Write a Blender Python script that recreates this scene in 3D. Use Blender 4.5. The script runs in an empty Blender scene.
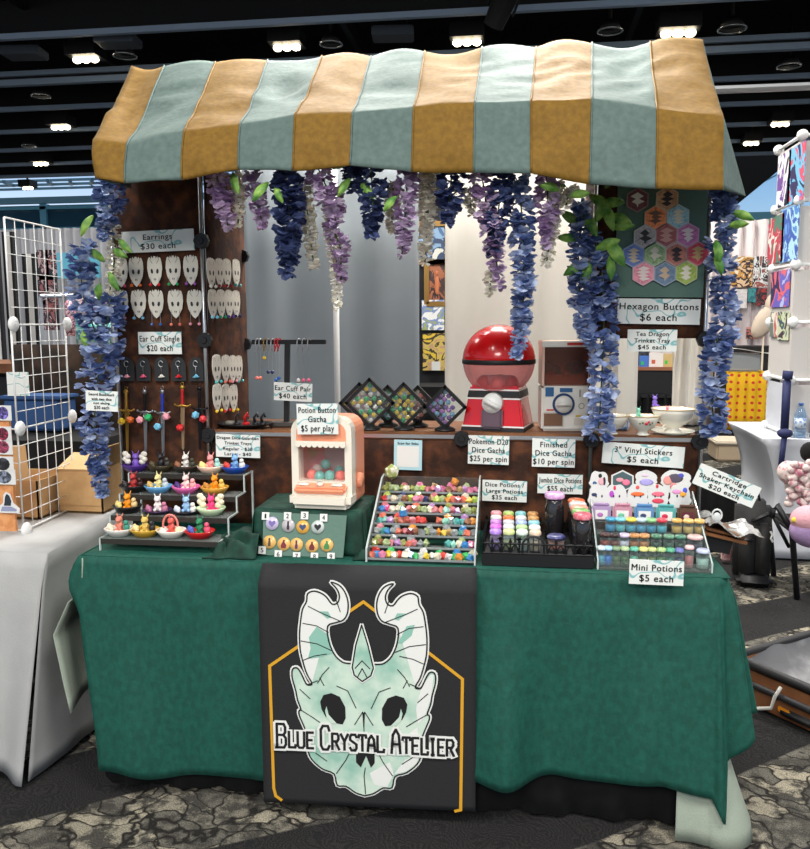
import bpy, bmesh, math, random
from mathutils import Vector, Matrix, Euler, noise
R = random.Random(7)
S = bpy.context.scene
COL = S.collection
PI = math.pi

# ------------------------------------------------------------------ camera
CX, CY, CZ, YAW, PITCH, ROLL, FPX = .36, -2.30, 1.45, .135, .123, -.005, 827
fw = Vector((-math.sin(YAW)*math.cos(PITCH), math.cos(YAW)*math.cos(PITCH), -math.sin(PITCH)))
rt = Vector((math.cos(YAW), math.sin(YAW), 0)); up = rt.cross(fw)
rt, up = math.cos(ROLL)*rt + math.sin(ROLL)*up, -math.sin(ROLL)*rt + math.cos(ROLL)*up
cd = bpy.data.cameras.new('camera'); cam = bpy.data.objects.new('camera', cd); COL.objects.link(cam)
cd.sensor_fit = 'HORIZONTAL'; cd.sensor_width = 36; cd.lens = FPX/810*36
cd.clip_end = 200; cd.clip_start = .05
cam.matrix_world = Matrix((( rt.x, up.x, -fw.x, CX), (rt.y, up.y, -fw.y, CY), (rt.z, up.z, -fw.z, CZ), (0, 0, 0, 1)))
S.camera = cam
# ------------------------------------------------------------------ world, unseen lamps, exposure
S.view_settings.view_transform = 'Standard'; S.view_settings.look = 'None'
S.view_settings.gamma = 1; S.view_settings.use_curve_mapping = False
S.view_settings.exposure = 0.0
W = bpy.data.worlds.new('hall_world'); S.world = W; W.use_nodes = True
wn = W.node_tree.nodes; wl = W.node_tree.links
bg = wn['Background']; bg.inputs[1].default_value = .85
tc = wn.new('ShaderNodeTexCoord'); sep = wn.new('ShaderNodeSeparateXYZ'); rmp = wn.new('ShaderNodeValToRGB')
wl.new(tc.outputs['Generated'], sep.inputs[0]); wl.new(sep.outputs['Z'], rmp.inputs[0]); wl.new(rmp.outputs[0], bg.inputs[0])
el = rmp.color_ramp.elements
el[0].position = 0.0; el[0].color = (.62, .62, .62, 1)
el[1].position = .115; el[1].color = (.85, 1.05, 1.3, 1)
for p_, c_ in ((.19, (.36, .66, 1.1, 1)), (.26, (.34, .44, .60, 1)), (.36, (.50, .50, .50, 1))):
    e_ = el.new(p_); e_.color = c_
def lamp(x, y, z, size, power, col=(1, .965, .91)):
    d = bpy.data.lights.new('unseen_lamp', 'AREA'); d.shape = 'DISK'; d.size = size; d.energy = power; d.color = col
    o = bpy.data.objects.new('unseen_lamp', d); COL.objects.link(o); o.location = (x, y, z)
for x, y, z, s_, p_ in ((-1.6, -3.0, 5.0, 1.6, 190), (2.2, -2.6, 5.0, 1.6, 190), (.3, -5.6, 4.0, 2.4, 330), (-.45, 1.05, 2.95, .5, 28), (.5, 1.05, 2.95, .5, 38), (-4.5, 2.4, 5.6, 1.4, 130), (4.6, 2.6, 5.6, 1.4, 190),  # low pair behind the awning: added unseen lamps that brighten the drapes
                        (0, 3.2, 5.6, 1.4, 330), (-5, 5, 6.3, 1.6, 150), (1, 8, 6.3, 1.6, 300), (8, 7.5, 6.3, 1.6, 340)):
    lamp(x, y, z, s_, p_)

def ray(px, py): return fw + rt*(px-405)/FPX - up*(py-424.5)/FPX
EYE = Vector((CX, CY, CZ))
def at(px, py, Y): d = ray(px, py); return EYE + d*((Y-CY)/d.y)
def atz(px, py, Z): d = ray(px, py); return EYE + d*((Z-CZ)/d.z)
def ppm(Y, px=405, py=424): return (at(px+1, py, Y)-at(px, py, Y)).length     # metres per pixel of the photo at that depth

# ------------------------------------------------------------------ materials
def lin(h):
    if isinstance(h, str):
        h = h.lstrip('#'); c = [int(h[i:i+2], 16)/255 for i in (0, 2, 4)]
    else: c = [v/255 for v in h]
    return tuple(((v+.055)/1.055)**2.4 if v > .04045 else v/12.92 for v in c) + (1,)
MATS = {}
def M(name, col, rough=.55, metal=0, mott=None, bump=None, sheen=0, emit=0, trans=0, alpha=1, coat=0, spec=.4):
    if name in MATS: return MATS[name]
    m = bpy.data.materials.new(name); m.use_nodes = True; MATS[name] = m
    n, l = m.node_tree.nodes, m.node_tree.links; b = n['Principled BSDF']
    b.inputs['Base Color'].default_value = lin(col); b.inputs['Roughness'].default_value = rough
    b.inputs['Metallic'].default_value = metal; b.inputs['Specular IOR Level'].default_value = spec
    b.inputs['Coat Weight'].default_value = coat; b.inputs['Transmission Weight'].default_value = trans
    if sheen: b.inputs['Sheen Weight'].default_value = sheen; b.inputs['Sheen Roughness'].default_value = .4; b.inputs['Sheen Tint'].default_value = lin(col)
    if emit: b.inputs['Emission Color'].default_value = lin(col); b.inputs['Emission Strength'].default_value = emit
    if alpha < 1: b.inputs['Alpha'].default_value = alpha
    if mott or bump: t = n.new('ShaderNodeTexCoord')
    if mott:                                # (scale, second colour, contrast low, high[, stretch])
        nz = n.new('ShaderNodeTexNoise'); nz.inputs['Scale'].default_value = mott[0]; nz.inputs['Detail'].default_value = 6
        src = t.outputs['Object']
        if len(mott) > 4:
            mp = n.new('ShaderNodeMapping'); mp.inputs['Scale'].default_value = mott[4]; l.new(src, mp.inputs[0]); src = mp.outputs[0]
        l.new(src, nz.inputs['Vector'])
        r = n.new('ShaderNodeValToRGB'); r.color_ramp.elements[0].position = mott[2]; r.color_ramp.elements[1].position = mott[3]
        r.color_ramp.elements[0].color = lin(col); r.color_ramp.elements[1].color = lin(mott[1])
        l.new(nz.outputs['Fac'], r.inputs[0]); l.new(r.outputs[0], b.inputs['Base Color'])
    if bump:
        nb = n.new('ShaderNodeTexNoise'); nb.inputs['Scale'].default_value = bump[0]; nb.inputs['Detail'].default_value = 4
        l.new(t.outputs['Object'], nb.inputs['Vector'])
        bp = n.new('ShaderNodeBump'); bp.inputs['Strength'].default_value = bump[1]; bp.inputs['Distance'].default_value = .01
        l.new(nb.outputs['Fac'], bp.inputs['Height']); l.new(bp.outputs[0], b.inputs['Normal'])
    return m
def clear(name, col=(255, 255, 255), fac=.10, rough=.05, edge=.5):
    """thin clear plastic or glass: mostly transmits, reflects more at grazing angles"""
    if name in MATS: return MATS[name]
    m = bpy.data.materials.new(name); m.use_nodes = True; MATS[name] = m
    n, l = m.node_tree.nodes, m.node_tree.links; n.remove(n['Principled BSDF'])
    tr = n.new('ShaderNodeBsdfTransparent'); tr.inputs[0].default_value = lin(col)
    gl = n.new('ShaderNodeBsdfPrincipled'); gl.inputs['Base Color'].default_value = lin(col); gl.inputs['Roughness'].default_value = rough
    lw = n.new('ShaderNodeLayerWeight'); lw.inputs[0].default_value = .35
    mr = n.new('ShaderNodeMapRange'); mr.inputs['To Min'].default_value = fac; mr.inputs['To Max'].default_value = edge
    mx = n.new('ShaderNodeMixShader')
    l.new(lw.outputs['Facing'], mr.inputs['Value']); l.new(mr.outputs[0], mx.inputs[0]); l.new(tr.outputs[0], mx.inputs[1]); l.new(gl.outputs[0], mx.inputs[2])
    l.new(mx.outputs[0], n['Material Output'].inputs[0])
    return m
def art(name, cols, scale=9, seed=0, dist=2.5):
    """printed picture: abstract painted patches"""
    if name in MATS: return MATS[name]
    m = bpy.data.materials.new(name); m.use_nodes = True; MATS[name] = m
    n, l = m.node_tree.nodes, m.node_tree.links; b = n['Principled BSDF']; b.inputs['Roughness'].default_value = .5
    t = n.new('ShaderNodeTexCoord'); mp = n.new('ShaderNodeMapping'); mp.inputs['Location'].default_value = (seed*3.1, seed*1.7, seed*.9)
    nz = n.new('ShaderNodeTexNoise'); nz.inputs['Scale'].default_value = scale; nz.inputs['Detail'].default_value = 3; nz.inputs['Distortion'].default_value = dist
    r = n.new('ShaderNodeValToRGB'); r.color_ramp.interpolation = 'CONSTANT'
    k = len(cols)
    r.color_ramp.elements[0].color = lin(cols[0]); r.color_ramp.elements[0].position = 0
    r.color_ramp.elements[1].color = lin(cols[1]); r.color_ramp.elements[1].position = .36
    for i, c in enumerate(cols[2:]):
        e = r.color_ramp.elements.new(.36 + .30*(i+1)/(k-1)); e.color = lin(c)
    l.new(t.outputs['Object'], mp.inputs[0]); l.new(mp.outputs[0], nz.inputs['Vector']); l.new(nz.outputs['Fac'], r.inputs[0]); l.new(r.outputs[0], b.inputs['Base Color'])
    return m

# ------------------------------------------------------------------ mesh builder
class MB:
    def __init__(s): s.bm = bmesh.new(); s.mi = 0; s.smooth = False
    def _fin(s, faces):
        for f in faces: f.material_index = s.mi; f.smooth = s.smooth
        return s
    def mat(s, i, smooth=None):
        s.mi = i
        if smooth is not None: s.smooth = smooth
        return s
    def box(s, c, d, rot=None, bev=0):
        bm = bmesh.new(); bmesh.ops.create_cube(bm, size=1, matrix=Matrix.Diagonal((*d, 1)))
        if bev: bmesh.ops.bevel(bm, geom=list(bm.edges), offset=bev, segments=2, affect='EDGES')
        mt = Matrix.Translation(c) @ (Euler(rot).to_matrix().to_4x4() if rot else Matrix())
        return s.merge(bm, mt)
    def merge(s, bm, mt=Matrix()):
        vs = [s.bm.verts.new(mt @ v.co) for v in bm.verts]
        bm.verts.index_update()
        fs = []
        for f in bm.faces:
            try: fs.append(s.bm.faces.new([vs[v.index] for v in f.verts]))
            except ValueError: pass
        bm.free(); return s._fin(fs)
    def ball(s, c, r, u=12, v=8, rot=None):
        if not hasattr(r, '__len__'): r = (r, r, r)
        bm = bmesh.new(); bmesh.ops.create_uvsphere(bm, u_segments=u, v_segments=v, radius=1)
        mt = Matrix.Translation(c) @ (Euler(rot).to_matrix().to_4x4() if rot else Matrix()) @ Matrix.Diagonal((*r, 1))
        return s.merge(bm, mt)
    def ico(s, c, r, sub=1, rot=(0, 0, 0)):
        bm = bmesh.new(); bmesh.ops.create_icosphere(bm, subdivisions=sub, radius=r)
        return s.merge(bm, Matrix.Translation(c) @ Euler(rot).to_matrix().to_4x4())
    def cone(s, c, r0, r1, h, n=16, rot=None):
        """frustum standing on c (base centre), axis +z before rot"""
        bm = bmesh.new(); bmesh.ops.create_cone(bm, cap_ends=True, segments=n, radius1=r0, radius2=max(r1, 1e-5), depth=h, matrix=Matrix.Translation((0, 0, h/2)))
        return s.merge(bm, Matrix.Translation(c) @ (Euler(rot).to_matrix().to_4x4() if rot else Matrix()))
    def tube(s, pts, r, n=6, closed=False):
        pts = [Vector(p) for p in pts]; k = len(pts); rr = r if hasattr(r, '__len__') else [r]*k
        rings = []; ref = None
        for i, p in enumerate(pts):
            a = pts[(i-1) % k] if (closed or i) else p; b = pts[(i+1) % k] if (closed or i < k-1) else p
            t = (b-a).normalized()
            if ref is None or abs(ref.dot(t)) > .98: ref = Vector((0, 0, 1)) if abs(t.z) < .9 else Vector((1, 0, 0))
            x = (ref - t*ref.dot(t)).normalized(); y = t.cross(x); ref = x
            rings.append([s.bm.verts.new(p + (x*math.cos(q*2*PI/n) + y*math.sin(q*2*PI/n))*rr[i]) for q in range(n)])
        fs = []
        for i in range(k if closed else k-1):
            A, B = rings[i], rings[(i+1) % k]
            for q in range(n): fs.append(s.bm.faces.new((A[q], A[(q+1) % n], B[(q+1) % n], B[q])))
        if not closed: fs.append(s.bm.faces.new(rings[0][::-1])); fs.append(s.bm.faces.new(rings[-1]))
        return s._fin(fs)
    def lathe(s, prof, c=(0, 0, 0), n=20, sx=1, sy=1):
        c = Vector(c); rings = []
        for r, z in prof: rings.append([s.bm.verts.new(c + Vector((math.cos(q*2*PI/n)*r*sx, math.sin(q*2*PI/n)*r*sy, z))) for q in range(n)])
        fs = []
        for A, B in zip(rings, rings[1:]):
            for q in range(n): fs.append(s.bm.faces.new((A[q], A[(q+1) % n], B[(q+1) % n], B[q])))
        if prof[0][0] > 1e-4: fs.append(s.bm.faces.new(rings[0][::-1]))
        if prof[-1][0] > 1e-4: fs.append(s.bm.faces.new(rings[-1]))
        return s._fin(fs)
    def poly(s, pts):
        """flat polygon"""
        try: return s._fin([s.bm.faces.new([s.bm.verts.new(Vector(p)) for p in pts])])
        except ValueError: return s
    def prism(s, pts, d):
        """polygon pts (3D) extruded by the vector d"""
        d = Vector(d); A = [s.bm.verts.new(Vector(p)) for p in pts]; B = [s.bm.verts.new(Vector(p)+d) for p in pts]; n = len(A)
        fs = [s.bm.faces.new(A), s.bm.faces.new(B[::-1])]
        for i in range(n): fs.append(s.bm.faces.new((A[(i+1) % n], A[i], B[i], B[(i+1) % n])))
        return s._fin(fs)
    def sheet(s, fn, nu, nv, mi=None):
        g = [[s.bm.verts.new(Vector(fn(i/nu, j/nv))) for j in range(nv+1)] for i in range(nu+1)]
        for i in range(nu):
            for j in range(nv):
                f = s.bm.faces.new((g[i][j], g[i+1][j], g[i+1][j+1], g[i][j+1])); f.smooth = s.smooth
                f.material_index = mi(i, j) if mi else s.mi
        return s
    def ribbon(s, pts, w, nrm=(0, -1, 0), closed=False):
        """flat printed line of width w along pts, in the plane with normal nrm"""
        nrm = Vector(nrm); pts = [Vector(p) for p in pts]
        seq = list(zip(pts, pts[1:])) + ([(pts[-1], pts[0])] if closed else [])
        for i, (a, b) in enumerate(seq):
            a = a+nrm*2e-5*(i % 3); b = b+nrm*2e-5*(i % 3); t = b-a
            if t.length < 1e-6: continue
            q = t.normalized().cross(nrm)*w/2; e = t.normalized()*w*.3
            s.poly((a-q-e, b-q+e, b+q+e, a+q-e))
        return s
    def build(s, name, mats, parent=None, loc=None, rot=None, solid=0, recalc=True):
        if recalc: bmesh.ops.recalc_face_normals(s.bm, faces=s.bm.faces)
        me = bpy.data.meshes.new(name); s.bm.to_mesh(me); s.bm.free()
        for m in (mats if isinstance(mats, (list, tuple)) else [mats]): me.materials.append(m)
        o = bpy.data.objects.new(name, me); COL.objects.link(o)
        if parent: o.parent = parent
        if loc is not None: o.location = loc
        if rot is not None: o.rotation_euler = rot
        if solid:
            md = o.modifiers.new('thickness', 'SOLIDIFY'); md.thickness = solid; md.offset = 0
        return o
def tag(o, label, cat, group=None, kind=None):
    o['label'] = label; o['category'] = cat
    if group: o['group'] = group
    if kind: o['kind'] = kind
    return o
def thing(name, label, cat, loc=(0, 0, 0), rot=(0, 0, 0), group=None):
    o = bpy.data.objects.new(name, None); COL.objects.link(o); o.location = loc; o.rotation_euler = rot; o.empty_display_size = .05
    return tag(o, label, cat, group)
def struct(o): o['kind'] = 'structure'; return o
def copy_tree(o, parent=None):
    c = o.copy(); COL.objects.link(c)
    if parent: c.parent = parent
    for ch in list(o.children): copy_tree(ch, c)
    return c
def recolour(o, m, slot=0):
    o.material_slots[slot].link = 'OBJECT'; o.material_slots[slot].material = m
ORD = ['first', 'second', 'third', 'fourth', 'fifth', 'sixth', 'seventh', 'eighth', 'ninth', 'tenth', 'eleventh', 'twelfth']

_tm = {}
def text_geo(t):
    """vertices and faces of a line of lettering, one unit high"""
    if t in _tm: return _tm[t]
    cu = bpy.data.curves.new('t', 'FONT'); cu.body = t; cu.size = 1; cu.space_character = 1.12
    o = bpy.data.objects.new('t', cu); COL.objects.link(o)
    me = bpy.data.meshes.new_from_object(o.evaluated_get(bpy.context.evaluated_depsgraph_get()))
    v = [tuple(p.co[:2]) for p in me.vertices]; f = [tuple(p.vertices) for p in me.polygons]
    bpy.data.objects.remove(o); bpy.data.curves.remove(cu); bpy.data.meshes.remove(me)
    xs = [p[0] for p in v]; _tm[t] = (v, f, min(xs), max(xs)); return _tm[t]
def write(mb, t, cx, cz, w, h, y=-.0025, bold=0):
    """lettering centred on cx, baseline cz, fitted to width w and capital height h, facing -y"""
    v, f, x0, x1 = text_geo(t)
    sx = w/(x1-x0); sz = h/.70
    for dx, dz in ((0, 0), (bold, 0), (0, bold), (-bold, 0)) if bold else ((0, 0),):
        vs = [mb.bm.verts.new((cx + (a-(x0+x1)/2)*sx + dx, y - .00005*(dx != 0), cz + b*sz + dz)) for a, b in v]
        fs = []
        for q in f:
            try: fs.append(mb.bm.faces.new([vs[i] for i in q]))
            except ValueError: pass
        mb._fin(fs)

INK = M('black_ink', (28, 26, 28), .8)
BLACK = M('black_plastic', (22, 22, 24), .5)
WHITE = M('white_paint', (226, 226, 222), .5)
STEEL = M('steel_tube', (190, 192, 195), .3, .9)
BROWN = M('brown_velvet', (50, 28, 18), .9, mott=(20, (92, 52, 28), .44, .68), bump=(60, .3), sheen=.25)
def card_mat():
    m = M('marbled_card', (226, 229, 224), .6)
    n, l = m.node_tree.nodes, m.node_tree.links; b = n['Principled BSDF']
    t = n.new('ShaderNodeTexCoord'); nz = n.new('ShaderNodeTexNoise'); nz.inputs['Scale'].default_value = 14; nz.inputs['Detail'].default_value = 1
    l.new(t.outputs['Object'], nz.inputs['Vector'])
    s1 = n.new('ShaderNodeMath'); s1.operation = 'SUBTRACT'; s1.inputs[1].default_value = .5
    s2 = n.new('ShaderNodeMath'); s2.operation = 'ABSOLUTE'
    r = n.new('ShaderNodeValToRGB'); r.color_ramp.elements[0].position = .008; r.color_ramp.elements[0].color = lin((128, 182, 184)); r.color_ramp.elements[1].position = .016; r.color_ramp.elements[1].color = lin((226, 229, 224))
    l.new(nz.outputs['Fac'], s1.inputs[0]); l.new(s1.outputs[0], s2.inputs[0]); l.new(s2.outputs[0], r.inputs[0]); l.new(r.outputs[0], b.inputs['Base Color'])
    return m
CARD = card_mat()

# ================================================================== THE HALL
def carpet():
    m = bpy.data.materials.new('patterned_carpet'); m.use_nodes = True
    n, l = m.node_tree.nodes, m.node_tree.links; b = n['Principled BSDF']; b.inputs['Roughness'].default_value = .95; b.inputs['Specular IOR Level'].default_value = .1
    t = n.new('ShaderNodeTexCoord')
    def node(k, **kw):
        x = n.new(k)
        for a, v in kw.items(): x.inputs[a].default_value = v
        return x
    def ramp(src, p0, c0, p1, c1):
        r = n.new('ShaderNodeValToRGB'); r.color_ramp.elements[0].position = p0; r.color_ramp.elements[1].position = p1
        r.color_ramp.elements[0].color = lin(c0); r.color_ramp.elements[1].color = lin(c1); l.new(src, r.inputs[0]); return r.outputs[0]
    def mix(f, a, c, mode='MIX'):
        x = n.new('ShaderNodeMix'); x.data_type = 'RGBA'; x.blend_type = mode
        if isinstance(f, float): x.inputs[0].default_value = f
        else: l.new(f, x.inputs[0])
        for s_, v in ((6, a), (7, c)):
            if isinstance(v, tuple): x.inputs[s_].default_value = lin(v)
            else: l.new(v, x.inputs[s_])
        return x.outputs[2]
    # pebbled beige and grey patches with dark cracks
    warp = node('ShaderNodeTexNoise', Scale=5.0, Detail=3.0); l.new(t.outputs['Object'], warp.inputs['Vector'])
    add = n.new('ShaderNodeMixRGB'); add.blend_type = 'ADD'; add.inputs[0].default_value = .38; l.new(t.outputs['Object'], add.inputs[1]); l.new(warp.outputs['Color'], add.inputs[2])
    mp = n.new('ShaderNodeMapping'); mp.inputs['Scale'].default_value = (1.0, 1.9, 1); mp.inputs['Rotation'].default_value = (0, 0, -.5); l.new(add.outputs[0], mp.inputs[0])
    vo = node('ShaderNodeTexVoronoi', Scale=6.6); vo.feature = 'DISTANCE_TO_EDGE'; l.new(mp.outputs[0], vo.inputs['Vector'])
    vc = node('ShaderNodeTexVoronoi', Scale=6.6); l.new(mp.outputs[0], vc.inputs['Vector'])
    sep_ = n.new('ShaderNodeSeparateColor'); l.new(vc.outputs['Color'], sep_.inputs[0])
    cell = ramp(sep_.outputs[0], .35, (122, 119, 110), .7, (182, 174, 154))
    crack = ramp(vo.outputs['Distance'], .02, (0, 0, 0), .075, (255, 255, 255))
    blot = node('ShaderNodeTexNoise', Scale=13.0, Detail=5.0, Roughness=.7); l.new(t.outputs['Object'], blot.inputs['Vector'])
    cell = mix(ramp(blot.outputs['Fac'], .44, (0, 0, 0), .56, (255, 255, 255)), (84, 82, 77), cell)
    stone = mix(crack, (50, 48, 46), cell)
    # charcoal bands with fine stripes
    wv = node('ShaderNodeTexWave', Scale=16.0, Distortion=3.0); l.new(mp.outputs[0], wv.inputs['Vector'])
    dark = mix(ramp(wv.outputs['Fac'], .3, (0, 0, 0), .8, (255, 255, 255)), (46, 46, 47), (57, 56, 56))
    big = node('ShaderNodeTexWave', Scale=.44, Distortion=2.2, Detail=2.0)
    big.inputs['Detail Scale'].default_value = .9
    mpb = n.new('ShaderNodeMapping'); mpb.inputs['Rotation'].default_value = (0, 0, .95); mpb.inputs['Location'].default_value = (.55, 0, 0); l.new(t.outputs['Object'], mpb.inputs[0]); l.new(mpb.outputs[0], big.inputs['Vector'])
    mask = ramp(big.outputs['Fac'], .50, (0, 0, 0), .53, (255, 255, 255))
    c = mix(mask, dark, stone)
    pile = node('ShaderNodeTexNoise', Scale=260.0, Detail=2.0); l.new(t.outputs['Object'], pile.inputs['Vector'])
    c = mix(.75, c, ramp(pile.outputs['Fac'], .35, (110, 110, 110), .65, (255, 255, 255)), 'MULTIPLY')
    l.new(c, b.inputs['Base Color'])
    bp = n.new('ShaderNodeBump'); bp.inputs['Strength'].default_value = .5; bp.inputs['Distance'].default_value = .004; l.new(pile.outputs['Fac'], bp.inputs['Height']); l.new(bp.outputs[0], b.inputs['Normal'])
    return m
f = MB(); f.box((0, 14, -.05), (60, 44, .1)); struct(f.build('floor', carpet()))
CEIL = M('black_ceiling', (14, 15, 18), .9)
f = MB(); f.box((0, 12.8, 7.6), (60, 27.4, .1)); struct(f.build('ceiling', CEIL))
BEAM = M('beam_grey', (176, 200, 230), .6); DARKST = M('dark_steel', (22, 24, 28), .6)
k = 0
for Y in (12.3, 14.85, 17.0, 19.2, 21.4, 23.5, 25.5):
    k += 1; f = MB()
    if k == 2:
        f.box((0, Y, 6.74), (56, .12, .10)); f.box((0, Y, 6.56), (56, .14, .12)); f.mat(1).box((0, Y+.05, 6.65), (56, .08, .10))
    else: f.box((0, Y, 6.6), (56, .10, .10)); f.mat(1).box((0, Y+.12, 6.95), (56, .1, .6))
    struct(f.build('trim_%d' % k, [BEAM, DARKST]))
for X in (-20, -14, -8.5, -3, 2.5, 8, 13.5, 19):
    k += 1; f = MB(); f.box((X, 15.5, 7.2), (.12, 21, .25)); struct(f.build('trim_%d' % k, DARKST))
# roof bracing above the far windows on the left
f = MB()
for i in range(26): f.box((-33+i*.95, 32.0, 7.55-.004*i), (.13, 5.4, .13), (.12, 0, .5))
for i in range(5): f.box((-20, 30.0+i*1.0, 7.6), (30, .12, .1))
f.box((-20, 33.2, 6.95), (34, .2, .28))
k += 1; struct(f.build('trim_%d' % k, M('roof_brace_blue', (120, 165, 188), .4)))
# far wall with windows
WALLC = M('hall_wall', (186, 190, 190), .8)
f = MB(); f.box((-2, 34, 2.7), (64, .3, 5.4)); struct(f.build('wall_back', WALLC))
f = MB(); f.box((-34, 12, 2.7), (.3, 44, 5.4)); struct(f.build('wall_left', WALLC))
GL = clear('window_glass', (222, 236, 244), .04, .05, .2)
FR = M('window_frame_blue', (120, 190, 215), .4)
for i, (x0, x1) in enumerate(((-32, -14), (6.2, 24))):
    f = MB(); f.box(((x0+x1)/2, 34, 5.62), (x1-x0, .35, .44)); f.box(((x0+x1)/2, 34, 6.72 if i == 0 else 8.6), (x1-x0, .35, .14))
    n_ = 5 if i == 0 else 1
    for q in range(n_+1): f.box((x0+(x1-x0)*q/n_, 34, 6.2), (.3, .35, 1.4))
    if i == 1: f.box((10.2, 33.9, 7.05), (.06, .1, 3.0), (0, 1.1, 0))
    o = struct(f.build('window_%d' % (i+1), FR))
    if i == 0:
        f = MB(); f.box(((x0+x1)/2, 34, 6.2), (x1-x0, .04, 1.3)); f.build('pane', M('teal_pane', (52, 92, 112), .08), o)
    else:
        f = MB(); f.box(((x0+x1)/2, 34, 6.9), (x1-x0, .04, 2.6)); f.build('pane', GL, o)

f = MB(); f.prism([at(*q, 29.0) for q in ((690, 138), (840, 138), (806, 148), (728, 212), (690, 214))], (0, .3, 0)); k += 1; struct(f.build('trim_%d' % k, DARKST))
# ceiling fittings
LAMPG = M('lamp_glow', (255, 238, 205), emit=14)
LH = M('lamp_housing', (30, 31, 34), .5)
def ceiling_light(px, py, w, i, where):
    p = atz(px, py, 6.4); r = ppm(p.y)*w/2
    t = thing('ceiling_light', 'lit three bulb ceiling fixture ' + where, 'light', p, (0, 0, 0), 'lit ceiling fixtures')
    f = MB(); f.box((0, 0, .22), (r*2.6, .5, .25)); f.tube([(0, 0, .3), (0, 0, 1.1)], .04); f.build('housing', LH, t)
    for s in (-1, 0, 1):
        f = MB(); f.smooth = True; f.ball((s*r*.75, 0, .06), (r*.36, r*.36, r*.26)); f.build('bulb', LAMPG, t)
for i, a in enumerate(((86, 63, 24, 'over the left end of the striped awning'), (287, 51, 24, 'just above the third striped awning panel from the left'), (467, 46, 24, 'above the middle of the striped awning'),
                       (678, 37, 28, 'above the right end of the striped awning'), (61, 130, 18, 'second nearest on the left of the awning'), (41, 166, 14, 'third on the left of the awning, lower down'),
                       (28, 190, 10, 'lowest and farthest on the left'), (780, 127, 14, 'right of the awning, higher of the two there'), (751, 146, 12, 'right of the awning, lower of the two there'))):
    ceiling_light(a[0], a[1], a[2], i, a[3])
CHR = M('chrome_rim', (200, 205, 210), .2, .9)
for px, py, w, where in ((125, 56, 22, 'above the left end of the awning'), (331, 44, 21, 'above the fourth awning panel'), (610, 31, 22, 'above the ninth awning panel'), (732, 29, 24, 'near the top right corner'),
                         (41, 96, 18, 'on the far left between beams'), (29, 146, 14, 'low on the far left'), (789, 66, 20, 'near the right edge')):
    p = atz(px, py, 6.5); r = ppm(p.y)*w/2
    t = thing('pendant_lamp', 'unlit dark dome pendant with a bright rim hanging ' + where, 'pendant lamp', p, (0, 0, 0), 'unlit dome pendants')
    f = MB(); f.smooth = True; f.lathe([(r*.2, r*.9), (r*.6, r*.75), (r, .0)], n=20); f.tube([(0, 0, r*.9), (0, 0, 1)], .03); f.build('shade', LH, t)
    f = MB(); f.smooth = True; f.tube([(math.cos(q/20*2*PI)*r, math.sin(q/20*2*PI)*r, 0) for q in range(20)], r*.08, 5, True); f.build('rim', CHR, t)
for px, py, where in ((24, 53, 'on the left'), (118, 41, 'near the lit fixture on the left'), (393, 34, 'above the middle of the awning')):
    p = atz(px, py, 6.6)
    t = thing('projector', 'grey boxy projector hung from the dark ceiling ' + where, 'projector', p, (0, 0, .1))
    f = MB(); f.box((0, 0, 0), (.75, .5, .16), bev=.02); f.build('body', M('projector_grey', (92, 102, 116), .5), t)
    f = MB(); f.box((.05, 0, .18), (.4, .3, .16)); f.tube([(0, 0, .1), (0, 0, .9)], .03); f.build('bracket', LH, t)
t = thing('spotlight', 'dark angled stage spotlight hanging at the top of the picture', 'spotlight', atz(500, 10, 6.3), (.5, .5, 0))
f = MB(); f.cone((0, 0, -.25), .16, .2, .5, 14); f.build('housing', LH, t)
f = MB(); f.tube([(-.22, 0, 0), (-.22, 0, .35), (.22, 0, .35), (.22, 0, 0)], .025); f.build('yoke', DARKST, t)

# drapes behind the booth -------------------------------------------------
def curtain(name, label, x0, x1, Y, z0, z1, m, folds, amp, cat='curtain'):
    f = MB(); f.smooth = True; L = x1-x0; ph = R.random()*6
    f.sheet(lambda u, v: (u*L, math.sin(u*folds*2*PI+ph)*amp + math.sin(u*folds*3.3*PI)*amp*.4 + .004*math.sin(v*9), (z1-z0)*v), max(16, int(folds*10)), 8)
    o = f.build(name, m, loc=(x0, Y, z0), solid=.004); return tag(o, label, cat)
GREYC = M('grey_drape', (168, 176, 181), .85, mott=(3, (176, 184, 189), .4, .6), bump=(300, .15))
WHITEC = M('white_drape', (243, 240, 233), .85, bump=(300, .15))
p0, p1 = at(244, 300, 1.3), at(419, 300, 1.3)
curtain('curtain', 'plain grey drape hanging behind the booth', p0.x, p1.x, 1.3, .02, 2.35, GREYC, 3, .012)
p0, p1 = at(445, 300, 1.3), at(640, 300, 1.3)
curtain('curtain', 'white drape hanging behind the red globe machine', p0.x, p1.x, 1.3, .02, 2.35, WHITEC, 4, .014)
p = at(336, 300, 1.18); f = MB(); f.smooth = True; f.tube([(0, 0, 0), (0, 0, 2.4)], .013, 10); f.cone((0, 0, 0), .06, .05, .02, 16)
tag(f.build('drape_pole', WHITE, loc=(p.x, 1.18, 0)), 'slim white pole standing in front of the grey drape', 'pole')
f = MB(); f.tube([(0, 0, 0), (2.6, 0, 0)], .016, 8)
tag(f.build('drape_rail', STEEL, loc=(-1.1, 1.3, 2.37)), 'rail carrying the grey and white drapes behind the awning', 'rail')

# ================================================================== THE BOOTH
T = .75                                            # top of the green tablecloth
def lerp(a, b, t): return a + (b-a)*t
def interp(xs, ys, x):
    if x <= xs[0]: return ys[0]
    for a, b, c, d in zip(xs, xs[1:], ys, ys[1:]):
        if x <= b: return lerp(c, d, (x-a)/(b-a))
    return ys[-1]
def sstep(a, b, x):
    t = max(0, min(1, (x-a)/(b-a))); return t*t*(3-2*t)
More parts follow.
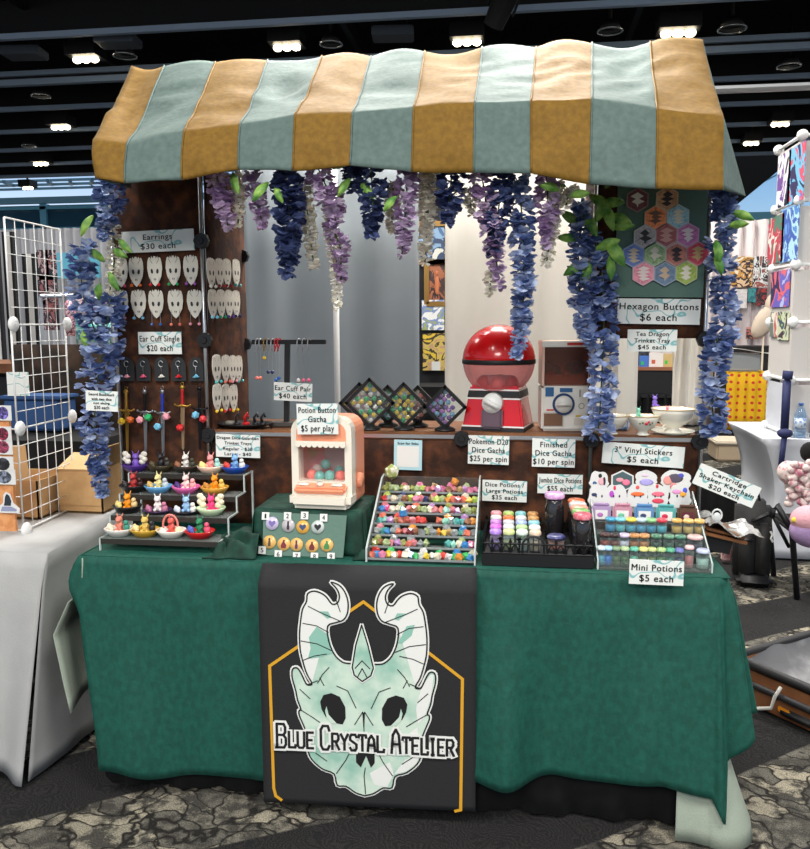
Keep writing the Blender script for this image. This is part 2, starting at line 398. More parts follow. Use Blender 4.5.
# table and its cloths
t = thing('folding_table', 'folding table under the green velvet cloth', 'table', (0, .38, 0))
f = MB(); f.box((0, 0, .725), (1.84, .74, .03), bev=.006); f.build('tabletop', M('table_plastic', (200, 200, 196), .5), t)
for sx in (-1, 1):
    for sy in (-1, 1):
        f = MB(); f.tube([(sx*.8, sy*.3, 0), (sx*.8, sy*.3, .71)], .014, 8); f.build('leg', DARKST, t)
f = MB(); f.smooth = True
def skirt(u, v):
    s = u*(1.84+2*.7); w = .012*math.sin(s*34)+.006*math.sin(s*81)
    w *= .3+.7*(1-v)
    z = .012 + .72*v
    if s < .7: return (-.915-w-.03*(1-v), .74-s, z)
    if s < 2.54: return (-.915+(s-.7), .035-w-.02*(1-v), z)
    return (.925+w+.03*(1-v), .035+(s-2.54), z)
f.sheet(skirt, 200, 8)
tag(f.build('table_skirt', M('black_cloth', (14, 14, 15), .95), solid=.003), 'long black skirt showing below the green tablecloth', 'tablecloth')
def translucent(m, k):
    n, l = m.node_tree.nodes, m.node_tree.links; b = n['Principled BSDF']; tl = n.new('ShaderNodeBsdfTranslucent'); mx = n.new('ShaderNodeMixShader'); mx.inputs[0].default_value = k
    tl.inputs[0].default_value = b.inputs['Base Color'].default_value; l.new(b.outputs[0], mx.inputs[1]); l.new(tl.outputs[0], mx.inputs[2]); l.new(mx.outputs[0], n['Material Output'].inputs[0])
translucent(GREYC, .4); translucent(WHITEC, .45)
SAGE = M('sage_cloth', (150, 160, 146), .85, bump=(240, .2))
f = MB(); f.smooth = True
f.sheet(lambda u, v: (lerp(-.94, .91, u), lerp(.0, .74, v), .7445), 12, 4)
def sage_left(u, v):       # hangs off the left front corner
    w = .012*math.sin(u*12+v*2)*v
    out = interp([0, .2, .28, .5, .8, 1], [0, .004, .050, .105, .080, .060], v)
    return (-.940 - out + w + .03*u*v, lerp(-.015, .50, u) - .03*v*(1-u), lerp(.7445, lerp(.26, .34, u), v))
f.sheet(sage_left, 20, 14)
def sage_right(u, v):
    crad_ = lambda q: .045 + .012*sstep(0, .2, q) + .062*q
    th = lerp(0, PI/2+.4, sstep(.28, 1, u)); z = lerp(.7445, .012, v); g = min(1, (T-z)/(T-.05))
    r = crad_(g) - .012 - .03*math.sin(g*PI) + (.13+.03*math.sin(u*14))*max(0, v-.72)*sstep(.1, .45, u)
    return (.90 - (.06+.03*v)*max(0, .28-u)/.28 + r*math.sin(th), .035 - r*math.cos(th), z)
f.sheet(sage_right, 34, 18)
tag(f.build('undercloth', SAGE, solid=.003), 'pale sage cloth peeking out from under the green velvet tablecloth', 'tablecloth')
GREEN = M('green_velvet', (12, 70, 58), .75, mott=(60, (16, 83, 70), .38, .68, (1, 1, .6)), bump=(30, .3), sheen=.55)
f = MB(); f.smooth = True
# flat top
f.sheet(lambda u, v: (lerp(-.945, .945, u), lerp(-.006, .76, v), T + .0015*math.sin(u*40)*math.sin(v*12)), 40, 12)
def crad(v): return .045 + .012*sstep(0, .2, v) + .062*v
def front(u, v):
    xl = lerp(-.955, -.90, sstep(.1, 1, v)) - .035*math.sin(min(1, v*4)*PI)*(1-v)
    x = lerp(xl, .90, u)
    ripple = .016*math.sin(u*21+.6) + .013*abs(math.sin(u*19+1.2)) + .008*math.sin(u*53+2+v*2)
    ripple += .025*math.exp(-((u-.70)/.03)**2) + .03*math.exp(-((u-.80)/.05)**2)*0
    ctr = math.exp(-((u-.475)/.16)**4)
    y = -.010 - .012*sstep(0, .2, v) - (.018+ripple*(1.0+.4*sstep(.55, .75, u))*(1-.7*ctr)-.012*ctr)*sstep(.02, 1, v)
    y = lerp(y, .035-crad(v), sstep(.9, 1, u))
    zb = interp([0, .10, .2, .45, .6, .75, .93, 1], [.085, .075, .085, .10, .130, .150, .165, .150], u) + .008*math.sin(u*43)*(1-sstep(.85, 1, u))
    return (x, y, lerp(T, zb, v))
f.sheet(front, 120, 26)
def corner(u, v):          # the cloth swings round the right front corner
    th = lerp(0, PI/2+.15, u); r = crad(v) + .026*v*math.sin(u*15)*sstep(0, .12, u)
    zb = lerp(.150, .085, sstep(0, .16, u)) if u < .16 else lerp(.085, .23, sstep(.16, .22, u)) + .12*sstep(.24, .7, u)
    return (.90 + r*math.sin(th), .035 - r*math.cos(th), lerp(T, zb, v))
f.sheet(corner, 44, 26)
def rside(u, v):
    a = Vector(corner(1, v)); return (a.x-.04*u*v, a.y+u*.66, lerp(T, lerp(.30, .34, u), v))
f.sheet(rside, 24, 26)
def lside(u, v):
    return (-.955-.012*math.sin(u*19)*v - .02*v, lerp(-.006, .70, u), lerp(T, lerp(.66, .56, u), v))
f.sheet(lside, 24, 8)
bmesh.ops.remove_doubles(f.bm, verts=f.bm.verts, dist=.0008)
tag(f.build('tablecloth', GREEN, solid=.004), 'dark green velvet tablecloth over the booth table', 'tablecloth')

# banner -------------------------------------------------------------------
BL, BR, BY = -.366, .258, -.090
bw, bh = .622, .700
t = thing('shop_banner', 'black hanging banner with horned dragon skull and gold border', 'banner', (BL, BY, .047), (0, 0, .045))
CLOTHB = M('banner_black', (36, 36, 38), .85, bump=(250, .15)); GOLD = M('banner_gold', (214, 158, 40), .6)
PRW = M('print_white', (228, 229, 224), .7); PRG = M('print_pale_green', (146, 190, 172), .7, mott=(10, (204, 222, 206), .34, .58)); PRT = M('print_teal', (140, 188, 172), .7); PRK = M('print_black', (24, 24, 26), .8)
def bwave(x, z): return 0.0
f = MB(); f.smooth = True
f.sheet(lambda u, v: (u*bw, bwave(u*bw, v*bh) + .0005*math.sin(u*9+v*5) + .055*sstep(.95, 1, v), v*bh + .008*sstep(.95, 1, v)), 30, 40)
f.build('cloth_panel', CLOTHB, t, solid=.003)
# crop coordinates of the printed emblem -> banner plane
def bc(x, y, k=0):
    X = (x-42)/(718-42)*bw; Z = bh - (y-45)/(806-45)*bh
    return Vector((X, bwave(X, Z) - .0035 - .00045*k, Z))
f = MB()
f.ribbon([bc(100, 795), bc(82, 782), bc(76, 755), bc(73, 348), bc(372, 132), bc(676, 370), bc(672, 800), bc(655, 805)], .0088)
f.build('gold_border', GOLD, t)
outer = [(368, 330), (318, 330), (298, 322), (278, 300), (262, 258), (260, 212), (285, 200), (310, 190), (323, 165), (324, 130), (314, 100), (297, 80), (273, 72), (290, 92), (298, 115), (292, 136), (275, 141), (260, 122), (245, 109), (220, 101), (199, 110), (195, 135), (182, 160), (175, 200), (171, 240), (172, 290), (180, 330), (192, 370), (207, 398), (200, 405), (188, 400), (172, 365), (160, 350), (146, 356), (145, 385), (155, 425), (160, 455), (170, 485), (164, 492), (165, 507), (174, 530), (185, 560), (192, 600), (190, 622), (202, 652), (235, 682), (272, 697), (282, 735), (310, 737), (340, 757), (369, 766)]
mir = lambda pts: [(738-x, y) for x, y in pts]
def crom(P, n=3):
    out = []; N = len(P)
    for i in range(N-1):
        p0, p1, p2, p3 = P[max(0, i-1)], P[i], P[i+1], P[min(N-1, i+2)]
        for q in range(n):
            t_ = q/n; out.append(tuple(.5*(2*p1[a]+(p2[a]-p0[a])*t_+(2*p0[a]-5*p1[a]+4*p2[a]-p3[a])*t_*t_+(3*p1[a]-p0[a]-3*p2[a]+p3[a])*t_**3) for a in (0, 1)))
    return out + [P[-1]]
raw = outer; outer = crom(outer)
full = outer + mir(outer)[::-1][1:-1]
f = MB(); f.ribbon([bc(*p, 1) for p in full], .0125, closed=True)             # white halo
f.mat(1)
f.poly([bc(*p, 2) for p in full])
horn = [p for p in raw if p[1] < 400 and p[0] < 326][4:28]
for h in (horn, mir(horn)): f.mat(0).poly([bc(*p, 3) for p in h])
for h in ([(200, 250), (225, 215), (262, 240), (275, 300), (225, 315), (195, 320), (205, 285)], [(232, 165), (262, 165), (272, 185), (258, 188)]):
    for g in ((h, mir(h)) if h[0][0] == 232 else (h,)): f.mat(2).poly([bc(*p, 4) for p in g])
f.mat(2).poly([bc(*p, 4) for p in ((505, 205), (530, 200), (520, 235), (490, 262), (478, 260))])
f.mat(0)
for h in ([(150, 360), (160, 358), (190, 405), (205, 470), (200, 520), (180, 500), (160, 440)], [(192, 620), (240, 640), (275, 690), (235, 678), (205, 650)], [(200, 530), (235, 560), (225, 600), (200, 590)]):
    f.poly([bc(*p, 3) for p in mir(h)])
f.poly([bc(*p, 3) for p in ((385, 690), (450, 650), (462, 690), (440, 735), (400, 728))])
f.mat(3)
f.ribbon([bc(*p, 5) for p in full], .0042, closed=True)
cr = [(366, 205), (347, 270), (335, 342), (341, 367), (366, 387), (393, 367), (401, 342), (385, 270)]
f.mat(1).poly([bc(*p, 5) for p in cr]); f.mat(0).ribbon([bc(*p, 5.4) for p in cr], .011, closed=True); f.mat(1).poly([bc(*p, 6) for p in cr]); f.mat(3).ribbon([bc(*p, 7) for p in cr], .004, closed=True)
f.ribbon([bc(*p, 7) for p in ((344, 345), (366, 320), (390, 345))], .003); f.ribbon([bc(*p, 7) for p in ((352, 372), (366, 345), (380, 372))], .003)
eye = [(232, 458), (243, 436), (268, 429), (294, 440), (311, 473), (312, 510), (302, 531), (275, 527), (248, 507), (236, 483)]
for g in (eye, mir(eye)):
    f.mat(3).poly([bc(*p, 5) for p in g])
sl = [(252, 472), (258, 500), (284, 529), (268, 528), (252, 510), (247, 488)]
for g in (sl, mir(sl)): f.mat(1).poly([bc(*p, 6) for p in g])
f.mat(3).poly([bc(*p, 5) for p in ((343, 600), (402, 600), (402, 655), (390, 671), (375, 632), (358, 671), (343, 655))])
lines = [[(200, 150), (240, 170), (300, 195)], [(182, 205), (225, 212), (262, 232)], [(175, 262), (225, 270), (270, 290)], [(180, 325), (215, 310), (255, 302)], [(225, 398), (240, 370), (262, 345)], [(285, 405), (320, 420), (345, 475)], [(245, 405), (232, 380)], [(300, 165), (285, 120)], [(170, 488), (205, 510), (235, 530)], [(190, 405), (225, 390)], [(168, 420), (200, 450)], [(215, 630), (250, 655)], [(280, 695), (310, 650), (330, 610)], [(340, 530), (366, 487), (369, 540)]]
for L in lines:
    for g in (L, mir(L)): f.ribbon([bc(*p, 5) for p in g], .0026)
f.ribbon([bc(*p, 5) for p in ((369, 490), (370, 600))], .0024); f.ribbon([bc(*p, 5) for p in ((372, 672), (368, 700), (372, 760))], .0026)
f.build('printed_emblem', [PRW, PRG, PRT, PRK], t, recalc=False)
# angular lettering: strokes on a 4 x 6 grid, thick white under thin black
GLY = {'B': [[(0, 0), (0, 6), (3, 6), (3.6, 5.2), (3.6, 3.9), (2.8, 3.2), (0, 3.2)], [(2.8, 3.2), (3.8, 2.4), (3.8, .8), (3, 0), (-.6, 0)]], 'L': [[(.4, 6), (.4, 0), (3.6, 0), (3.8, 1)]],
       'U': [[(.2, 6), (.2, .8), (1, 0), (2.8, 0), (3.6, .8), (3.6, 6)]], 'E': [[(3.6, 6), (.4, 6), (.4, 0), (3.6, 0)], [(.4, 3.1), (2.9, 3.1)]], 'C': [[(3.8, 4.8), (3.2, 6), (1, 6), (.1, 5), (.1, 1), (1, 0), (3, 0), (3.8, 1)]],
       'R': [[(.2, 0), (.2, 6), (2.8, 6), (3.5, 5.2), (3.5, 4), (2.8, 3.1), (.2, 3.1)], [(1.8, 3.1), (3.8, 0)]], 'Y': [[(0, 6), (1.9, 3.2), (3.8, 6)], [(1.9, 3.2), (1.9, 0)]], 'S': [[(3.6, 5), (2.9, 6), (.9, 6), (.2, 5.2), (.2, 4), (3.5, 2.3), (3.5, .9), (2.8, 0), (.9, 0), (.1, 1)]],
       'T': [[(-.1, 5), (.1, 6), (3.7, 6), (3.9, 5)], [(1.9, 6), (1.9, 0)]], 'A': [[(0, 0), (.6, 4.6), (1.9, 6), (3.2, 4.6), (3.8, 0)], [(.4, 2.3), (3.4, 2.3)]], 'I': [[(1, 6), (2.8, 6)], [(1.9, 6), (1.9, 0)], [(1, 0), (2.8, 0)]]}
f = MB()
for word, x0, x1, ybase0, ybase1 in (('BLUE', 92, 215, 612, 613), ('CRYSTAL', 232, 438, 613, 616), ('ATELIER', 456, 660, 616, 620)):
    nlt = len(word); adv = (x1-x0)/(nlt+.25)
    x = x0
    for i, ch in enumerate(word):
        cap = i == 0; wd = adv*(1.22 if cap else 1)*.80; hh = 78 if cap else 52; yb = lerp(ybase0, ybase1, i/nlt) - (0 if not cap else -2)
        if ch == 'I': wd *= .8
        for st in GLY[ch]:
            P = [(x + a/3.8*wd, yb - b/6*hh) for a, b in st]
            f.mat(0).ribbon([bc(*p, 9 + .15*(i % 2)) for p in P], .0215); f.mat(1).ribbon([bc(*p, 10 + .2*(i % 2)) for p in P], .0078)
        x += adv*(1.25 if cap else 1)*(.85 if ch == 'I' else 1.0)
f.build('lettering', [PRW, PRK], t, recalc=False)

# display stand: brown velvet over a wire cube frame ------------------------
GY = .44; C0 = .326
st = thing('display_stand', 'tall brown velvet covered display stand with wooden shelf', 'display stand', (0, GY, T))
def panel(x0, x1, y0, y1, z0, z1, name='fabric_panel'):
    """upright velvet panel from (x0,y0) to (x1,y1), world coordinates"""
    f = MB(); f.smooth = True; L = math.hypot(x1-x0, y1-y0); dx, dy = (x1-x0)/L, (y1-y0)/L; nx, ny = dy, -dx
    nu = max(4, int(L/.05)); nv = max(4, int((z1-z0)/.05))
    def fn(u, v):
        w = .004*noise.noise((u*L*9+x0*7, v*(z1-z0)*9, y0*5))
        return (x0+dx*L*u+nx*w, y0-GY+dy*L*u+ny*w, z0-T+(z1-z0)*v)
    f.sheet(fn, nu, nv); return f.build(name, BROWN, st, solid=.012)
ZT = 1.98
panel(-1.022, -.696, GY, GY, T+.003, ZT)
panel(-.690, -.672, GY+.01, .775, T+.003, ZT)
panel(-.690, .606, GY, GY, T+.003, 1.06)
panel(.606, .942, GY, GY, T+.003, 1.06)
panel(.606, .942, GY, GY, 1.395, ZT)
panel(.606, .600, GY+.01, .77, 1.085, ZT)
f = MB(); f.box((0, 0, 0), (1.64, .345, .018), bev=.003); f.box((0, -.176, 0), (1.64, .008, .024))
SHELFW = M('shelf_wood', (92, 55, 32), .5, mott=(5, (140, 92, 54), .35, .7, (1, 8, 1)))
sh = f.build('shelf', [SHELFW], st, loc=(.125, .172, 1.072-T))
f = MB(); f.box((0, 0, 0), (1.64, .006, .012)); f.build('shelf_edge', STEEL, st, loc=(.125, -.009, 1.070-T))
ST = 1.082
for x, z0, z1 in ((-.700, T, ZT), (.600, T, ZT), (.946, T, ZT), (-1.02, T, ZT)):
    f = MB(); f.smooth = True; f.tube([(x, -.014, z0-T+.002), (x, -.014, z1-T)], .0065, 8); f.build('pole', STEEL, st)
for x in (-1.02, -.685, .6, .942):
    f = MB(); f.smooth = True; f.tube([(x, .36 if x < 0 else .33, .01), (x, .36 if x < 0 else .33, 2.28-T)], .006, 8); f.build('pole', STEEL, st)
for x, z in ((-.698, 1.725), (-.698, 1.392), (-.698, 1.065), (.603, 1.068), (.946, 1.392), (.942, 1.066), (.18, 1.066)):
    f = MB(); f.cone((x, -.012, z-T), .028, .026, .016, 8, (PI/2, 0, 0)); f.cone((x, -.028, z-T), .012, .010, .004, 10, (PI/2, 0, 0)); f.build('connector', BLACK, st)
for z in (1.70, 1.37):
    f = MB(); f.cone((-.672, .33, z-T), .026, .026, .02, 8, (PI/2, 0, 0)); f.build('connector', BLACK, st)

# awning ---------------------------------------------------------------------
AG = M('gold_velvet', (108, 78, 15), .8, mott=(60, (126, 93, 24), .35, .7), bump=(11, .5), sheen=.1)
AT = M('sea_green_velvet', (78, 96, 91), .8, mott=(60, (90, 109, 104), .35, .7), bump=(11, .5), sheen=.1)
xb = [95, 125, 182, 238, 293, 351, 412, 474, 531, 590, 656, 722]; yb = [178, 183, 180, 169, 171, 166, 172, 173, 174, 184, 189, 190]
xk = [93, 127, 184, 240, 295, 353, 414, 475, 531, 592, 657, 723]; yk = [140, 146, 132, 126, 116, 114, 108, 104, 102, 100, 110, 118]
xt = [132, 165, 216, 268, 322, 371, 425, 482, 536, 592, 650, 702]; yt = [66, 67, 63, 61, 57, 57, 52, 48, 48, 44, 43, 40]
NS = 8
def aw(u, v):
    s = u*11; i = min(10, int(s)); q = s-i; ii = list(range(12))
    Yr, Yk = .56, .06
    tp = at(interp(ii, xt, s), interp(ii, yt, s), Yr); kp = at(interp(ii, xk, s), interp(ii, yk, s), Yk); bp = at(interp(ii, xb, s), interp(ii, yb, s), .02)
    tp.z += .012*math.sin(q*PI)*(1 if i % 3 else -1)
    if v < .7:
        w = v/.7; p = tp.lerp(kp, w); p.z += -.022*math.sin(w*PI) + .012*noise.noise((u*11, w*2.2, 2)) + .013*(1-abs(noise.noise((u*13+w*3, w*3.4-u*5, 5)))*2)*math.sin(w*PI)
    else:
        w = (v-.7)/.3; p = kp.lerp(bp, w); p.y += -.004*math.sin(w*PI*.9) + .016*noise.noise((u*20, w*1.5, 9))*w
    p.y += .007*noise.noise((u*16+v*3, v*5, 1))
    return p
f = MB(); f.smooth = True
f.sheet(aw, 11*NS, 40, lambda i, j: (i//NS) % 2)
# the back slope and the turned-down ends
def awback(u, v):
    a = aw(u, 0); return (a.x, a.y + .28*v, a.z - .16*v)
f.sheet(awback, 11*NS, 5, lambda i, j: (i//NS) % 2)
def endr(u, v):            # right end: hangs from the slope edge, flared outwards
    a = aw(1, u); w = sstep(.0, .45, u)
    o = at(745, 196, .34)
    b = Vector((lerp(a.x+.02, o.x, w), lerp(a.y+.05, .34, w), lerp(a.z-.02, o.z, w)))
    return a.lerp(b, v)
f.sheet(endr, 40, 8, lambda i, j: 1)
def endl(u, v):
    a = aw(0, u); w = sstep(.0, .5, u)
    b = Vector((lerp(a.x-.0, -.93, w), lerp(a.y+.06, .40, w), lerp(a.z-.02, 1.90, w)))
    return a.lerp(b, v)
f.sheet(endl, 40, 8, lambda i, j: 1)
bmesh.ops.remove_doubles(f.bm, verts=f.bm.verts, dist=.0006)
awn = tag(f.build('awning', [AG, AT], solid=.005), 'gold and sea green striped velvet awning over the booth', 'awning')
SEAM = M('awning_seam', (205, 205, 190), .8)
for i in range(1, 11):
    f = MB(); f.smooth = True; f.tube([Vector(aw(i/11, v/40)) + Vector((0, -.003, .004)) for v in range(41)], .0028, 5); f.build('seam', AT if i % 2 else AG, awn)

# ================================================================== PRICE CARDS
def sign(px, py, wpx, hpx, Y, tilt, lines, label, lean=0, mat=None, sizes=None, lift=None):
    """card centred on a photo point at depth Y; lines = [(text, fraction of width, centre height fraction from top, cap height fraction)]"""
    c = at(px, py, Y) if lift is None else lift; k = ppm(c.y, px, py); w, h = wpx*k, hpx*k
    f = MB(); f.box((0, 0, 0), (w, .004, h))
    o = f.build('price_sign', mat or CARD, loc=c, rot=(lean, math.radians(tilt), 0)); tag(o, label, 'sign')
    f = MB()
    for tx, fw_, cy, ch in lines: write(f, tx, 0, h/2-cy*h-ch*h/2, w*fw_, h*ch, y=-.0032, bold=.0004)
    f.build('lettering', INK, o, recalc=False); return o
FY = GY-.022
def L3(a, b, c, wa=.86, wb=.86, wc=.78): return [(a, wa, .20, .19), (b, wb, .50, .19), (c, wc, .80, .20)]
def L2(a, b, wa=.8, wb=.5): return [(a, wa, .30, .26), (b, wb, .73, .27)]
sign(158, 241, 72, 20, FY, -1.5, L2('Earrings', '$30 each', .40, .48), 'long price sign for earrings above the skull shaped earring cards')
sign(160, 343, 43, 21, FY, 0, L2('Ear Cuff Single', '$20 each', .92, .6), 'price sign for single ear cuffs above the black cards')
sign(102, 401, 32, 19, .215, 2, [('Sword Bookmark', .8, .17, .13), ('with two dice', .62, .40, .13), ('not sharp', .5, .60, .12), ('$30 each', .46, .82, .16)], 'small blurry price sign resting on the blue garland left of the swords')
sign(238, 446, 44, 22, .405, 1, [('Dragon Dice Guardian', .94, .14, .13), ('Trinket Trays', .6, .37, .13), ('Regular - $30', .66, .62, .14), ('Large - $40', .6, .85, .14)], 'price sign for dragon trinket trays above the clear stepped riser')
sign(317.5, 419, 41, 30, .098, -1, L3('Potion Button', 'Gacha', '$5 per play', .9, .44, .8), 'price sign taped to the front of the peach claw machine')
sign(488.5, 450, 41, 29, FY, 1, L3('Pokemon D20', 'Dice Gacha', '$25 per spin', .94, .8, .9), 'price sign on brown velvet below the red globe machine')
sign(553.5, 453, 43, 29, FY, .5, L3('Finished', 'Dice Gacha', '$10 per spin', .62, .84, .94), 'price sign on brown velvet below the white capsule machine')
sign(504.5, 491, 44.5, 21.5, FY, 1, L3('Dice Potions /', 'Large Potions', '$35 each', .86, .82, .56), 'price sign for large potions above the fenced black tray')
sign(560, 484, 45, 20, FY, .5, L2('Jumbo Dice Potions', '$55 each', .94, .56), 'price sign for jumbo dice potions above the tall jars')
sign(643, 455, 82, 22, FY-.01, 3.2, L2('3" Vinyl Stickers', '$5 each', .70, .38), 'wide price sign for vinyl stickers below the teacups')
sign(652, 340.5, 49.5, 22.5, FY, .5, L3('Tea Dragon', 'Trinket Tray', '$45 each', .66, .72, .56), 'price sign hanging at the top of the right window opening')
sign(658.5, 311.5, 83, 26, FY, 1.2, L2('Hexagon Buttons', '$6 each', .95, .44), 'largest price sign, right under the hexagon button board')
sign(726.5, 485.5, 66, 23, .20, 22.5, L3('Cartridge', 'Shaker Keychain', '$20 each', .56, .9, .5), 'steeply tilted price sign at the right end of the booth')
sign(656.3, 572.5, 54.5, 26, -.048, .5, L2('Mini Potions', '$5 each', .92, .62), 'price sign for mini potions leaning at the front edge of the table')
PB = M('pale_blue_card', (176, 214, 222), .6)
o = sign(408, 455, 28, 30, FY, 1, [('Scan for links', .74, .11, .08)], 'pale blue card with a white centre panel on brown velvet', mat=PB)
f = MB(); k_ = ppm(FY); f.poly([(x*k_, -.0026, z*k_) for x, z in ((-11, -12), (11, -12), (11, 9), (-11, 9))]); f.build('white_panel', WHITE, o, recalc=False)

# ================================================================== EARRINGS, CUFFS AND SWORDS ON THE LEFT PANELS
CREAM = M('card_cream', (214, 210, 198), .6); EYEB = M('card_ink', (44, 46, 48), .7)
PINKS = {'pink': (226, 96, 130), 'orange': (238, 110, 40), 'red': (214, 44, 48), 'green': (40, 172, 96), 'violet': (170, 96, 190), 'teal': (60, 176, 176), 'blue': (44, 96, 170), 'navy': (36, 44, 92), 'coral': (240, 128, 112), 'rose': (236, 160, 172), 'yellow': (240, 200, 48), 'white': (226, 224, 216), 'dark red': (128, 26, 34), 'purple': (108, 66, 156), 'emerald': (28, 150, 110), 'light blue': (120, 190, 222)}
def GEM(c): return M('gem_'+c.replace(' ', '_'), PINKS[c], .25, coat=.4)
skull_o = [(0, -.5), (.16, -.42), (.3, -.3), (.42, -.16), (.5, .1), (.47, .3), (.4, .44), (.3, .47), (.25, .38), (.2, .5), (.1, .42), (.06, .50)]
skull_o = skull_o + [(-x, z) for x, z in skull_o[::-1][:-1]]
def skull_card(c, w, h, rot, gem, dangle, label, group):
    f = MB(); f.prism([(x*w, 0, z*h) for x, z in skull_o], (0, .002, 0))
    o = f.build('earring_card', CREAM, loc=c, rot=rot); tag(o, label, 'earring card', group)
    f = MB()
    for s in (-1, 1):
        f.poly([(s*x*w, -.0008, z*h) for x, z in ((.09, -.03), (.13, .06), (.21, .09), (.27, .04), (.25, -.05), (.16, -.09))])
        f.poly([(s*x*w, -.0008, z*h) for x, z in ((.02, -.22), (.09, -.26), (.03, -.32))])
        f.ribbon([(s*.14*w, -.0008, .26*h), (s*.30*w, -.0008, .40*h)], .0012)
    f.build('skull_print', EYEB, o, recalc=False)
    for s in (-1, 1):
        f = MB(); f.tube([(s*w*.26, -.003, -h*.2), (s*w*.28, -.004, -h*(.36+dangle))], .0007, 4)
        f.mat(1).ico((s*w*.28, -.005, -h*(.36+dangle)-.003), .0062, 1, (R.random()*3, 1, 0)); f.build('earring', [STEEL, GEM(gem)], o)
    return o
k_ = ppm(FY)
g1 = 'skull shaped earring cards on the left front panel'
for i, (x, c) in enumerate(((120.6, 'pink'), (136, 'orange'), (154.7, 'red'), (173.2, 'green'), (190.7, 'violet'))):
    skull_card(at(x, 272.5-i*.6, FY+.004), 16*k_, 30*k_, (0, 0, 0), c, .06, 'upper row cream skull earring card with %s drops, %s from left' % (c, ORD[i]), g1)
for i, (x, c, d) in enumerate(((120.6, 'rose', .1), (138.5, 'light blue', .10), (156, 'blue', .32), (175.4, 'coral', .32), (194.7, 'rose', .30))):
    skull_card(at(x, 304, FY+.004), 16.5*k_, 29*k_, (0, 0, 0), c, d, 'lower row cream skull earring card with %s drops, %s from left' % (c, ORD[i]), g1)
SX = -.668
def atx(px, py, X): d = ray(px, py); return EYE + d*((X-CX)/d.x)
srot = (0, 0, PI/2-.05)
g2 = 'skull shaped earring cards on the receding side panel'
for row, py, xs in (('top', 273, ((211.5, 'white'), (220, 'dark red'), (227.5, 'dark red'), (236.5, 'teal'))), ('second', 304, ((213, 'light blue'), (221.5, 'emerald'), (229.5, 'purple'), (236.5, 'navy'))),
                    ('third', 369, ((217, 'teal'), (226, 'coral'), (233, 'rose'), (239, 'teal'))), ('bottom', 398, ((217.5, 'yellow'), (226, 'red'), (234, 'yellow')))):
    for i, (x, c) in enumerate(xs):
        p = atx(x, py, SX+.012)
        skull_card(p, .074, .100, srot, c, .05, '%s row card with %s earrings on the side panel, %s from the front' % (row, c, ORD[i]), g2)
BCARD = M('black_card', (38, 40, 42), .7)
arch = [(-.5, -.5), (.5, -.5), (.5, .18), (.3, .42), (0, .5), (-.3, .42), (-.5, .18)]
for i, (x, c) in enumerate(((127, 'rose'), (143.3, 'pink'), (161.4, 'white'), (178.6, 'red'), (196, 'light blue'))):
    f = MB(); f.prism([(a*15.5*k_, 0, b*25*k_) for a, b in arch], (0, .002, 0)); o = f.build('ear_cuff_card', BCARD, loc=at(x, 369, FY+.004)); tag(o, 'black arched card holding a silver ear cuff with %s charm' % c, 'ear cuff card', 'black ear cuff cards')
    f = MB(); f.smooth = True; f.tube([(math.cos(q)*.008, -.004, .018+math.sin(q)*.010) for q in [PI*.1+v*.3 for v in range(18)]], .0016, 5); f.tube([(0, -.004, .01), (.002, -.004, -.02)], .0008, 4)
    f.mat(1, False).ico((.002, -.006, -.024), .007, 1); f.mat(1).poly([(-.012, -.005, -.028), (.0, -.005, -.020), (.014, -.005, -.026), (.001, -.005, -.031)]); f.build('ear_cuff', [STEEL, GEM(c)], o)
SWG = M('antique_gold', (176, 138, 62), .35, .8); SWS = M('sword_silver', (150, 152, 156), .3, .9); SWK = M('sword_black', (24, 24, 28), .35, .5); SWB = M('sword_tan', (160, 136, 108), .4, .6)
GB = M('grip_blue', (28, 52, 150), .4); GR = M('grip_red', (176, 28, 32), .4)
def sword(px, ytop, yg, ytip, mats, charms, label):
    c = at(px, yg, FY-.010); k = ppm(c.y); up_, dn = (yg-ytop)*k, (ytip-yg)*k
    t = thing('miniature_sword', label, 'sword keychain', c, (0, math.radians(1.5), 0), 'miniature swords on the left panel')
    f = MB(); w = .0075
    f.prism([(-w, -.0, 0), (-w*.55, 0, -dn*.95), (0, 0, -dn), (w*.55, 0, -dn*.95), (w, 0, 0)], (0, .003, 0)); f.prism([(-.002, -.001, 0), (-.0012, -.001, -dn*.9), (.0012, -.001, -dn*.9), (.002, -.001, 0)], (0, .001, 0)); f.build('blade', mats[0], t)
    f = MB(); f.smooth = True; f.tube([(-.026, 0, .003), (-.015, 0, -.001), (0, 0, .002), (.015, 0, -.001), (.026, 0, .003)], [.0025, .0035, .006, .0035, .0025], 8); f.ball((-.027, 0, .004), .0042); f.ball((.027, 0, .004), .0042); f.build('guard', mats[1], t)
    f = MB(); f.smooth = True; f.tube([(0, 0, up_*q/6) for q in range(7)], [.005, .0062, .005, .0062, .005, .0058, .005], 8); f.build('grip', mats[2], t)
    f = MB(); f.smooth = True; f.ball((0, 0, up_), (.009, .007, .009)); f.tube([(math.cos(q)*.005, 0, up_+.013+math.sin(q)*.006) for q in [v*2*PI/10 for v in range(10)]], .0012, 4, True); f.build('pommel', mats[1], t)
    for (dx, dz, col) in charms:
        f = MB(); f.tube([(dx*k*.4, -.006, 0), (dx*k, -.010, -(dz-5)*k)], .0009, 4); ch = f.build('charm_chain', mats[1], t)
        f = MB(); f.ico((dx*k, -.012, -dz*k), .0145, 1, (R.random(), R.random(), R.random())); f.build('die_charm', GEM(col), ch)
sword(126.5, 391, 410.5, 455, (SWG, SWG, SWG), ((-4, 11, 'yellow'), (5.5, 9, 'orange')), 'gold miniature sword with yellow and orange dice charms')
sword(145, 391, 412, 455, (SWS, SWS, SWK), ((-4, 8, 'rose'), (5, 5, 'green')), 'silver miniature sword with black grip and pink and green dice')
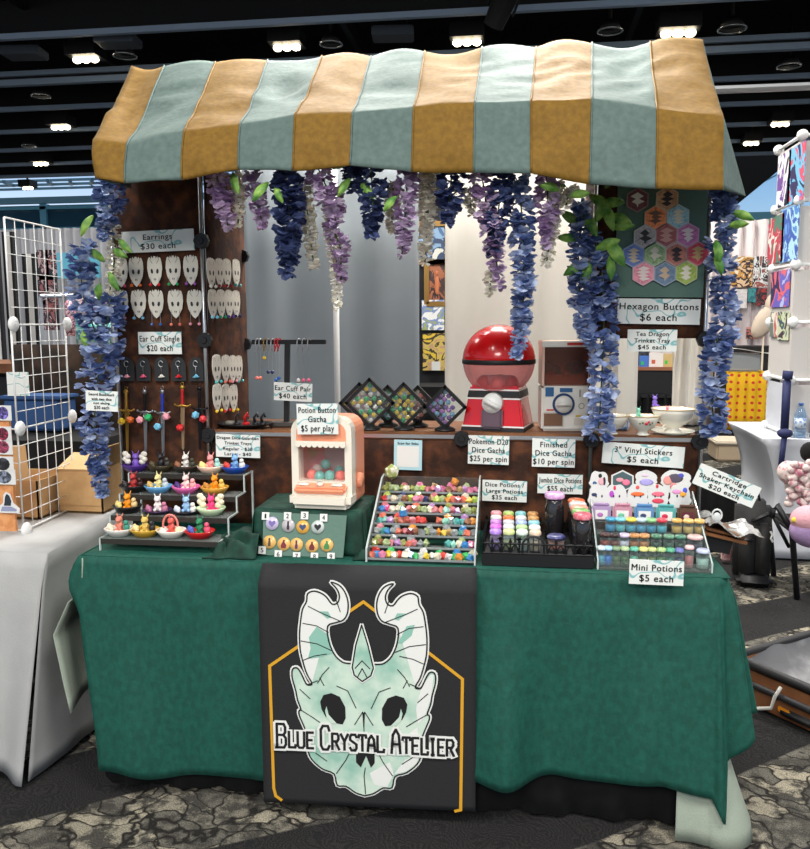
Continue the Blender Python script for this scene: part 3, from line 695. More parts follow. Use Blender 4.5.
sword(162.5, 391, 413, 460, (SWS, SWS, GB), ((-4, 14, 'light blue'), (5.5, 3, 'rose')), 'silver miniature sword with blue grip and pale blue die')
sword(182.5, 387, 406, 452, (SWB, SWG, GR), ((-1.5, 22, 'red'),), 'miniature sword with red grip, gold guard and red die')
sword(199.5, 388, 409, 452, (SWK, SWK, SWK), ((-3, 6, 'light blue'), (5, 9.5, 'red')), 'all black miniature sword with pale blue and red dice')

# ================================================================== HEXAGON BUTTON BOARD
BOARD = M('teal_felt', (92, 120, 110), .9, bump=(80, .2))
pts = [at(*q, FY+.004) for q in ((618, 180), (709, 180), (703, 297.5), (614.5, 297))]
c = sum(pts, Vector())/4
f = MB(); f.prism([p-c for p in pts], (0, .006, 0)); tag(f.build('felt_board', BOARD, loc=c), 'teal felt board carrying the hexagon buttons', 'display board')
hexes = [(313, 163, 'dusky maroon with a white skull', (108, 62, 68), (230, 226, 220)), (433, 158, 'tan with a dark winged mark', (196, 150, 112), (60, 52, 62)), (386, 235, 'orange with a tangled mark', (222, 132, 82), (116, 84, 70)), (477, 230, 'pale blue with a white upright mark', (146, 190, 206), (232, 226, 210)),
         (343, 312, 'grey with a black sword mark', (164, 158, 160), (46, 42, 44)), (430, 305, 'brick red with a rosy mark', (160, 84, 82), (216, 160, 150)), (517, 305, 'orchid pink with a white mark', (190, 112, 164), (240, 224, 226)), (297, 387, 'royal blue with a cream mark', (92, 116, 176), (214, 196, 170)),
         (383, 382, 'sage green with a cream mark', (140, 168, 118), (226, 218, 196)), (470, 383, 'terracotta with a dark arch mark', (178, 110, 94), (58, 40, 44)), (557, 380, 'crimson with a teal and gold mark', (190, 64, 82), (206, 172, 116)), (337, 460, 'rose with a pale mark', (214, 132, 148), (238, 220, 214)),
         (424, 462, 'slate blue with a tan mark', (98, 122, 148), (206, 178, 150)), (510, 457, 'lime green with a white mark', (152, 172, 76), (236, 230, 210))]
HX = [(math.sin(q*PI/3), math.cos(q*PI/3)) for q in range(6)]
for i, (x, y, nm, c1, c2) in enumerate(hexes):
    px, py = 560+x/4.05, 160+y/4.05; c = at(px, py, FY); r = 11.4*ppm(FY)
    f = MB(); f.prism([(a*r, 0, b*r) for a, b in HX], (0, .006, 0)); o = f.build('hexagon_button', M('hex_rim_%d' % i, [v*.62+90 for v in c1], .35, coat=.5), loc=c-Vector((0, .006, 0))); tag(o, 'hexagon button, ' + nm, 'button', 'hexagon buttons on the teal board')
    f = MB(); f.poly([(a*r*.88, -.0006, b*r*.88) for a, b in HX]); f.build('printed_face', art('hex_art_%d' % i, [[v*.85 for v in c1], c1, [min(255, v*1.15) for v in c1], c1], 30, i), o, recalc=False)
    f = MB(); rr = random.Random(i); n_ = 5 + i % 4
    for s in (-1, 1):
        P = [(0, r*.6)] + [(s*r*(rr.uniform(.34, .62) if q % 2 else rr.uniform(.06, .16)), r*(.5-1.05*q/n_)) for q in range(1, n_)] + [(0, -r*.6)]
        f.poly([(a, -.0012, b) for a, b in P])
    f.ball((0, -.001, r*.2), (r*.16, .0008, r*.2)); f.build('emblem', M('hex_ink_%d' % i, c2, .5), o, recalc=False)

# ================================================================== THINGS ON THE WOODEN SHELF
def onshelf(px, Y): p = at(px, 424, Y); p.z = ST; return p
# T-shaped cuff stand
b = onshelf(288, .56)
t = thing('earring_stand', 'black T shaped stand hung with ear cuffs on the shelf', 'jewellery stand', b)
f = MB(); f.box((-.012, 0, .009), (.10, .075, .016), bev=.004); f.build('base', M('stand_base', (70, 66, 62), .5), t)
f = MB(); k = ppm(.56); zb = at(288, 342, .56).z-ST
f.box((0, 0, zb/2+.01), (.018, .014, zb-.01), (0, .035, 0)); f.build('post', BLACK, t)
f = MB(); xl = at(252, 342, .56).x-b.x; xr = at(326, 342, .56).x-b.x; f.box(((xl+xr)/2, 0, zb), (xr-xl, .016, .016), bev=.002); f.build('crossbar', BLACK, t)
BAZ = b.z+zb
for i, (px, ln, ca, cb) in enumerate(((256.5, 34, 'white', 'coral'), (260, 34, 'white', 'coral'), (264.5, 14, 'yellow', 'yellow'), (268, 28, 'navy', 'navy'), (272, 28, 'navy', 'navy'), (275.5, 36, 'red', 'blue'), (278.5, 34, 'red', 'blue'), (298, 36, 'white', 'white'), (303, 36, 'white', 'pink'), (308.5, 36, 'white', 'pink'))):
    p = at(px, 342, .545); p.z = BAZ
    o = thing('ear_cuff', '%s ear cuff hanging from the black stand, with a %s drop' % (ORD[i] + ' from left', cb), 'ear cuff', p, group='ear cuffs on the black stand')
    f = MB(); f.smooth = True; f.tube([(math.cos(q)*.004+.003*math.sin(q*2), math.sin(q)*.013, -.010+math.cos(q)*.022) for q in [v*2*PI/16 for v in range(17)]], .0022, 5); f.build('cuff', GEM(ca) if ca == 'red' else (STEEL if i != 2 else SWG), o)
    f = MB(); f.tube([(0, -.006, -.02), (.003, -.006, -.5*ln*k), (0, -.006, -ln*k)], .0008, 4); f.build('chain', STEEL, o)
    f = MB(); f.ico((0, -.006, -ln*k-.006), .0075, 1); f.build('drop', GEM(cb), o)
o = sign(293, 392, 38, 17.5, .535, 2.5, L2('Ear Cuff Pair', '$40 each', .94, .72), 'price sign hanging on the black ear cuff stand')
# black dish with cuffs
c = onshelf(245, .50)
f = MB(); f.smooth = True; f.lathe([(.05, .0), (.075, .006), (.098, .016), (.10, .019), (.09, .017), (.06, .008), (0, .008)], n=28, sx=1.0, sy=.75); dish = tag(f.build('display_dish', BLACK, loc=c), 'black oval dish of small ear cuffs at the left shelf end', 'dish')
for i, (dx, col, nm) in enumerate(((-.055, (120, 116, 108), 'grey stub'), (-.028, (46, 44, 46), 'dark grey'), (.005, (190, 26, 32), 'red'), (.040, (30, 30, 34), 'black'), (.066, (30, 30, 34), 'black'))):
    f = MB(); f.smooth = True; mt = M('cuff_%d' % i, col, .35)
    if i == 0: f.box((0, 0, .008), (.03, .02, .016), bev=.003)
    else:
        f.box((0, 0, .006), (.022, .02, .012), bev=.002); f.tube([(-.004, 0, .012), (-.006, 0, .03), (.006, 0, .045), (.008, 0, .030)], .005, 6)
    lab = 'small %s figurine standing in the black dish' % nm if nm != 'black' else 'small black figurine in the black dish, %s the other black one' % ('left of' if i == 3 else 'right of')
    tag(f.build('figurine', mt, loc=c+Vector((dx, .0, .0085))), lab, 'figurine', 'pieces in the black dish')
# diamond shaped floating frames
FRM = M('frame_black', (26, 27, 28), .4); FILM = clear('frame_film', (235, 238, 238), .06, .05, .3)
def dframe(px, py, hpx, Y, tint, label):
    k = ppm(Y, px, py); h = hpx*k; c = at(px, py, Y); base = ST
    t = thing('floating_frame', label, 'display frame', (c.x, c.y, base), (0, 0, 0), 'diamond shaped frames on the shelf')
    z = c.z-base; z = max(z, h+.012)
    f = MB()
    D = [(0, h), (h, 0), (0, -h), (-h, 0)]
    for (a, b_), (a2, b2) in zip(D, D[1:]+D[:1]):
        m = ((a+a2)/2, (b_+b2)/2); ang = math.atan2(b2-b_, a2-a); f.box((m[0], 0, z+m[1]), (h*1.414+.010, .020, .011), (0, -ang, 0))
    f.build('frame', FRM, t)
    f = MB(); f.poly([(a*.98, -.004, z+b_*.98) for a, b_ in D]); f.build('film', FILM, t, recalc=False)
    f = MB(); f.smooth = True; f.lathe([(.036, 0), (.036, .004), (.030, .010), (.018, .014), (.016, .022), (0, .022)], n=18); f.build('base', FRM, t)
    return t, z, h
k = 0
DFC = []
for px, py, hp, Y, cols, nm in ((360, 412, 19, .60, ('yellow', 'white', 'rose'), 'mixed pale'), (370, 416, 23, .50, ('yellow', 'green', 'white'), 'yellow green'), (388, 411, 18, .60, ('light blue', 'green', 'teal'), 'bluish green'), (404, 415, 21, .51, ('yellow', 'yellow', 'green'), 'yellow'), (418, 411, 18, .60, ('coral', 'white', 'dark red'), 'rosy'), (445, 415, 20, .50, ('purple', 'light blue', 'violet'), 'violet')):
    t, z, h = dframe(px, py, hp, Y, cols, 'black diamond frame filled with %s dice on a round foot' % nm)
    n_ = 0
    for a in range(-4, 5):
        for b_ in range(-4, 5):
            if (a+b_) % 2 or abs(a)+abs(b_) > 4: continue
            if n_ >= 22: continue
            n_ += 1; x, zz = a*h*.19+R.uniform(-.003, .003), b_*h*.19+R.uniform(-.003, .003)
            f = MB(); f.ico((0, 0, 0), .0098, 1, (R.random()*3, R.random()*3, 0))
            o = f.build('die', M('dice_'+cols[(a*3+b_) % 3].replace(' ', '_'), [min(255, v*.8+30) for v in PINKS[cols[(a*3+b_) % 3]]], .25, coat=.3), loc=(t.location.x+x, t.location.y+.006, t.location.z+z+zz))
            DFC.append((o, nm, cols[(a*3+b_) % 3]))
for o, nm, c in DFC: tag(o, 'small %s die held inside the diamond frame of %s dice' % (c, nm), 'die', 'dice in the %s diamond frame' % nm)

# red globe machine
RED = M('machine_red', (206, 10, 18), .25, coat=.5); REDC = clear('globe_red', (226, 96, 100), .55, .06, .85)
Yg = .585; cg = at(500.5, 361, Yg); rg = 35*ppm(Yg)
t = thing('capsule_machine', 'round red globe gumball style machine with a white knob', 'vending machine', (cg.x-.006, Yg, ST), (0, 0, -.2))
zc = cg.z-ST
f = MB(); f.smooth = True; f.ball((0, 0, zc), rg, 32, 22)
bmesh.ops.delete(f.bm, geom=[v for v in f.bm.verts if v.co.z < zc-.10*rg], context='VERTS'); f.build('dome', RED, t, solid=.002)
f = MB(); f.smooth = True; f.ball((0, 0, zc), rg*.99, 32, 22); bmesh.ops.delete(f.bm, geom=[v for v in f.bm.verts if v.co.z > zc+.02*rg], context='VERTS'); f.build('bowl', clear('globe_clear', (240, 190, 190), .12, .05, .55), t)
f = MB(); f.smooth = True; f.lathe([(rg*1.004, zc-.07*rg), (rg*1.012, zc-.06*rg), (rg*1.012, zc+.05*rg), (rg*1.004, zc+.06*rg)], n=40); f.build('rim_band', BLACK, t)
zt = 1.235-ST; wt, wb_ = .083, .108
f = MB()
def ring(w, z): return [(-w, -w*.85, z), (w, -w*.85, z), (w, w*.85, z), (-w, w*.85, z)]
A = ring(wb_, 0); B = ring(wt, zt)
vs = [f.bm.verts.new(p) for p in A+B]
for i in range(4): f.bm.faces.new((vs[i], vs[(i+1) % 4], vs[4+(i+1) % 4], vs[4+i]))
f.bm.faces.new(vs[:4]); f.bm.faces.new(vs[4:]); bmesh.ops.bevel(f.bm, geom=list(f.bm.edges), offset=.006, segments=2, affect='EDGES'); f.build('body', RED, t)
def band(z0, z1, m, nm, g=.0015):
    f = MB(); w0 = lerp(wb_, wt, z0/zt)+g; w1 = lerp(wb_, wt, z1/zt)+g
    a, b_ = ring(w0, z0), ring(w1, z1)
    for i in range(4): f.poly((a[i], a[(i+1) % 4], b_[(i+1) % 4], b_[i]))
    f.build(nm, m, t)
band(zt-.040, zt-.018, BLACK, 'black_stripe'); band(zt-.017, zt-.012, WHITE, 'white_stripe'); band(zt-.046, zt-.041, WHITE, 'white_stripe'); band(.0, .012, BLACK, 'base_trim'); band(.013, .018, WHITE, 'white_stripe')
f = MB(); f.smooth = True; f.lathe([(.04, zt-.004), (.05, zt+.008), (.045, zt+.03), (0, zt+.03)], n=20); f.build('collar', M('collar_pink', (214, 150, 150), .4), t)
yf = -lerp(wb_, wt, .62)*.85
f = MB(); f.smooth = True; f.cone((0, yf+.004, zt*.62), .036, .033, .03, 22, (PI/2, 0, 0)); f.box((0, yf-.03, zt*.62), (.056, .016, .014), (0, .5, 0)); f.build('knob', WHITE, t)
f = MB(); f.box((.0, -.094, .044), (.074, .02, .072), (-.1, 0, 0), bev=.008); f.build('chute_door', M('chute_smoke', (94, 72, 82), .2, coat=.4), t)
for i, (a, b_, c_) in enumerate(((-.045, -.02, (206, 60, 66)), (.045, -.01, (206, 60, 66)), (.01, -.045, (226, 140, 140)), (.0, .03, (226, 140, 140)))):
    f = MB(); f.smooth = True; f.ball((0, 0, 0), .028, 14, 10); p = Matrix.Rotation(-.2, 3, 'Z') @ Vector((a, b_, 0))
    tag(f.build('capsule', M('capsule_red_%d' % (i//2), c_, .3, coat=.3), loc=(t.location.x+p.x, t.location.y+p.y, cg.z-rg*.60)), '%s capsule inside the bowl of the red globe machine, %s' % ('red' if i < 2 else 'pink', ('at left', 'at right', 'at front', 'at back')[i]), 'capsule', 'capsules in the red globe machine')

# white capsule machine
Yw = .52; kw = ppm(Yw, 565, 390)
cw = onshelf(565.5, Yw); t = thing('capsule_machine', 'boxy white toy capsule machine with a tinted window and dial', 'vending machine', cw, (0, 0, .06))
w2 = 24.5*kw; hT = at(565, 341, Yw).z-ST; hM = at(565, 386, Yw).z-ST; dp = .15
MWH = M('machine_white', (222, 219, 210), .45)
f = MB(); f.box((0, dp/2, hM/2), (w2*2, dp, hM), bev=.008); f.build('body', MWH, t)
f = MB(); f.box((0, dp/2, hT-.009), (w2*2+.004, dp, .018), bev=.004); f.box((-w2+.004, dp/2, (hM+hT)/2), (.008, dp, hT-hM)); f.box((w2-.004, dp/2, (hM+hT)/2), (.008, dp, hT-hM)); f.box((0, dp-.004, (hM+hT)/2), (w2*2, .008, hT-hM)); f.build('hopper', M('hopper_brown', (210, 172, 152), .4), t)
f = MB(); f.box((0, -.001, hT-.010), (w2*2+.006, .012, .020), bev=.003); f.build('top_trim', MWH, t)
f = MB(); f.box((0, .004, (hM+hT)/2-.006), (w2*1.9, .003, hT-hM-.02)); f.build('window', clear('smoke_window', (214, 176, 162), .08, .05, .4), t)
f = MB(); f.box((0, .045, hM+.018), (w2*1.7, .05, .036), bev=.006); f.build('inner_tray', M('tray_cream', (206, 186, 172), .5), t)
f = MB(); zz = hM*.60; f.cone((-.008, .002, zz), .037, .037, .008, 26, (PI/2, 0, 0)); f.build('dial_ring', M('dial_blue', (34, 60, 104), .4), t)
f = MB(); f.smooth = True; f.cone((-.008, -.004, zz), .030, .028, .010, 24, (PI/2, 0, 0)); f.box((-.008, -.018, zz), (.050, .012, .013), bev=.003); f.build('dial', MWH, t)
f = MB(); f.box((-.042, .0, hM*.26), (.062, .008, hM*.27)); f.build('chute', M('chute_brown', (116, 84, 62), .35), t)
f = MB(); f.box((-.042, -.003, hM*.26), (.070, .006, hM*.32), bev=.002); f.mat(0); f.build('chute_frame', M('frame_cream', (206, 200, 188), .5), t).location.y = .004
f = MB(); f.box((.042, 0, hM*.22), (.03, .006, hM*.15)); f.build('coin_return', M('frame_cream', (206, 200, 188), .5), t)
f = MB(); f.box((-.055, .0, hM*.87), (.028, .004, hM*.2)); f.box((.0, .0, hM*.91), (.042, .004, hM*.09)); f.build('blue_decal', M('decal_blue', (40, 92, 140), .5), t)
f = MB(); f.box((.046, .0, hM*.84), (.005, .006, hM*.16)); f.tube([(.052+math.cos(q)*.009, -.001, hM*.56+math.sin(q)*.009) for q in [v*2*PI/12 for v in range(12)]], .0015, 5, True); f.build('coin_slot', M('slot_grey', (150, 146, 138), .4), t)
f = MB(); f.box((-.052, .0, hM*.47), (.024, .003, .005)); f.build('red_decal', M('decal_red', (206, 52, 40), .5), t)
f = MB(); f.box((.03, -.006, hT-.010), (.06, .003, .009)); f.build('red_decal', M('decal_red', (206, 52, 40), .5), t)
f = MB(); f.box((.045, .0, hM*.34), (.024, .003, .006)); f.build('yellow_decal', M('decal_yellow', (206, 176, 70), .5), t)
for i, (dx, dz, c_, nm) in enumerate(((-.058, .055, (34, 44, 76), 'navy'), (-.036, .045, (50, 84, 130), 'blue'), (.020, .052, (40, 60, 104), 'dark blue'), (.046, .06, (52, 78, 140), 'bright blue'), (-.052, .030, (180, 40, 40), 'red'), (.0, .034, (176, 140, 50), 'yellow'))):
    f = MB(); f.smooth = True; f.ball((0, 0, 0), .024 if i < 4 else .018, 14, 10); p = Vector((dx, .085 if i < 4 else .04, hM+dz))
    tag(f.build('capsule', M('capsule_w%d' % i, c_, .35), loc=cw+p), '%s capsule behind the tinted window of the white machine' % nm, 'capsule', 'capsules in the white machine')

# teacups and little dragons in the right opening
CHINA = M('white_china', (232, 228, 214), .25, coat=.4); CHG = M('china_gold', (190, 160, 110), .3)
def cup(px, Y, hpx, rpx, label, pattern=None, handle=1, name='teacup'):
    k = ppm(Y, px, 430); c = onshelf(px, Y); h, r = hpx*k*1.45, rpx*k*1.18
    t = thing(name, label, 'teacup' if name == 'teacup' else 'bowl', c)
    f = MB(); f.smooth = True; f.lathe([(r*.40, 0), (r*.42, h*.06), (r*.28, h*.16), (r*.36, h*.24), (r*.78, h*.5), (r*.96, h*.82), (r*1.04, h), (r*1.0, h), (r*.88, h*.74), (r*.3, h*.3), (0, h*.28)], n=28); f.build('bowl', CHINA, t)
    f = MB(); f.smooth = True; f.tube([(r*1.04*math.cos(q), r*1.04*math.sin(q), h) for q in [v*2*PI/28 for v in range(28)]], .0016, 5, True); f.build('gilt_rim', CHG, t)
    if handle:
        f = MB(); f.smooth = True; f.tube([(r*.9*handle, 0, h*.84), (r*1.35*handle, 0, h*.95), (r*1.5*handle, 0, h*.66), (r*1.2*handle, 0, h*.4), (r*.7*handle, 0, h*.42)], [.003, .0038, .004, .0035, .003], 7); f.build('handle', CHINA, t)
    if pattern:
        f = MB(); f.smooth = True
        for a, z, s_, m_ in pattern:
            f.mi = m_; rr = r*lerp(.78, .96, (z-.5)/.32)*1.005; q = -PI/2+a; f.ball((rr*math.cos(q), rr*math.sin(q), h*z), (s_, s_, s_*.9), 8, 6)
        f.build('flower_pattern', [M('rose_paint', (190, 50, 70), .4), M('leaf_paint', (92, 104, 70), .4)], t)
    return t
f = MB(); f.box((0, 0, .028), (.074, .03, .056), bev=.006); bx = onshelf(618, .57); o = tag(f.build('porcelain_box', M('blue_white_china', (196, 208, 224), .25, mott=(60, (92, 126, 176), .52, .64)), loc=bx), 'small blue and white porcelain box behind the left teacup', 'box')
cup(611, .46, 13.5, 15, 'plain white teacup nearest the blue garland on the shelf', None, 0)
cup(643, .445, 14, 13.5, 'white teacup with a red rose pattern and curled handle', [(.1, .66, .006, 0), (-.15, .7, .004, 1), (.38, .62, .004, 1), (.55, .7, .003, 1), (-.35, .66, .003, 1), (.25, .75, .004, 0)], 1)
c = onshelf(673, .47); k = ppm(.47)
f = MB(); f.smooth = True; f.lathe([(.03, 0), (.045, .003), (20*k, .012), (20*k, .0145), (.05, .006), (0, .006)], n=30); tag(f.build('saucer', CHINA, loc=c), 'white saucer under the large teacup at the right end', 'saucer')
o = cup(671, .47, 17, 18, 'large white scalloped teacup on a saucer at the right end', None, 0); o.location.z += .007; o.location.x = c.x
def small_dragon(loc, s, m, label, group=None, cat='figurine', name='dragon_figurine', rz=0, wings=False, ears=2):
    f = MB(); f.smooth = True
    f.ball((0, 0, .42*s), (.26*s, .22*s, .40*s), 10, 8); f.ball((0, -.06*s, .92*s), (.25*s, .24*s, .22*s), 10, 8); f.ball((0, -.26*s, .86*s), (.13*s, .13*s, .10*s), 8, 6)
    for q in (-1, 1):
        f.cone((q*.14*s, .0, 1.06*s), .07*s, .01*s, .32*s, 7, (-.25, q*.35, 0)); f.ball((q*.2*s, -.16*s, .14*s), (.12*s, .17*s, .13*s), 8, 6); f.ball((q*.2*s, -.18*s, .5*s), (.07*s, .12*s, .09*s), 6, 5)
        if wings: f.prism([(q*.12*s, .14*s, .5*s), (q*.62*s, .2*s, .95*s), (q*.7*s, .2*s, .6*s), (q*.5*s, .2*s, .45*s)], (0, .03*s, 0))
    f.tube([(0, .18*s, .15*s), (.25*s, .3*s, .1*s), (.5*s, .18*s, .1*s), (.58*s, -.05*s, .14*s)], [.14*s, .11*s, .07*s, .02*s], 7)
    o = f.build(name, m, loc=loc, rot=(0, 0, rz)); return tag(o, label, cat, group) if label else o
small_dragon(onshelf(654, .47)+Vector((0, 0, .0)) + Vector((0, 0, 24.6*k+.007)), .030, M('dragon_purple', (140, 110, 206), .4), 'tiny purple dragon perched on the rim of the large teacup')
small_dragon(onshelf(667, .42)+Vector((.0, 0, .071)), .022, M('dragon_pink', (236, 140, 160), .4), 'tiny pink dragon perched at the front of the large teacup')
small_dragon(onshelf(640, .455)+Vector((-.006, -.0, .058)), .026, M('dragon_mint', (130, 206, 180), .4), 'tiny mint dragon peeking from the rose patterned teacup')
p = at(690, 342, .70); q = at(691, 440, .70)
f = MB(); f.smooth = True; w = 13.5*ppm(.70)
f.sheet(lambda u, v: ((u-.5)*2*w*(1-.06*v), .012*math.sin(u*11)+.008*math.sin(u*23+v*2), -v*.34), 26, 8); tag(f.build('white_cloth', WHITEC, loc=(p.x, .72, 1.425), solid=.003), 'white cloth hanging at the right side of the window opening', 'cloth')
p = at(612, 342, .70)
f = MB(); f.smooth = True; w = 7*ppm(.70)
f.sheet(lambda u, v: ((u-.5)*2*w, .008*math.sin(u*9), -v*.34), 14, 8); tag(f.build('white_cloth', WHITEC, loc=(p.x, .72, 1.425), solid=.003), 'narrow white cloth strip at the left side of the window opening', 'cloth')

# ================================================================== STEPPED RISER OF DRAGON TRAYS
ACR = clear('clear_acrylic', (238, 242, 240), .025, .04, .45); ACE = M('acrylic_edge', (196, 206, 204), .15, coat=.6)
ACR2 = clear('clear_acrylic_shelf', (206, 212, 210), .03, .04, .3)
TIER = [(.045, .135, .792, -.912, -.528), (.135, .225, .844, -.922, -.530), (.225, .315, .893, -.932, -.533), (.315, .40, .947, -.942, -.537)]
rz0 = Vector((-.72, .05, T))
t = thing('stepped_riser', 'clear four step acrylic riser at the left end of the table', 'riser', rz0)
for i, (y0, y1, z, x0, x1) in enumerate(TIER):
    f = MB(); f.box(((x0+x1)/2, (y0+y1)/2, z-.002), (x1-x0, y1-y0, .003)); f.build('step', ACR2, t).location = -rz0
    f = MB(); f.box(((x0+x1)/2, y0+.001, z-.009), (x1-x0, .003, .016)); f.build('lip', clear('lip_smoke', (96, 92, 88), .3, .1, .7), t).location = -rz0
    for x in (x0, x1):
        zb = T+.004 if i == 0 else TIER[i-1][2]
        f = MB(); f.box((x, y0, (zb+z)/2), (.004, .007, z-zb)); f.box((x, (y0+y1)/2, z-.001), (.004, y1-y0, .005)); f.build('riser_edge', ACE, t).location = -rz0
    for x in (x0, x1):
        if i == 3: f = MB(); f.box((x, y1, (T+z)/2+.003), (.006, .008, z-T-.006)); f.build('back_leg', ACE, t).location = -rz0
def tray(px, k_, cols, label, extra='', flat=0):
    y0, y1, z, x0, x1 = TIER[k_]; Y = (y0+y1)/2
    c = at(px, 500, Y); c.z = z; bowl, drag, x1_, x2_ = cols
    t = thing('trinket_tray', label, 'trinket tray', c, (0, 0, 0), 'dragon trinket trays on the clear riser')
    r = .047
    f = MB(); f.smooth = True; h = .011 if flat else .022
    f.lathe([(r*.62, 0), (r*.68, .001), (r*.86, h*.55), (r*1.02, h), (r*1.0, h+.002), (r*.94, h), (r*.7, h*.45), (0, h*.38)], n=24, sy=.85); f.build('bowl', M('tray_'+'_'.join(map(str, bowl)), bowl, .3, coat=.4), t)
    dm = M('trayd_'+'_'.join(map(str, drag)), drag, .4)
    small_dragon((.0, .004, h*.4), .045, dm, None, rz=R.uniform(-.4, .4)).parent = t
    em = M('trayx_'+'_'.join(map(str, x1_)), x1_, .4); e2 = M('trayx_'+'_'.join(map(str, x2_)), x2_, .4)
    if extra == 'wings':
        for s in (-1, 1):
            f = MB(); f.smooth = True
            for q in range(4): f.ball((s*(.026+.008*(q % 2)), -.002, h+.010+.009*q), (.012, .008, .010), 8, 6)
            f.build('wing', em, t)
    elif extra == 'hoop':
        f = MB(); f.smooth = True; f.tube([(math.cos(q)*.024, -.004, h+.016+math.sin(q)*.032) for q in [-.3+v*(PI+.6)/16 for v in range(17)]], .0035, 6); f.build('hoop', em, t)
        f = MB(); f.smooth = True; f.ball((.028, -.012, h+.002), .011, 8, 6); f.build('flower', e2, t)
    else:
        f = MB(); f.smooth = True; f.ball((.027, -.006, h+.006), (.011, .010, .013), 8, 6); f.ball((.027, -.010, h+.021), .008, 8, 6); f.build('side_figure', em, t)
        f = MB(); f.smooth = True; f.ball((-.026, -.008, h+.004), (.012, .010, .010), 8, 6); f.ball((-.018, -.016, h), .007, 8, 6); f.ball((-.032, -.002, h+.010), .006, 8, 6); f.build('ornament', e2, t)
    return t
WH_ = (232, 226, 214)
tray(137, 3, ((74, 42, 128), (132, 96, 196), (226, 220, 206), (226, 220, 206)), 'purple tray with a lilac dragon and white wings, top step far left', 'wings')
tray(162, 3, ((66, 58, 38), (40, 38, 42), (60, 56, 50), (80, 70, 48)), 'dark olive tray with a black dragon on the top step')
tray(187, 3, ((54, 48, 40), (228, 222, 214), (60, 62, 44), (150, 96, 70)), 'dark brown tray with a black and white dragon on the top step')
tray(211.7, 3, ((238, 214, 190), (240, 150, 150), (160, 220, 210), (244, 220, 140)), 'cream and pink tray with a pink dragon on the top step')
tray(236, 3, ((30, 76, 170), (120, 170, 220), (236, 232, 226), (210, 60, 50)), 'deep blue tray with a pale blue dragon, top step far right')
tray(134, 2, ((30, 28, 28), (178, 56, 56), (60, 30, 30), (40, 36, 36)), 'black tray with a brick red dragon on the third step up')
tray(159, 2, ((110, 176, 226), (232, 214, 150), (200, 210, 214), (206, 170, 100)), 'sky blue tray with a cream dragon on the third step up')
tray(186.5, 2, ((232, 110, 176), (240, 214, 206), (244, 170, 170), (70, 44, 110)), 'hot pink tray with a pale dragon on the third step up')
tray(215, 2, ((214, 160, 60), (238, 150, 28), (230, 190, 90), (180, 120, 40)), 'golden tray with an orange dragon on the third step up')
tray(127, 1, ((30, 28, 28), (242, 150, 24), (230, 200, 140), (220, 200, 120)), 'black tray with an orange dragon and cream pieces, second step', '')
tray(157, 1, ((70, 46, 84), (236, 228, 224), (196, 120, 150), (170, 100, 130)), 'flat plum dish with a white dragon on the second step', '', 1)
tray(185.5, 1, ((28, 30, 44), (150, 190, 226), (238, 232, 224), (200, 206, 214)), 'flat navy dish with a pale blue dragon on the second step', '', 1)
tray(210.7, 1, ((206, 232, 190), (240, 62, 130), (240, 228, 196), (240, 228, 196)), 'mint tray with a hot pink dragon and cream wings', 'wings')
tray(118, 0, ((238, 234, 226), (220, 132, 110), (60, 140, 120), (236, 220, 190)), 'white tray with a salmon dragon, bottom step far left')
tray(143.5, 0, ((206, 162, 56), (218, 186, 96), (40, 40, 44), (226, 206, 150)), 'mustard tray with a gold and black dragon on the bottom step')
tray(170, 0, ((240, 234, 222), (214, 92, 82), (226, 130, 120), (240, 214, 170)), 'white tray with a red dragon under a beaded hoop', 'hoop')
tray(198.5, 0, ((206, 32, 34), (40, 128, 88), (226, 90, 120), (70, 90, 170)), 'bright red tray with a green dragon, bottom step far right')

# ================================================================== DRAPED BOX, BUTTON BOARD AND CLAW MACHINE
DX0, DX1, DY0, DY1, DZ = -.428, -.098, .095, .325, .885
RDARK = M('riser_velvet', (7, 42, 32), .75, mott=(30, (14, 66, 52), .40, .70), bump=(30, .25), sheen=.5)
f = MB(); f.smooth = True
f.sheet(lambda u, v: (lerp(DX0, DX1, u), lerp(DY0, DY1, v), DZ+.001*math.sin(u*9)), 14, 10)
def dfront(u, v):
    per = DX1-DX0; w = .006*math.sin(u*22)*v
    return (lerp(DX0-.004*v, DX1+.012*v, u), DY0-.006*sstep(0, .2, v)-w-.012*v, lerp(DZ, T+.004, v))
f.sheet(dfront, 30, 10)
f.sheet(lambda u, v: (DX0-.006*sstep(0, .2, v)-.008*v*(1+math.sin(u*14)), lerp(DY0-.018*v, DY1, u), lerp(DZ, T+.004, v)), 18, 10)
f.sheet(lambda u, v: (DX1+.014*v+.010*v*math.sin(u*17), lerp(DY0-.018*v, DY1, u), lerp(DZ, T+.004, v)), 18, 10)
def pool(u, v):            # the bunched end of the cloth lying to the left and in front
    x = lerp(-.565, -.405, u); y = lerp(-.005, .22, v)
    e = sstep(0, .2, u)*sstep(0, .12, v)*sstep(0, .12, 1-v)
    fold = abs(math.sin(x*52+y*30+1.5*noise.noise((x*9, y*9, 2))))
    z = T+.005+e*(.016+.040*sstep(.2, 1, u)*(.5+.5*v)+.026*fold+.012*noise.noise((x*40, y*22, 1))); return (x+.02*noise.noise((y*14, 3, u*3))+.015*math.sin(v*9), y+.012*noise.noise((x*20, 5, 1)), z)
f.sheet(pool, 44, 40)
def poolr(u, v):
    x = lerp(-.115, -.055, u); y = lerp(.03, .30, v); e = math.sin(u*PI)*sstep(0, .1, v)
    return (x, y, T+.005+e*(.022+.012*noise.noise((x*40, y*22, 4))))
f.sheet(poolr, 12, 26)
bmesh.ops.remove_doubles(f.bm, verts=f.bm.verts, dist=.0006)
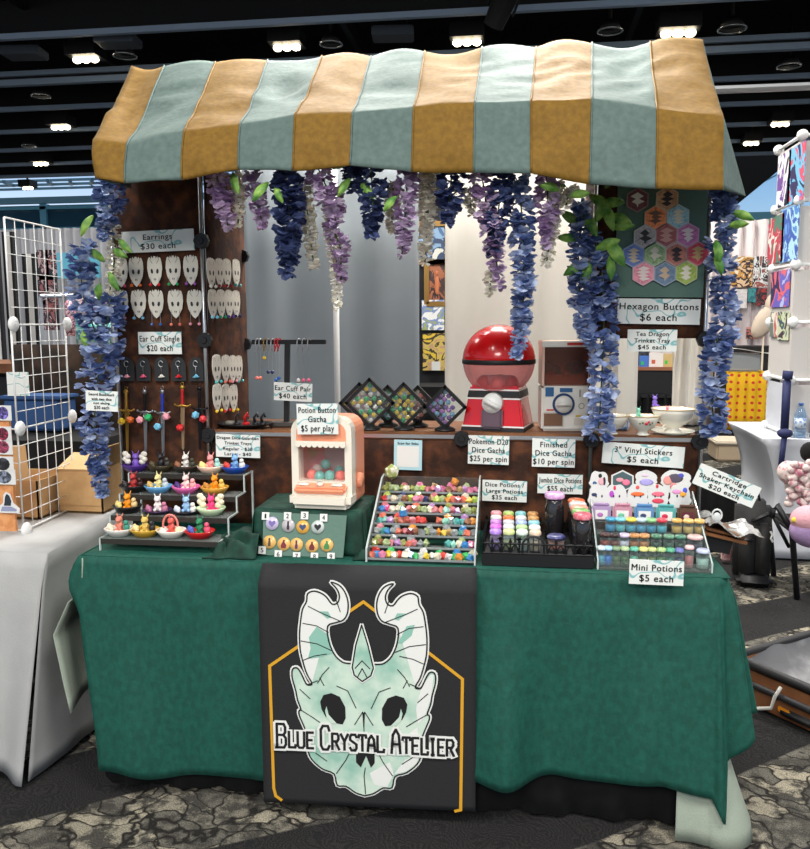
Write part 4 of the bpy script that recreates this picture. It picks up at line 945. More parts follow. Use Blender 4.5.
tag(f.build('draped_riser', RDARK, solid=.004), 'dark green velvet draped box under the peach claw machine', 'draped box')
BD = M('sage_felt', (96, 124, 112), .9, bump=(90, .2))
P4 = [at(263.5, 512, .083), at(346.8, 515.5, .083), at(343, 560.5, .052), at(262.4, 559.5, .052)]
for q in P4[2:]: q.z = max(q.z, T+.004)
n_ = ((P4[1]-P4[0]).cross(P4[3]-P4[0])).normalized()
if n_.y > 0: n_ = -n_
c = sum(P4, Vector())/4
f = MB(); f.prism([p-c for p in P4], -n_*.005); tag(f.build('felt_board', BD, loc=c), 'sage felt board of round buttons leaning on the draped box', 'display board')
def onboard(px, py):
    d = ray(px, py); s_ = (c-EYE).dot(n_)/d.dot(n_); return EYE+d*s_
brot = n_.to_track_quat('-Y', 'Z').to_euler()
kb = ppm(.065, 300, 535)
BT = [(272.4, 523.4, (196, 186, 214), (120, 104, 168), 'lilac button with a heart, first in the upper row'), (288.5, 525.5, (188, 182, 186), (50, 42, 50), 'grey button with a dark bottle, second in the upper row'), (303, 527, (226, 170, 76), (56, 74, 110), 'gold button with a blue heart, third in the upper row'), (318, 527, (198, 206, 202), (34, 34, 38), 'pale grey button with a black heart, last in upper row'),
      (269.8, 542, (228, 180, 104), (90, 70, 56), 'tan button with a thin bottle, first in the lower row'), (284, 544, (228, 180, 104), (120, 40, 50), 'tan button with a maroon flask, second in the lower row'), (296.7, 544.6, (228, 176, 96), (96, 44, 86), 'tan button with a plum bottle, third in the lower row'), (312.2, 545.9, (228, 180, 104), (110, 36, 40), 'tan button with a round red flask, fourth in lower row'), (327, 545, (228, 180, 104), (60, 130, 74), 'tan button with a green flask, last in the lower row')]
for i, (px, py, c1, c2, lab) in enumerate(BT):
    p = onboard(px, py)+n_*.0005; r = 6.7*kb
    f = MB(); f.smooth = True; f.cone((0, 0, 0), r, r*.93, .004, 26, (PI/2, 0, 0)); o = f.build('round_button', M('btn_%d' % min(i, 4), c1, .35, coat=.5), loc=p, rot=brot); tag(o, lab, 'button', 'round buttons on the sage board')
    f = MB()
    if i in (0, 2, 3): f.poly([(a*r, -.0046, b*r) for a, b in ((0, -.55), (.5, 0), (.48, .32), (.25, .42), (0, .22), (-.25, .42), (-.48, .32), (-.5, 0))])
    else: w_ = .22 if i in (1, 4, 6) else .42; f.poly([(a*r, -.0046, b*r) for a, b in ((-w_*.8, -.6), (w_*.8, -.6), (w_, -.2), (w_*.6, .15), (.14, .3), (.14, .62), (-.14, .62), (-.14, .3), (-w_*.6, .15), (-w_, -.2))])
    f.build('emblem', M('btn_ink_%d' % i, c2, .5), o, recalc=False)
for i, (px, py) in enumerate(((266, 516), (288, 516), (305, 515.5), (324, 517.7), (262.6, 550), (278.7, 554), (297, 556), (314.8, 556.5), (331.3, 556.5))):
    p = onboard(px, py)+n_*.0045; s_ = 7.4*kb
    f = MB(); f.box((0, 0, 0), (s_, .0012, s_)); o = f.build('number_card', WHITE, loc=p, rot=brot); tag(o, 'tiny white card with the number %d on the sage button board' % (i+1), 'number card', 'number cards on the sage board')
    f = MB(); write(f, str(i+1), 0, -s_*.3, s_*.34 if i else s_*.2, s_*.6, y=-.0012, bold=.0004); f.build('number', INK, o, recalc=False)
# claw machine
PEACH = M('peach_plastic', (244, 158, 122), .4, coat=.3); CRM = M('cream_plastic', (236, 228, 212), .4, coat=.3)
cm0, cm1 = at(292.5, 506, .12), at(353, 506, .12); hw = (cm1.x-cm0.x)/2; Hc = at(322, 416, .14).z-DZ-.003; dpt = .155
t = thing('claw_machine', 'peach and cream toy claw machine on the green draped box', 'claw machine', ((cm0.x+cm1.x)/2, .115, DZ+.003), (0, 0, -.06))
def rrect(w, z0, z1, r0, r1, n=5):
    P = []
    for cx, cz, r, a0 in ((w-r1, z1-r1, r1, 0), (-w+r1, z1-r1, r1, PI/2), (-w+r0, z0+r0, r0, PI), (w-r0, z0+r0, r0, 1.5*PI)):
        P += [(cx+r*math.cos(a0+q*PI/2/n), cz+r*math.sin(a0+q*PI/2/n)) for q in range(n+1)]
    return P
def frame_ring(w, z0, z1, r0, r1, wi, zi0, zi1, ri, y, d, m, name, par):
    A = rrect(w, z0, z1, r0, r1); B = rrect(wi, zi0, zi1, ri, ri); f = MB(); n = len(A)
    va = [[f.bm.verts.new((x, yy, z)) for x, z in Q] for Q in (A, B) for yy in (y, y+d)]
    for i in range(n):
        j = (i+1) % n
        for q0, q1 in ((0, 2), (3, 1), (1, 0), (2, 3)): f.bm.faces.new((va[q0][i], va[q0][j], va[q1][j], va[q1][i]))
    bmesh.ops.recalc_face_normals(f.bm, faces=f.bm.faces)
    return f.build(name, m, par)
frame_ring(hw, .0, Hc, .022, .045, hw*.77, .082, Hc-.055, .008, 0, .05, CRM, 'front_frame', t)
frame_ring(hw*1.0, .004, Hc-.004, .02, .045, hw*.86, .07, Hc-.03, .02, .045, dpt-.045, PEACH, 'shell', t)
f = MB(); f.prism([(x, .008, z) for x, z in rrect(hw*.82, Hc-.085, Hc-.018, .006, .03)], (0, .006, 0)).build('header', PEACH, t).location.y = -.010
f = MB(); n_ = 9
for q in range(n_): f.cone((lerp(-hw*.74, hw*.74, q/(n_-1)), -.006, Hc-.083), hw*.095, hw*.095, .006, 12, (PI/2, 0, 0))
f.box((0, -.008, Hc-.078), (hw*1.64, .006, .010)); f.build('scalloped_trim', CRM, t)
f = MB(); f.box((0, dpt-.012, Hc*.5), (hw*1.72, .004, Hc*.75)); f.build('back_panel', M('back_pink', (244, 150, 152), .5, mott=(7, (204, 190, 120), .5, .62, (.6, 1, 2))), t)
f = MB(); f.smooth = True; f.ball((.01, dpt-.016, Hc*.52), (hw*.46, .002, hw*.52), 20, 12); f.build('printed_blob', M('back_blob', (206, 200, 196), .5), t)
f = MB(); f.poly([(x, .020, z) for x, z in rrect(hw*.80, .075, Hc-.06, .006, .006)]); f.build('window', clear('claw_window', (250, 240, 240), .06, .04, .4), t, recalc=False)
f = MB(); f.box((0, .07, .072), (hw*1.74, .13, .010)); f.build('play_floor', PEACH, t)
f = MB(); f.box((0, -.010, .064), (hw*1.70, .044, .022), (.35, 0, 0), bev=.007); f.build('control_panel', PEACH, t)
for x in (-.55, .0, .55):
    f = MB(); f.smooth = True
    if x == 0: f.cone((x*hw, -.016, .074), .010, .010, .010, 12, (.35, 0, 0))
    else: f.box((x*hw, -.016, .077), (.036, .014, .008), (.35, 0, 0), bev=.003)
    f.build('control_button', CRM, t)
f = MB(); f.box((0, .012, .030), (hw*2.04, .096, .054), bev=.016)
f.build('base', CRM, t)
f = MB(); f.smooth = True; f.cone((hw*.98, .085, .075), .026, .022, .014, 18, (0, PI/2, 0)); f.build('side_knob', PEACH, t)
for x in (-1, 1):
    for y in (.02, .13): f = MB(); f.cone((x*hw*.7, y, -.003), .010, .010, .006, 10); f.build('foot', CRM, t)
mr = Matrix.Rotation(-.06, 3, 'Z')
for i, (dx, dy, dz, c_, nm) in enumerate(((-.048, .055, .094, (238, 120, 106), 'coral'), (-.022, .05, .090, (96, 190, 180), 'teal'), (.012, .045, .094, (84, 180, 176), 'teal'), (.045, .05, .094, (240, 150, 130), 'coral'), (-.012, .085, .122, (90, 176, 172), 'teal'), (.03, .09, .102, (110, 196, 190), 'teal'), (-.042, .09, .104, (226, 216, 206), 'white'), (.062, .08, .092, (236, 226, 214), 'white'))):
    f = MB(); f.smooth = True; f.ball((0, 0, 0), .0165, 14, 10)
    tag(f.build('capsule', [M('capsule_'+nm, c_, .3, coat=.4), M('capsule_'+nm, c_, .3)], loc=Vector(t.location)+mr @ Vector((dx, dy, dz))), 'small %s capsule inside the claw machine, %s' % (nm, ('front left corner', 'front, left of centre', 'front centre', 'front right', 'topmost of the heap', 'back right', 'back left', 'far right corner')[i]), 'capsule', 'capsules in the claw machine')

# ================================================================== CLEAR DICE RACK
NT = 7
RX0, RX1 = -.070, .246
t = thing('dice_rack', 'clear seven step acrylic rack full of dice in the table centre', 'dice rack', (.09, .02, T))
off = -Vector((.09, .02, T))
def tier(k):               # k = 0 is the top: front edge depth and floor height
    q = 1-k/(NT-1); return lerp(.02, .285, q), lerp(T+.010, .905, q)
for k in range(NT):
    y, z = tier(k)
    f = MB(); f.box(((RX0+RX1)/2, y+.024, z-.0015), (RX1-RX0, .046, .002)); f.build('step', ACR2, t).location = off
    f = MB(); f.box(((RX0+RX1)/2, y, z+.004), (RX1-RX0, .002, .006)); f.build('lip', clear('lip_clear', (200, 206, 206), .35, .05, .8), t).location = off
for x in (RX0, RX1):
    f = MB(); f.prism([(x-.002, .012, T+.004), (x-.002, .33, T+.004), (x-.002, .345, .955), (x-.002, .30, .950), (x-.002, .012, T+.045)], (.004, 0, 0)); f.build('side_panel', ACR, t).location = off
    f = MB(); f.tube([(x, .012, T+.006), (x, .012, T+.045), (x, .30, .950), (x, .345, .955)], .0028, 5); f.build('side_edge', ACE, t).location = off
f = MB(); f.box(((RX0+RX1)/2, .335, .85), (RX1-RX0, .003, .20)); f.build('back_panel', ACR, t).location = off
DCOL = {'orange': (240, 150, 56), 'olive': (150, 156, 76), 'sage': (168, 186, 128), 'rosy': (214, 120, 128), 'pink': (232, 128, 168), 'lilac': (190, 140, 200), 'coral': (240, 122, 96), 'lime': (196, 220, 96), 'yellow': (244, 206, 64), 'teal': (90, 180, 172), 'mint': (150, 220, 196), 'blue': (56, 136, 206), 'navy': (48, 62, 110), 'red': (224, 62, 54), 'cream': (234, 224, 196), 'white': (232, 232, 228), 'grey': (150, 156, 156), 'brown': (150, 100, 70), 'maroon': (120, 44, 52), 'green': (60, 190, 100), 'magenta': (228, 60, 136), 'hazel': (176, 140, 84)}
ROWS = [['olive', 'sage', 'sage', 'olive', 'cream', 'olive', 'sage', 'lime', 'rosy', 'rosy', 'lilac', 'pink', 'brown', 'rosy', 'hazel', 'lilac', 'pink', 'pink'],
        ['red', 'grey', 'cream', 'grey', 'brown', 'lime', 'pink', 'rosy', 'navy', 'hazel', 'lime', 'sage', 'orange', 'coral', 'rosy', 'coral', 'yellow', 'lime'],
        ['blue', 'magenta', 'cream', 'cream', 'teal', 'rosy', 'brown', 'olive', 'sage', 'cream', 'rosy', 'coral', 'mint', 'rosy', 'lilac', 'olive', 'sage', 'olive'],
        ['teal', 'mint', 'lilac', 'hazel', 'coral', 'coral', 'rosy', 'red', 'red', None, None, 'coral', 'mint', 'grey', 'teal', 'teal', 'brown', 'orange'],
        ['grey', 'teal', 'blue', 'grey', 'coral', 'rosy', 'maroon', 'brown', 'grey', 'sage', 'grey', 'orange', 'yellow', 'hazel', 'grey', 'teal', 'coral', 'grey'],
        ['olive', 'brown', 'sage', 'rosy', 'lilac', 'olive', 'coral', 'rosy', 'grey', 'sage', None, None, None, 'teal', 'mint', 'cream', 'blue', 'pink'],
        ['coral', 'blue', 'pink', 'yellow', 'cream', 'red', 'cream', 'blue', 'green', 'white', 'yellow', 'white', 'cream', 'red', 'white', 'green', 'orange', 'green', 'blue']]
def die_mesh(kind):
    f = MB()
    if kind == 'twenty sided': f.ico((0, 0, 0), .0142, 1)
    elif kind == 'six sided': f.box((0, 0, 0), (.0185, .0185, .0185), bev=.0012)
    elif kind == 'eight sided': f.cone((0, 0, 0), .014, 0, .014, 4); f.cone((0, 0, 0), .014, 0, .014, 4, (PI, 0, 0)); bmesh.ops.remove_doubles(f.bm, verts=f.bm.verts, dist=.0004)
    else: f.cone((0, 0, 0), .013, 0, .0155, 5); f.cone((0, 0, 0), .013, 0, .0155, 5, (PI, 0, PI/5)); bmesh.ops.remove_doubles(f.bm, verts=f.bm.verts, dist=.0004)
    return f.build('die', M('die_base', (200, 200, 200), .2, coat=.5))
KINDS = ['twenty sided', 'twenty sided', 'twenty sided', 'six sided', 'eight sided', 'ten sided']
PROTO = {k: die_mesh(k) for k in set(KINDS)}
cnt = {}
ROWN = ['top', 'second', 'third', 'middle', 'fifth', 'sixth', 'bottom']
def put_die(c, kind, p, row, extra=None):
    o = PROTO[kind].copy(); COL.objects.link(o); o.location = p; o.rotation_euler = (R.random()*3, R.random()*3, R.random()*3)
    o.name = 'die'; recolour(o, M('die_'+c, [v*.84 for v in DCOL[c]], .2, coat=.6, mott=(90, [min(255, v*.8+45) for v in DCOL[c]], .42, .7)))
    key = (c, row); cnt[key] = cnt.get(key, 0)+1
    lab = extra or '%s %s die, %s step of the clear rack, %s %s one from left' % (c, kind, ROWN[row], ORD[cnt[key]-1], c)
    tag(o, lab, 'die', 'dice on the clear rack'); return o
for k, row in enumerate(ROWS):
    y, z = tier(k); n_ = len(row)
    for i, c in enumerate(row):
        if c is None: continue
        x = lerp(RX0+.014, RX1-.014, i/(n_-1)) + R.uniform(-.002, .002)
        kd = R.choice(KINDS) if k < 6 else R.choice(['six sided', 'twenty sided', 'ten sided', 'six sided'])
        put_die(c, kd, (x, y+.013+(.008 if i % 2 else 0), z+.0125), k)
        if (i*7+k*3) % 3 == 0 and row[(i+3) % n_]:
            c2 = row[(i+5) % n_] or 'grey'; put_die(c2, R.choice(KINDS), (x+.006, y+.032, z+.0125+.007), k)
f = MB(); f.ico((0, 0, 0), .027, 1); tag(f.build('die', M('die_olive_big', (150, 160, 96), .2, coat=.5, mott=(60, (226, 226, 206), .45, .6)), loc=(RX0+.030, .318, .968)), 'large mottled olive die standing at the top left corner of the rack', 'die')
put_die('orange', 'twenty sided', (.166, .310, .942), 0, 'orange die raised above the top step of the clear rack')
put_die('blue', 'six sided', (.02, .152, .869), 2, 'pale blue die lying above the third step of the clear rack')
for k in PROTO.values(): bpy.data.objects.remove(k)

# ================================================================== BLACK FENCED TRAY OF JARS
FBK = M('fence_black', (20, 20, 22), .5)
fx0, fx1, fy0, fy1 = .266, .582, .022, .30
t = thing('fenced_tray', 'black tray with a gothic cemetery fence around its jars', 'display tray', ((fx0+fx1)/2, fy0, T))
o_ = -Vector(((fx0+fx1)/2, fy0, T))
f = MB(); f.box(((fx0+fx1)/2, (fy0+fy1)/2, T+.022), (fx1-fx0, fy1-fy0, .036), bev=.002); f.build('base', FBK, t).location = o_
def fence(x0, y0, x1, y1, gate, n, name):
    f = MB(); L = math.hypot(x1-x0, y1-y0); d = Vector((x1-x0, y1-y0, 0))/L; zb = T+.040; h = .042
    O = Vector((x0, y0, zb)); P = lambda a, z: O + d*a + Vector((0, 0, z))
    f.tube([P(0, .030), P(L, .030)], .0032, 4); f.tube([P(0, .002), P(L, .002)], .0032, 4)
    st_ = L/n
    for i in range(n+1):
        a = i*st_
        if gate and abs(a-L*.46) < .035: continue
        f.tube([P(a, 0), P(a, h-.006)], .0024, 4); f.tube([P(a, h-.008), P(a, h+.006)], [.0052, .0002], 4)
        if i < n and not (gate and abs(a+st_/2-L*.46) < .036): f.tube([P(a+st_*.1, .004), P(a+st_*.2, .018), P(a+st_*.5, .028), P(a+st_*.8, .018), P(a+st_*.9, .004)], .0024, 4)
    if gate:
        c = L*.46; r = .031
        f.tube([P(c-r, 0), P(c-r, .026)] + [P(c-r*math.cos(q), .026+r*.85*math.sin(q)) for q in [v*PI/10 for v in range(1, 10)]] + [P(c+r, .026), P(c+r, 0)], .0036, 5)
        for q in (-.5, 0, .5): f.tube([P(c+q*r, 0), P(c+q*r, .026+r*.85*math.sqrt(1-q*q))], .0014, 4)
        f.box(P(L*.16, h+.002), (.010, .004, .012)); f.box(P(L*.16, h+.002), (.018, .004, .004)); f.box(P(L*.33, h+.002), (.010, .004, .012)); f.box(P(L*.33, h+.002), (.018, .004, .004))
    return f.build(name, FBK, t)
fence(fx0+.003, fy0+.003, fx1-.003, fy0+.003, 1, 12, 'front_fence').location = o_
fence(fx0+.003, fy1-.003, fx1-.003, fy1-.003, 0, 11, 'back_fence').location = o_
fence(fx0+.003, fy0+.003, fx0+.003, fy1-.003, 0, 8, 'side_fence').location = o_
fence(fx1-.003, fy0+.003, fx1-.003, fy1-.003, 0, 8, 'side_fence').location = o_
GJ = clear('jar_glass', (226, 234, 234), .05, .04, .35)
JZ = T+.0405
def jar(name, label, loc, r, h, lid, fill, group, dark=False, lidh=.014):
    t = thing(name, label, 'jar' if name != 'potion_bottle' else 'bottle', loc, group=group)
    f = MB(); f.smooth = True; f.lathe([(r*.9, 0), (r, .003), (r, h*.78), (r*.84, h*.88), (r*.84, h)], n=18); f.build('glass', M('jar_smoked', (34, 32, 34), .12, coat=.6) if dark else GJ, t)
    if fill:
        f = MB(); f.smooth = True; f.lathe([(r*.84, .003), (r*.92, .006), (r*.92, h*.62), (0, h*.66)], n=14); f.build('contents', M('fill_'+'_'.join(map(str, fill)), [v*.92 for v in fill], .3, mott=(120, [min(255, v*.8+20) for v in fill], .42, .62)), t)
    f = MB(); f.smooth = True; f.lathe([(r*.98, h), (r*1.04, h+.003), (r*1.04, h+lidh-.004), (r*.86, h+lidh), (0, h+lidh)], n=20); f.build('lid', M('lid_'+'_'.join(map(str, lid)), lid, .35, coat=.3, mott=(70, [min(255, v*.7+90) for v in lid], .45, .65)), t)
    return t
LIDS = [[('pink', (236, 150, 160)), ('white', (226, 226, 226)), ('purple', (190, 120, 206)), ('magenta', (206, 96, 206)), ('violet', (168, 120, 220))],
        [('green', (170, 200, 96)), ('orange', (224, 110, 44)), ('silver', (206, 206, 210)), ('pale grey', (220, 220, 224)), ('yellow green', (206, 216, 140))],
        [('teal', (120, 190, 196)), ('silver', (216, 218, 216)), ('pale blue', (160, 180, 232)), ('leaf green', (170, 210, 140)), ('mint white', (220, 236, 224))],
        [('hazel', (190, 130, 60)), ('amber', (196, 136, 66)), ('sky blue', (130, 196, 206)), ('white', (236, 234, 228)), ('peach', (232, 200, 170))]]
JX = [.300, .338, .376, .414]
for ci, col in enumerate(LIDS):
    for ri, (nm, c) in enumerate(col):
        y = lerp(.265, .060, ri/4)
        jar('dice_jar', 'small jar with a %s lid, %s column of the fenced tray, %s from back' % (nm, ORD[ci], ORD[ri]), (JX[ci]+.003*ri*.3, y, JZ), .0165, .048+.006*(1-ri/4), c, [min(255, v*.7+20) for v in c], 'small lidded jars in the fenced tray')
jar('dice_jar', 'tall smoked jar with a lilac lid at the back of the fenced tray', (.478, .215, JZ), .029, .125, (206, 150, 206), None, None, True, .018)
for i, (nm, c, y) in enumerate((('orange', (224, 96, 40), .255), ('silver', (200, 206, 206), .208), ('salmon', (240, 150, 124), .161), ('leaf green', (130, 180, 100), .114), ('rose red', (206, 84, 100), .066))):
    jar('dice_jar', 'tall smoked jar with a %s lid in the right column of the fenced tray' % nm, (.546+.001*i, y, JZ), .0255, .098, c, None, 'tall jars in the fenced tray', True, .017)
jar('dice_jar', 'short jar of red brown dice with a dark blue lid behind the fence', (.478, .085, JZ), .026, .034, (52, 56, 110), (176, 84, 62), None, False, .010)
# ================================================================== CLEAR RISER OF MINI POTIONS AND STICKERS
mx0, mx1 = .592, .902
t = thing('stepped_riser', 'clear acrylic riser of little bottles at the right end of the table', 'riser', ((mx0+mx1)/2, .02, T)); o_ = -Vector(((mx0+mx1)/2, .02, T))
MT = [(.022, .085, T+.008), (.085, .145, .795), (.145, .20, .827), (.20, .255, .850), (.255, .30, .885)]
for i, (y0, y1, z) in enumerate(MT):
    f = MB(); f.box(((mx0+mx1)/2, (y0+y1)/2, z-.0015), (mx1-mx0, y1-y0, .0025)); f.build('step', ACR2, t).location = o_
    if i: f = MB(); f.box(((mx0+mx1)/2, y0, (z+MT[i-1][2])/2), (mx1-mx0, .002, z-MT[i-1][2])); f.build('riser_panel', ACR, t).location = o_
f = MB(); f.box(((mx0+mx1)/2, .0195, T+.016), (mx1-mx0, .002, .024)); f.build('front_lip', ACR, t).location = o_
for x in (mx0, mx1):
    f = MB(); f.prism([(x-.0015, .018, T+.004), (x-.0015, .305, T+.004), (x-.0015, .31, .925), (x-.0015, .018, T+.032)], (.003, 0, 0)); f.build('side_panel', ACR, t).location = o_
    f = MB(); f.tube([(x, .018, T+.006), (x, .018, T+.032), (x, .31, .925), (x, .31, T+.006), (x, .018, T+.006)], .0026, 5); f.build('side_edge', ACE, t).location = o_
gp = 'mini potion bottles on the clear riser'
def potion(px, row, r, h, lid, fill, label, lidh=.010):
    y = MT[row][0]+.026; x = at(px, 560, y).x; jar('potion_bottle', label, (x, y, MT[row][2]), r, h, lid, fill, gp, False, lidh)
PF = [(601, (200, 226, 230), (70, 160, 190), 'white lidded bottle of turquoise glitter'), (607.8, (150, 200, 236), (30, 110, 200), 'bright blue bottle'), (616, (110, 140, 100), (70, 100, 60), 'moss green bottle'), (624.5, (170, 196, 140), (56, 96, 50), 'dark leaf green bottle with a pale lid'),
      (634, (80, 180, 150), (110, 190, 160), 'sea green bottle'), (643, (230, 214, 120), (60, 90, 40), 'olive bottle with a yellow lid'), (651.7, (190, 200, 120), (96, 120, 50), 'yellow green bottle'), (661, (160, 196, 120), (60, 120, 60), 'grass green bottle'), (670, (60, 160, 120), (40, 110, 90), 'jade bottle'), (679, (96, 104, 180), (50, 60, 90), 'bottle with a violet blue lid'), (689, (236, 190, 190), (196, 110, 110), 'taller pink bottle'), (702.5, (180, 190, 220), (170, 200, 190), 'wide clear bottle with a pale blue lid')]
for i, (px, l_, fl, nm) in enumerate(PF): potion(px, 0, .0125 if i < 11 else .018, .047 if i != 10 else .056, l_, fl, nm + ' in the front row of the clear riser')
P2 = [(604.5, (60, 30, 26), (150, 50, 30), 'black and red squat jar'), (614.5, (46, 28, 28), (110, 40, 30), 'black lidded dark red jar'), (623.5, (206, 190, 220), (220, 214, 230), 'lavender bottle'), (633.5, (190, 130, 70), (166, 100, 50), 'amber jar'), (643.5, (196, 136, 76), (190, 120, 60), 'honey coloured jar'), (655.5, (70, 120, 90), (30, 70, 54), 'dark green jar with a pale rim'), (668, (90, 140, 110), (40, 84, 64), 'bottle green jar'), (679.5, (60, 120, 96), (24, 64, 50), 'deepest green jar'), (694, (206, 170, 166), (40, 44, 70), 'wide navy jar with a dusty pink lid')]
for i, (px, l_, fl, nm) in enumerate(P2): potion(px, 1, .0155 if i < 8 else .022, .033, l_, fl, nm + ' in the second row of the clear riser')
P3 = [(609.5, (60, 160, 200), (40, 150, 200), 'azure bottle'), (619.5, (120, 206, 220), (90, 190, 200), 'aqua bottle'), (630, (240, 214, 70), (70, 170, 200), 'blue bottle topped with a yellow duck shape'), (640, (180, 206, 220), (70, 160, 200), 'pale blue bottle'), (650, (130, 190, 120), (40, 150, 190), 'blue bottle with a green top'), (660.5, (214, 40, 60), (70, 180, 200), 'aqua bottle with a red top'), (675.5, (206, 160, 70), (216, 170, 80), 'gold jar, left of three gold jars'), (687, (220, 176, 96), (220, 180, 100), 'gold jar, middle of three gold jars'), (698, (214, 170, 90), (206, 160, 80), 'gold jar, right of three gold jars')]
for i, (px, l_, fl, nm) in enumerate(P3): potion(px, 2, .0155, .034, l_, fl, nm + ' in the third row')
for px, nm, c in ((601, 'lavender', (214, 186, 226)), (622, 'pink', (236, 180, 200)), (644, 'blue', (130, 180, 226)), (665.5, 'aqua', (120, 206, 206)), (687, 'brown', (120, 90, 76))):
    y = .222; x = at(px, 520, y).x
    t2 = thing('cartridge_box', '%s clear cartridge shaped box with a white label, fourth row' % nm, 'box', (x, y, MT[3][2]), group='cartridge shaped boxes on the clear riser')
    f = MB(); f.box((0, 0, .024), (.058, .016, .048), bev=.006); f.build('case', clear('case_'+nm, c, .62, .1, .9), t2)
    f = MB(); f.box((0, -.009, .018), (.036, .001, .028), bev=.0); f.build('label_panel', M('case_label', (232, 230, 228), .5) if nm != 'brown' else M('case_label_dark', (92, 40, 50), .5), t2)
    f = MB(); f.smooth = True; f.ball((-.004, -.0100, .018), (.009, .0008, .007), 8, 6); f.build('label_mark', M('mark_'+nm, {'lavender': (190, 120, 190), 'pink': (120, 200, 160), 'blue': (60, 70, 110), 'aqua': (214, 40, 80), 'brown': (226, 206, 196)}[nm], .5), t2)
    f = MB(); f.box((0, -.002, .050), (.046, .012, .006), bev=.002); f.build('case_ridge', clear('case_'+nm, c, .62, .1, .9), t2)
STW = M('sticker_white', (214, 214, 212), .5)
def sticker(px, py, wpx, hpx, y, marks, label, shape='blob', body=None):
    c = at(px, py, y); k = ppm(y, px, py); w, h = wpx*k*1.08, hpx*k*1.08; rr = random.Random(int(px))
    if shape == 'hex': P = [(a*w/2, b*h/2) for a, b in HX]
    else:
        P = []
        for q in range(28):
            a = q*2*PI/28; m_ = 1+.10*math.sin(a*3+rr.random()*.4)+.05*math.cos(a*5+px)
            P.append((math.cos(a)*w/2*m_*(1 if math.sin(a) < 0 else .82), math.sin(a)*h/2*m_))
    f = MB(); f.prism([(a, 0, b) for a, b in P], (0, .0012, 0)); o = f.build('vinyl_sticker', STW, loc=c, rot=(-.12, 0, 0)); tag(o, label, 'sticker', 'white die cut stickers on the clear riser')
    if shape == 'hex': f = MB(); f.poly([(a*.86, -.0008, b*.86) for a, b in P]); f.build('printed_field', M('sticker_field', (70, 92, 96), .5), o, recalc=False)
    for i, (mxx, mz, mw, mh, mc) in enumerate(marks):
        f = MB(); f.smooth = True; f.ball((mxx*w, -.0012, mz*h), (mw*w, .0007, mh*h), 10, 6); f.build('printed_mark', M('mk_'+'_'.join(map(str, mc)), mc, .5), o)
    return o
K_ = (36, 36, 44)
def eyes(z=.05): return [(-.12, z, .035, .05, K_), (.12, z, .035, .05, K_)]
sticker(599, 481, 20, 20, .300, [(.05, .25, .09, .10, K_), (.12, -.02, .16, .18, (226, 170, 180)), (-.2, -.1, .1, .08, (40, 90, 140)), (.24, .0, .07, .2, K_)], 'white blob sticker with black and pink marks, back row far left')
sticker(622.5, 481, 24, 21, .301, [(-.1, .05, .16, .10, (220, 150, 160)), (.14, -.06, .16, .14, (240, 120, 150))], 'dark hexagon sticker with pink marks, back row', 'hex')
sticker(646, 480, 23, 20, .300, [(.02, -.1, .3, .16, (170, 160, 220)), (-.05, .22, .14, .06, (226, 196, 216))], 'white sticker with a lilac band, back row')
sticker(676, 481, 32, 22, .301, [(-.02, .12, .24, .2, (84, 76, 92)), (-.24, .02, .14, .2, (226, 150, 140)), (-.06, -.24, .12, .16, (220, 130, 130)), (.14, .24, .09, .1, (70, 80, 190))], 'wide white sticker with a dark and pink sleeping shape, back row')
for px, m_, lb in ((599, [(-.2, .1, .12, .06, (40, 50, 90))], 'white ghost sticker with a navy mark, front row far left'), (616.5, [(-.2, .12, .10, .12, (180, 70, 190)), (-.08, .34, .06, .08, (226, 50, 90))], 'white ghost sticker with a violet flower, front row'), (637.5, [(0, .12, .3, .08, (236, 110, 60)), (0, .36, .08, .07, (226, 90, 90))], 'white ghost sticker with an orange scarf, front row'), (658, [(0, .12, .28, .09, (236, 110, 130)), (0, -.12, .26, .09, (220, 70, 90)), (-.04, .4, .06, .07, (226, 60, 70))], 'white ghost sticker with red and pink bands, front row'), (680, [(-.14, .2, .2, .08, (226, 150, 200)), (.12, .12, .14, .1, (240, 170, 60)), (.2, .26, .1, .1, (80, 90, 210))], 'white ghost sticker with rainbow coloured marks, front row')):
    sticker(px, 497.5, 22.5, 27, .268, eyes() + m_, lb)

# ================================================================== HANGING WISTERIA
def petal_mat(name, c1, c2):
    return M(name, c1, .7, mott=(55, c2, .42, .66))
PET = {'navy': (petal_mat('petal_navy', (36, 44, 82), (66, 80, 126)), petal_mat('petal_navy_light', (58, 72, 118), (110, 126, 172))),
       'blue': (petal_mat('petal_blue', (66, 84, 134), (124, 146, 196)), petal_mat('petal_blue_light', (132, 154, 202), (204, 214, 234))),
       'purple': (petal_mat('petal_purple', (134, 106, 146), (178, 150, 188)), petal_mat('petal_purple_light', (186, 164, 198), (224, 206, 226))),
       'white': (petal_mat('petal_white', (226, 220, 202), (240, 236, 224)), petal_mat('petal_white_light', (238, 234, 222), (246, 244, 238)))}
for pr_ in PET.values():
    for m_ in pr_:
        n__ = m_.node_tree.nodes; rm_ = [x for x in n__ if x.type == 'VALTORGB'][0]; n__['Principled BSDF'].inputs['Base Color'].default_value = rm_.color_ramp.elements[1].color; translucent(m_, .3)
STEMG = M('stem_green', (74, 96, 48), .7); LEAFG = M('leaf_green', (66, 118, 44), .55, mott=(30, (136, 174, 78), .4, .62))
GG = 'artificial wisteria strands on the booth'
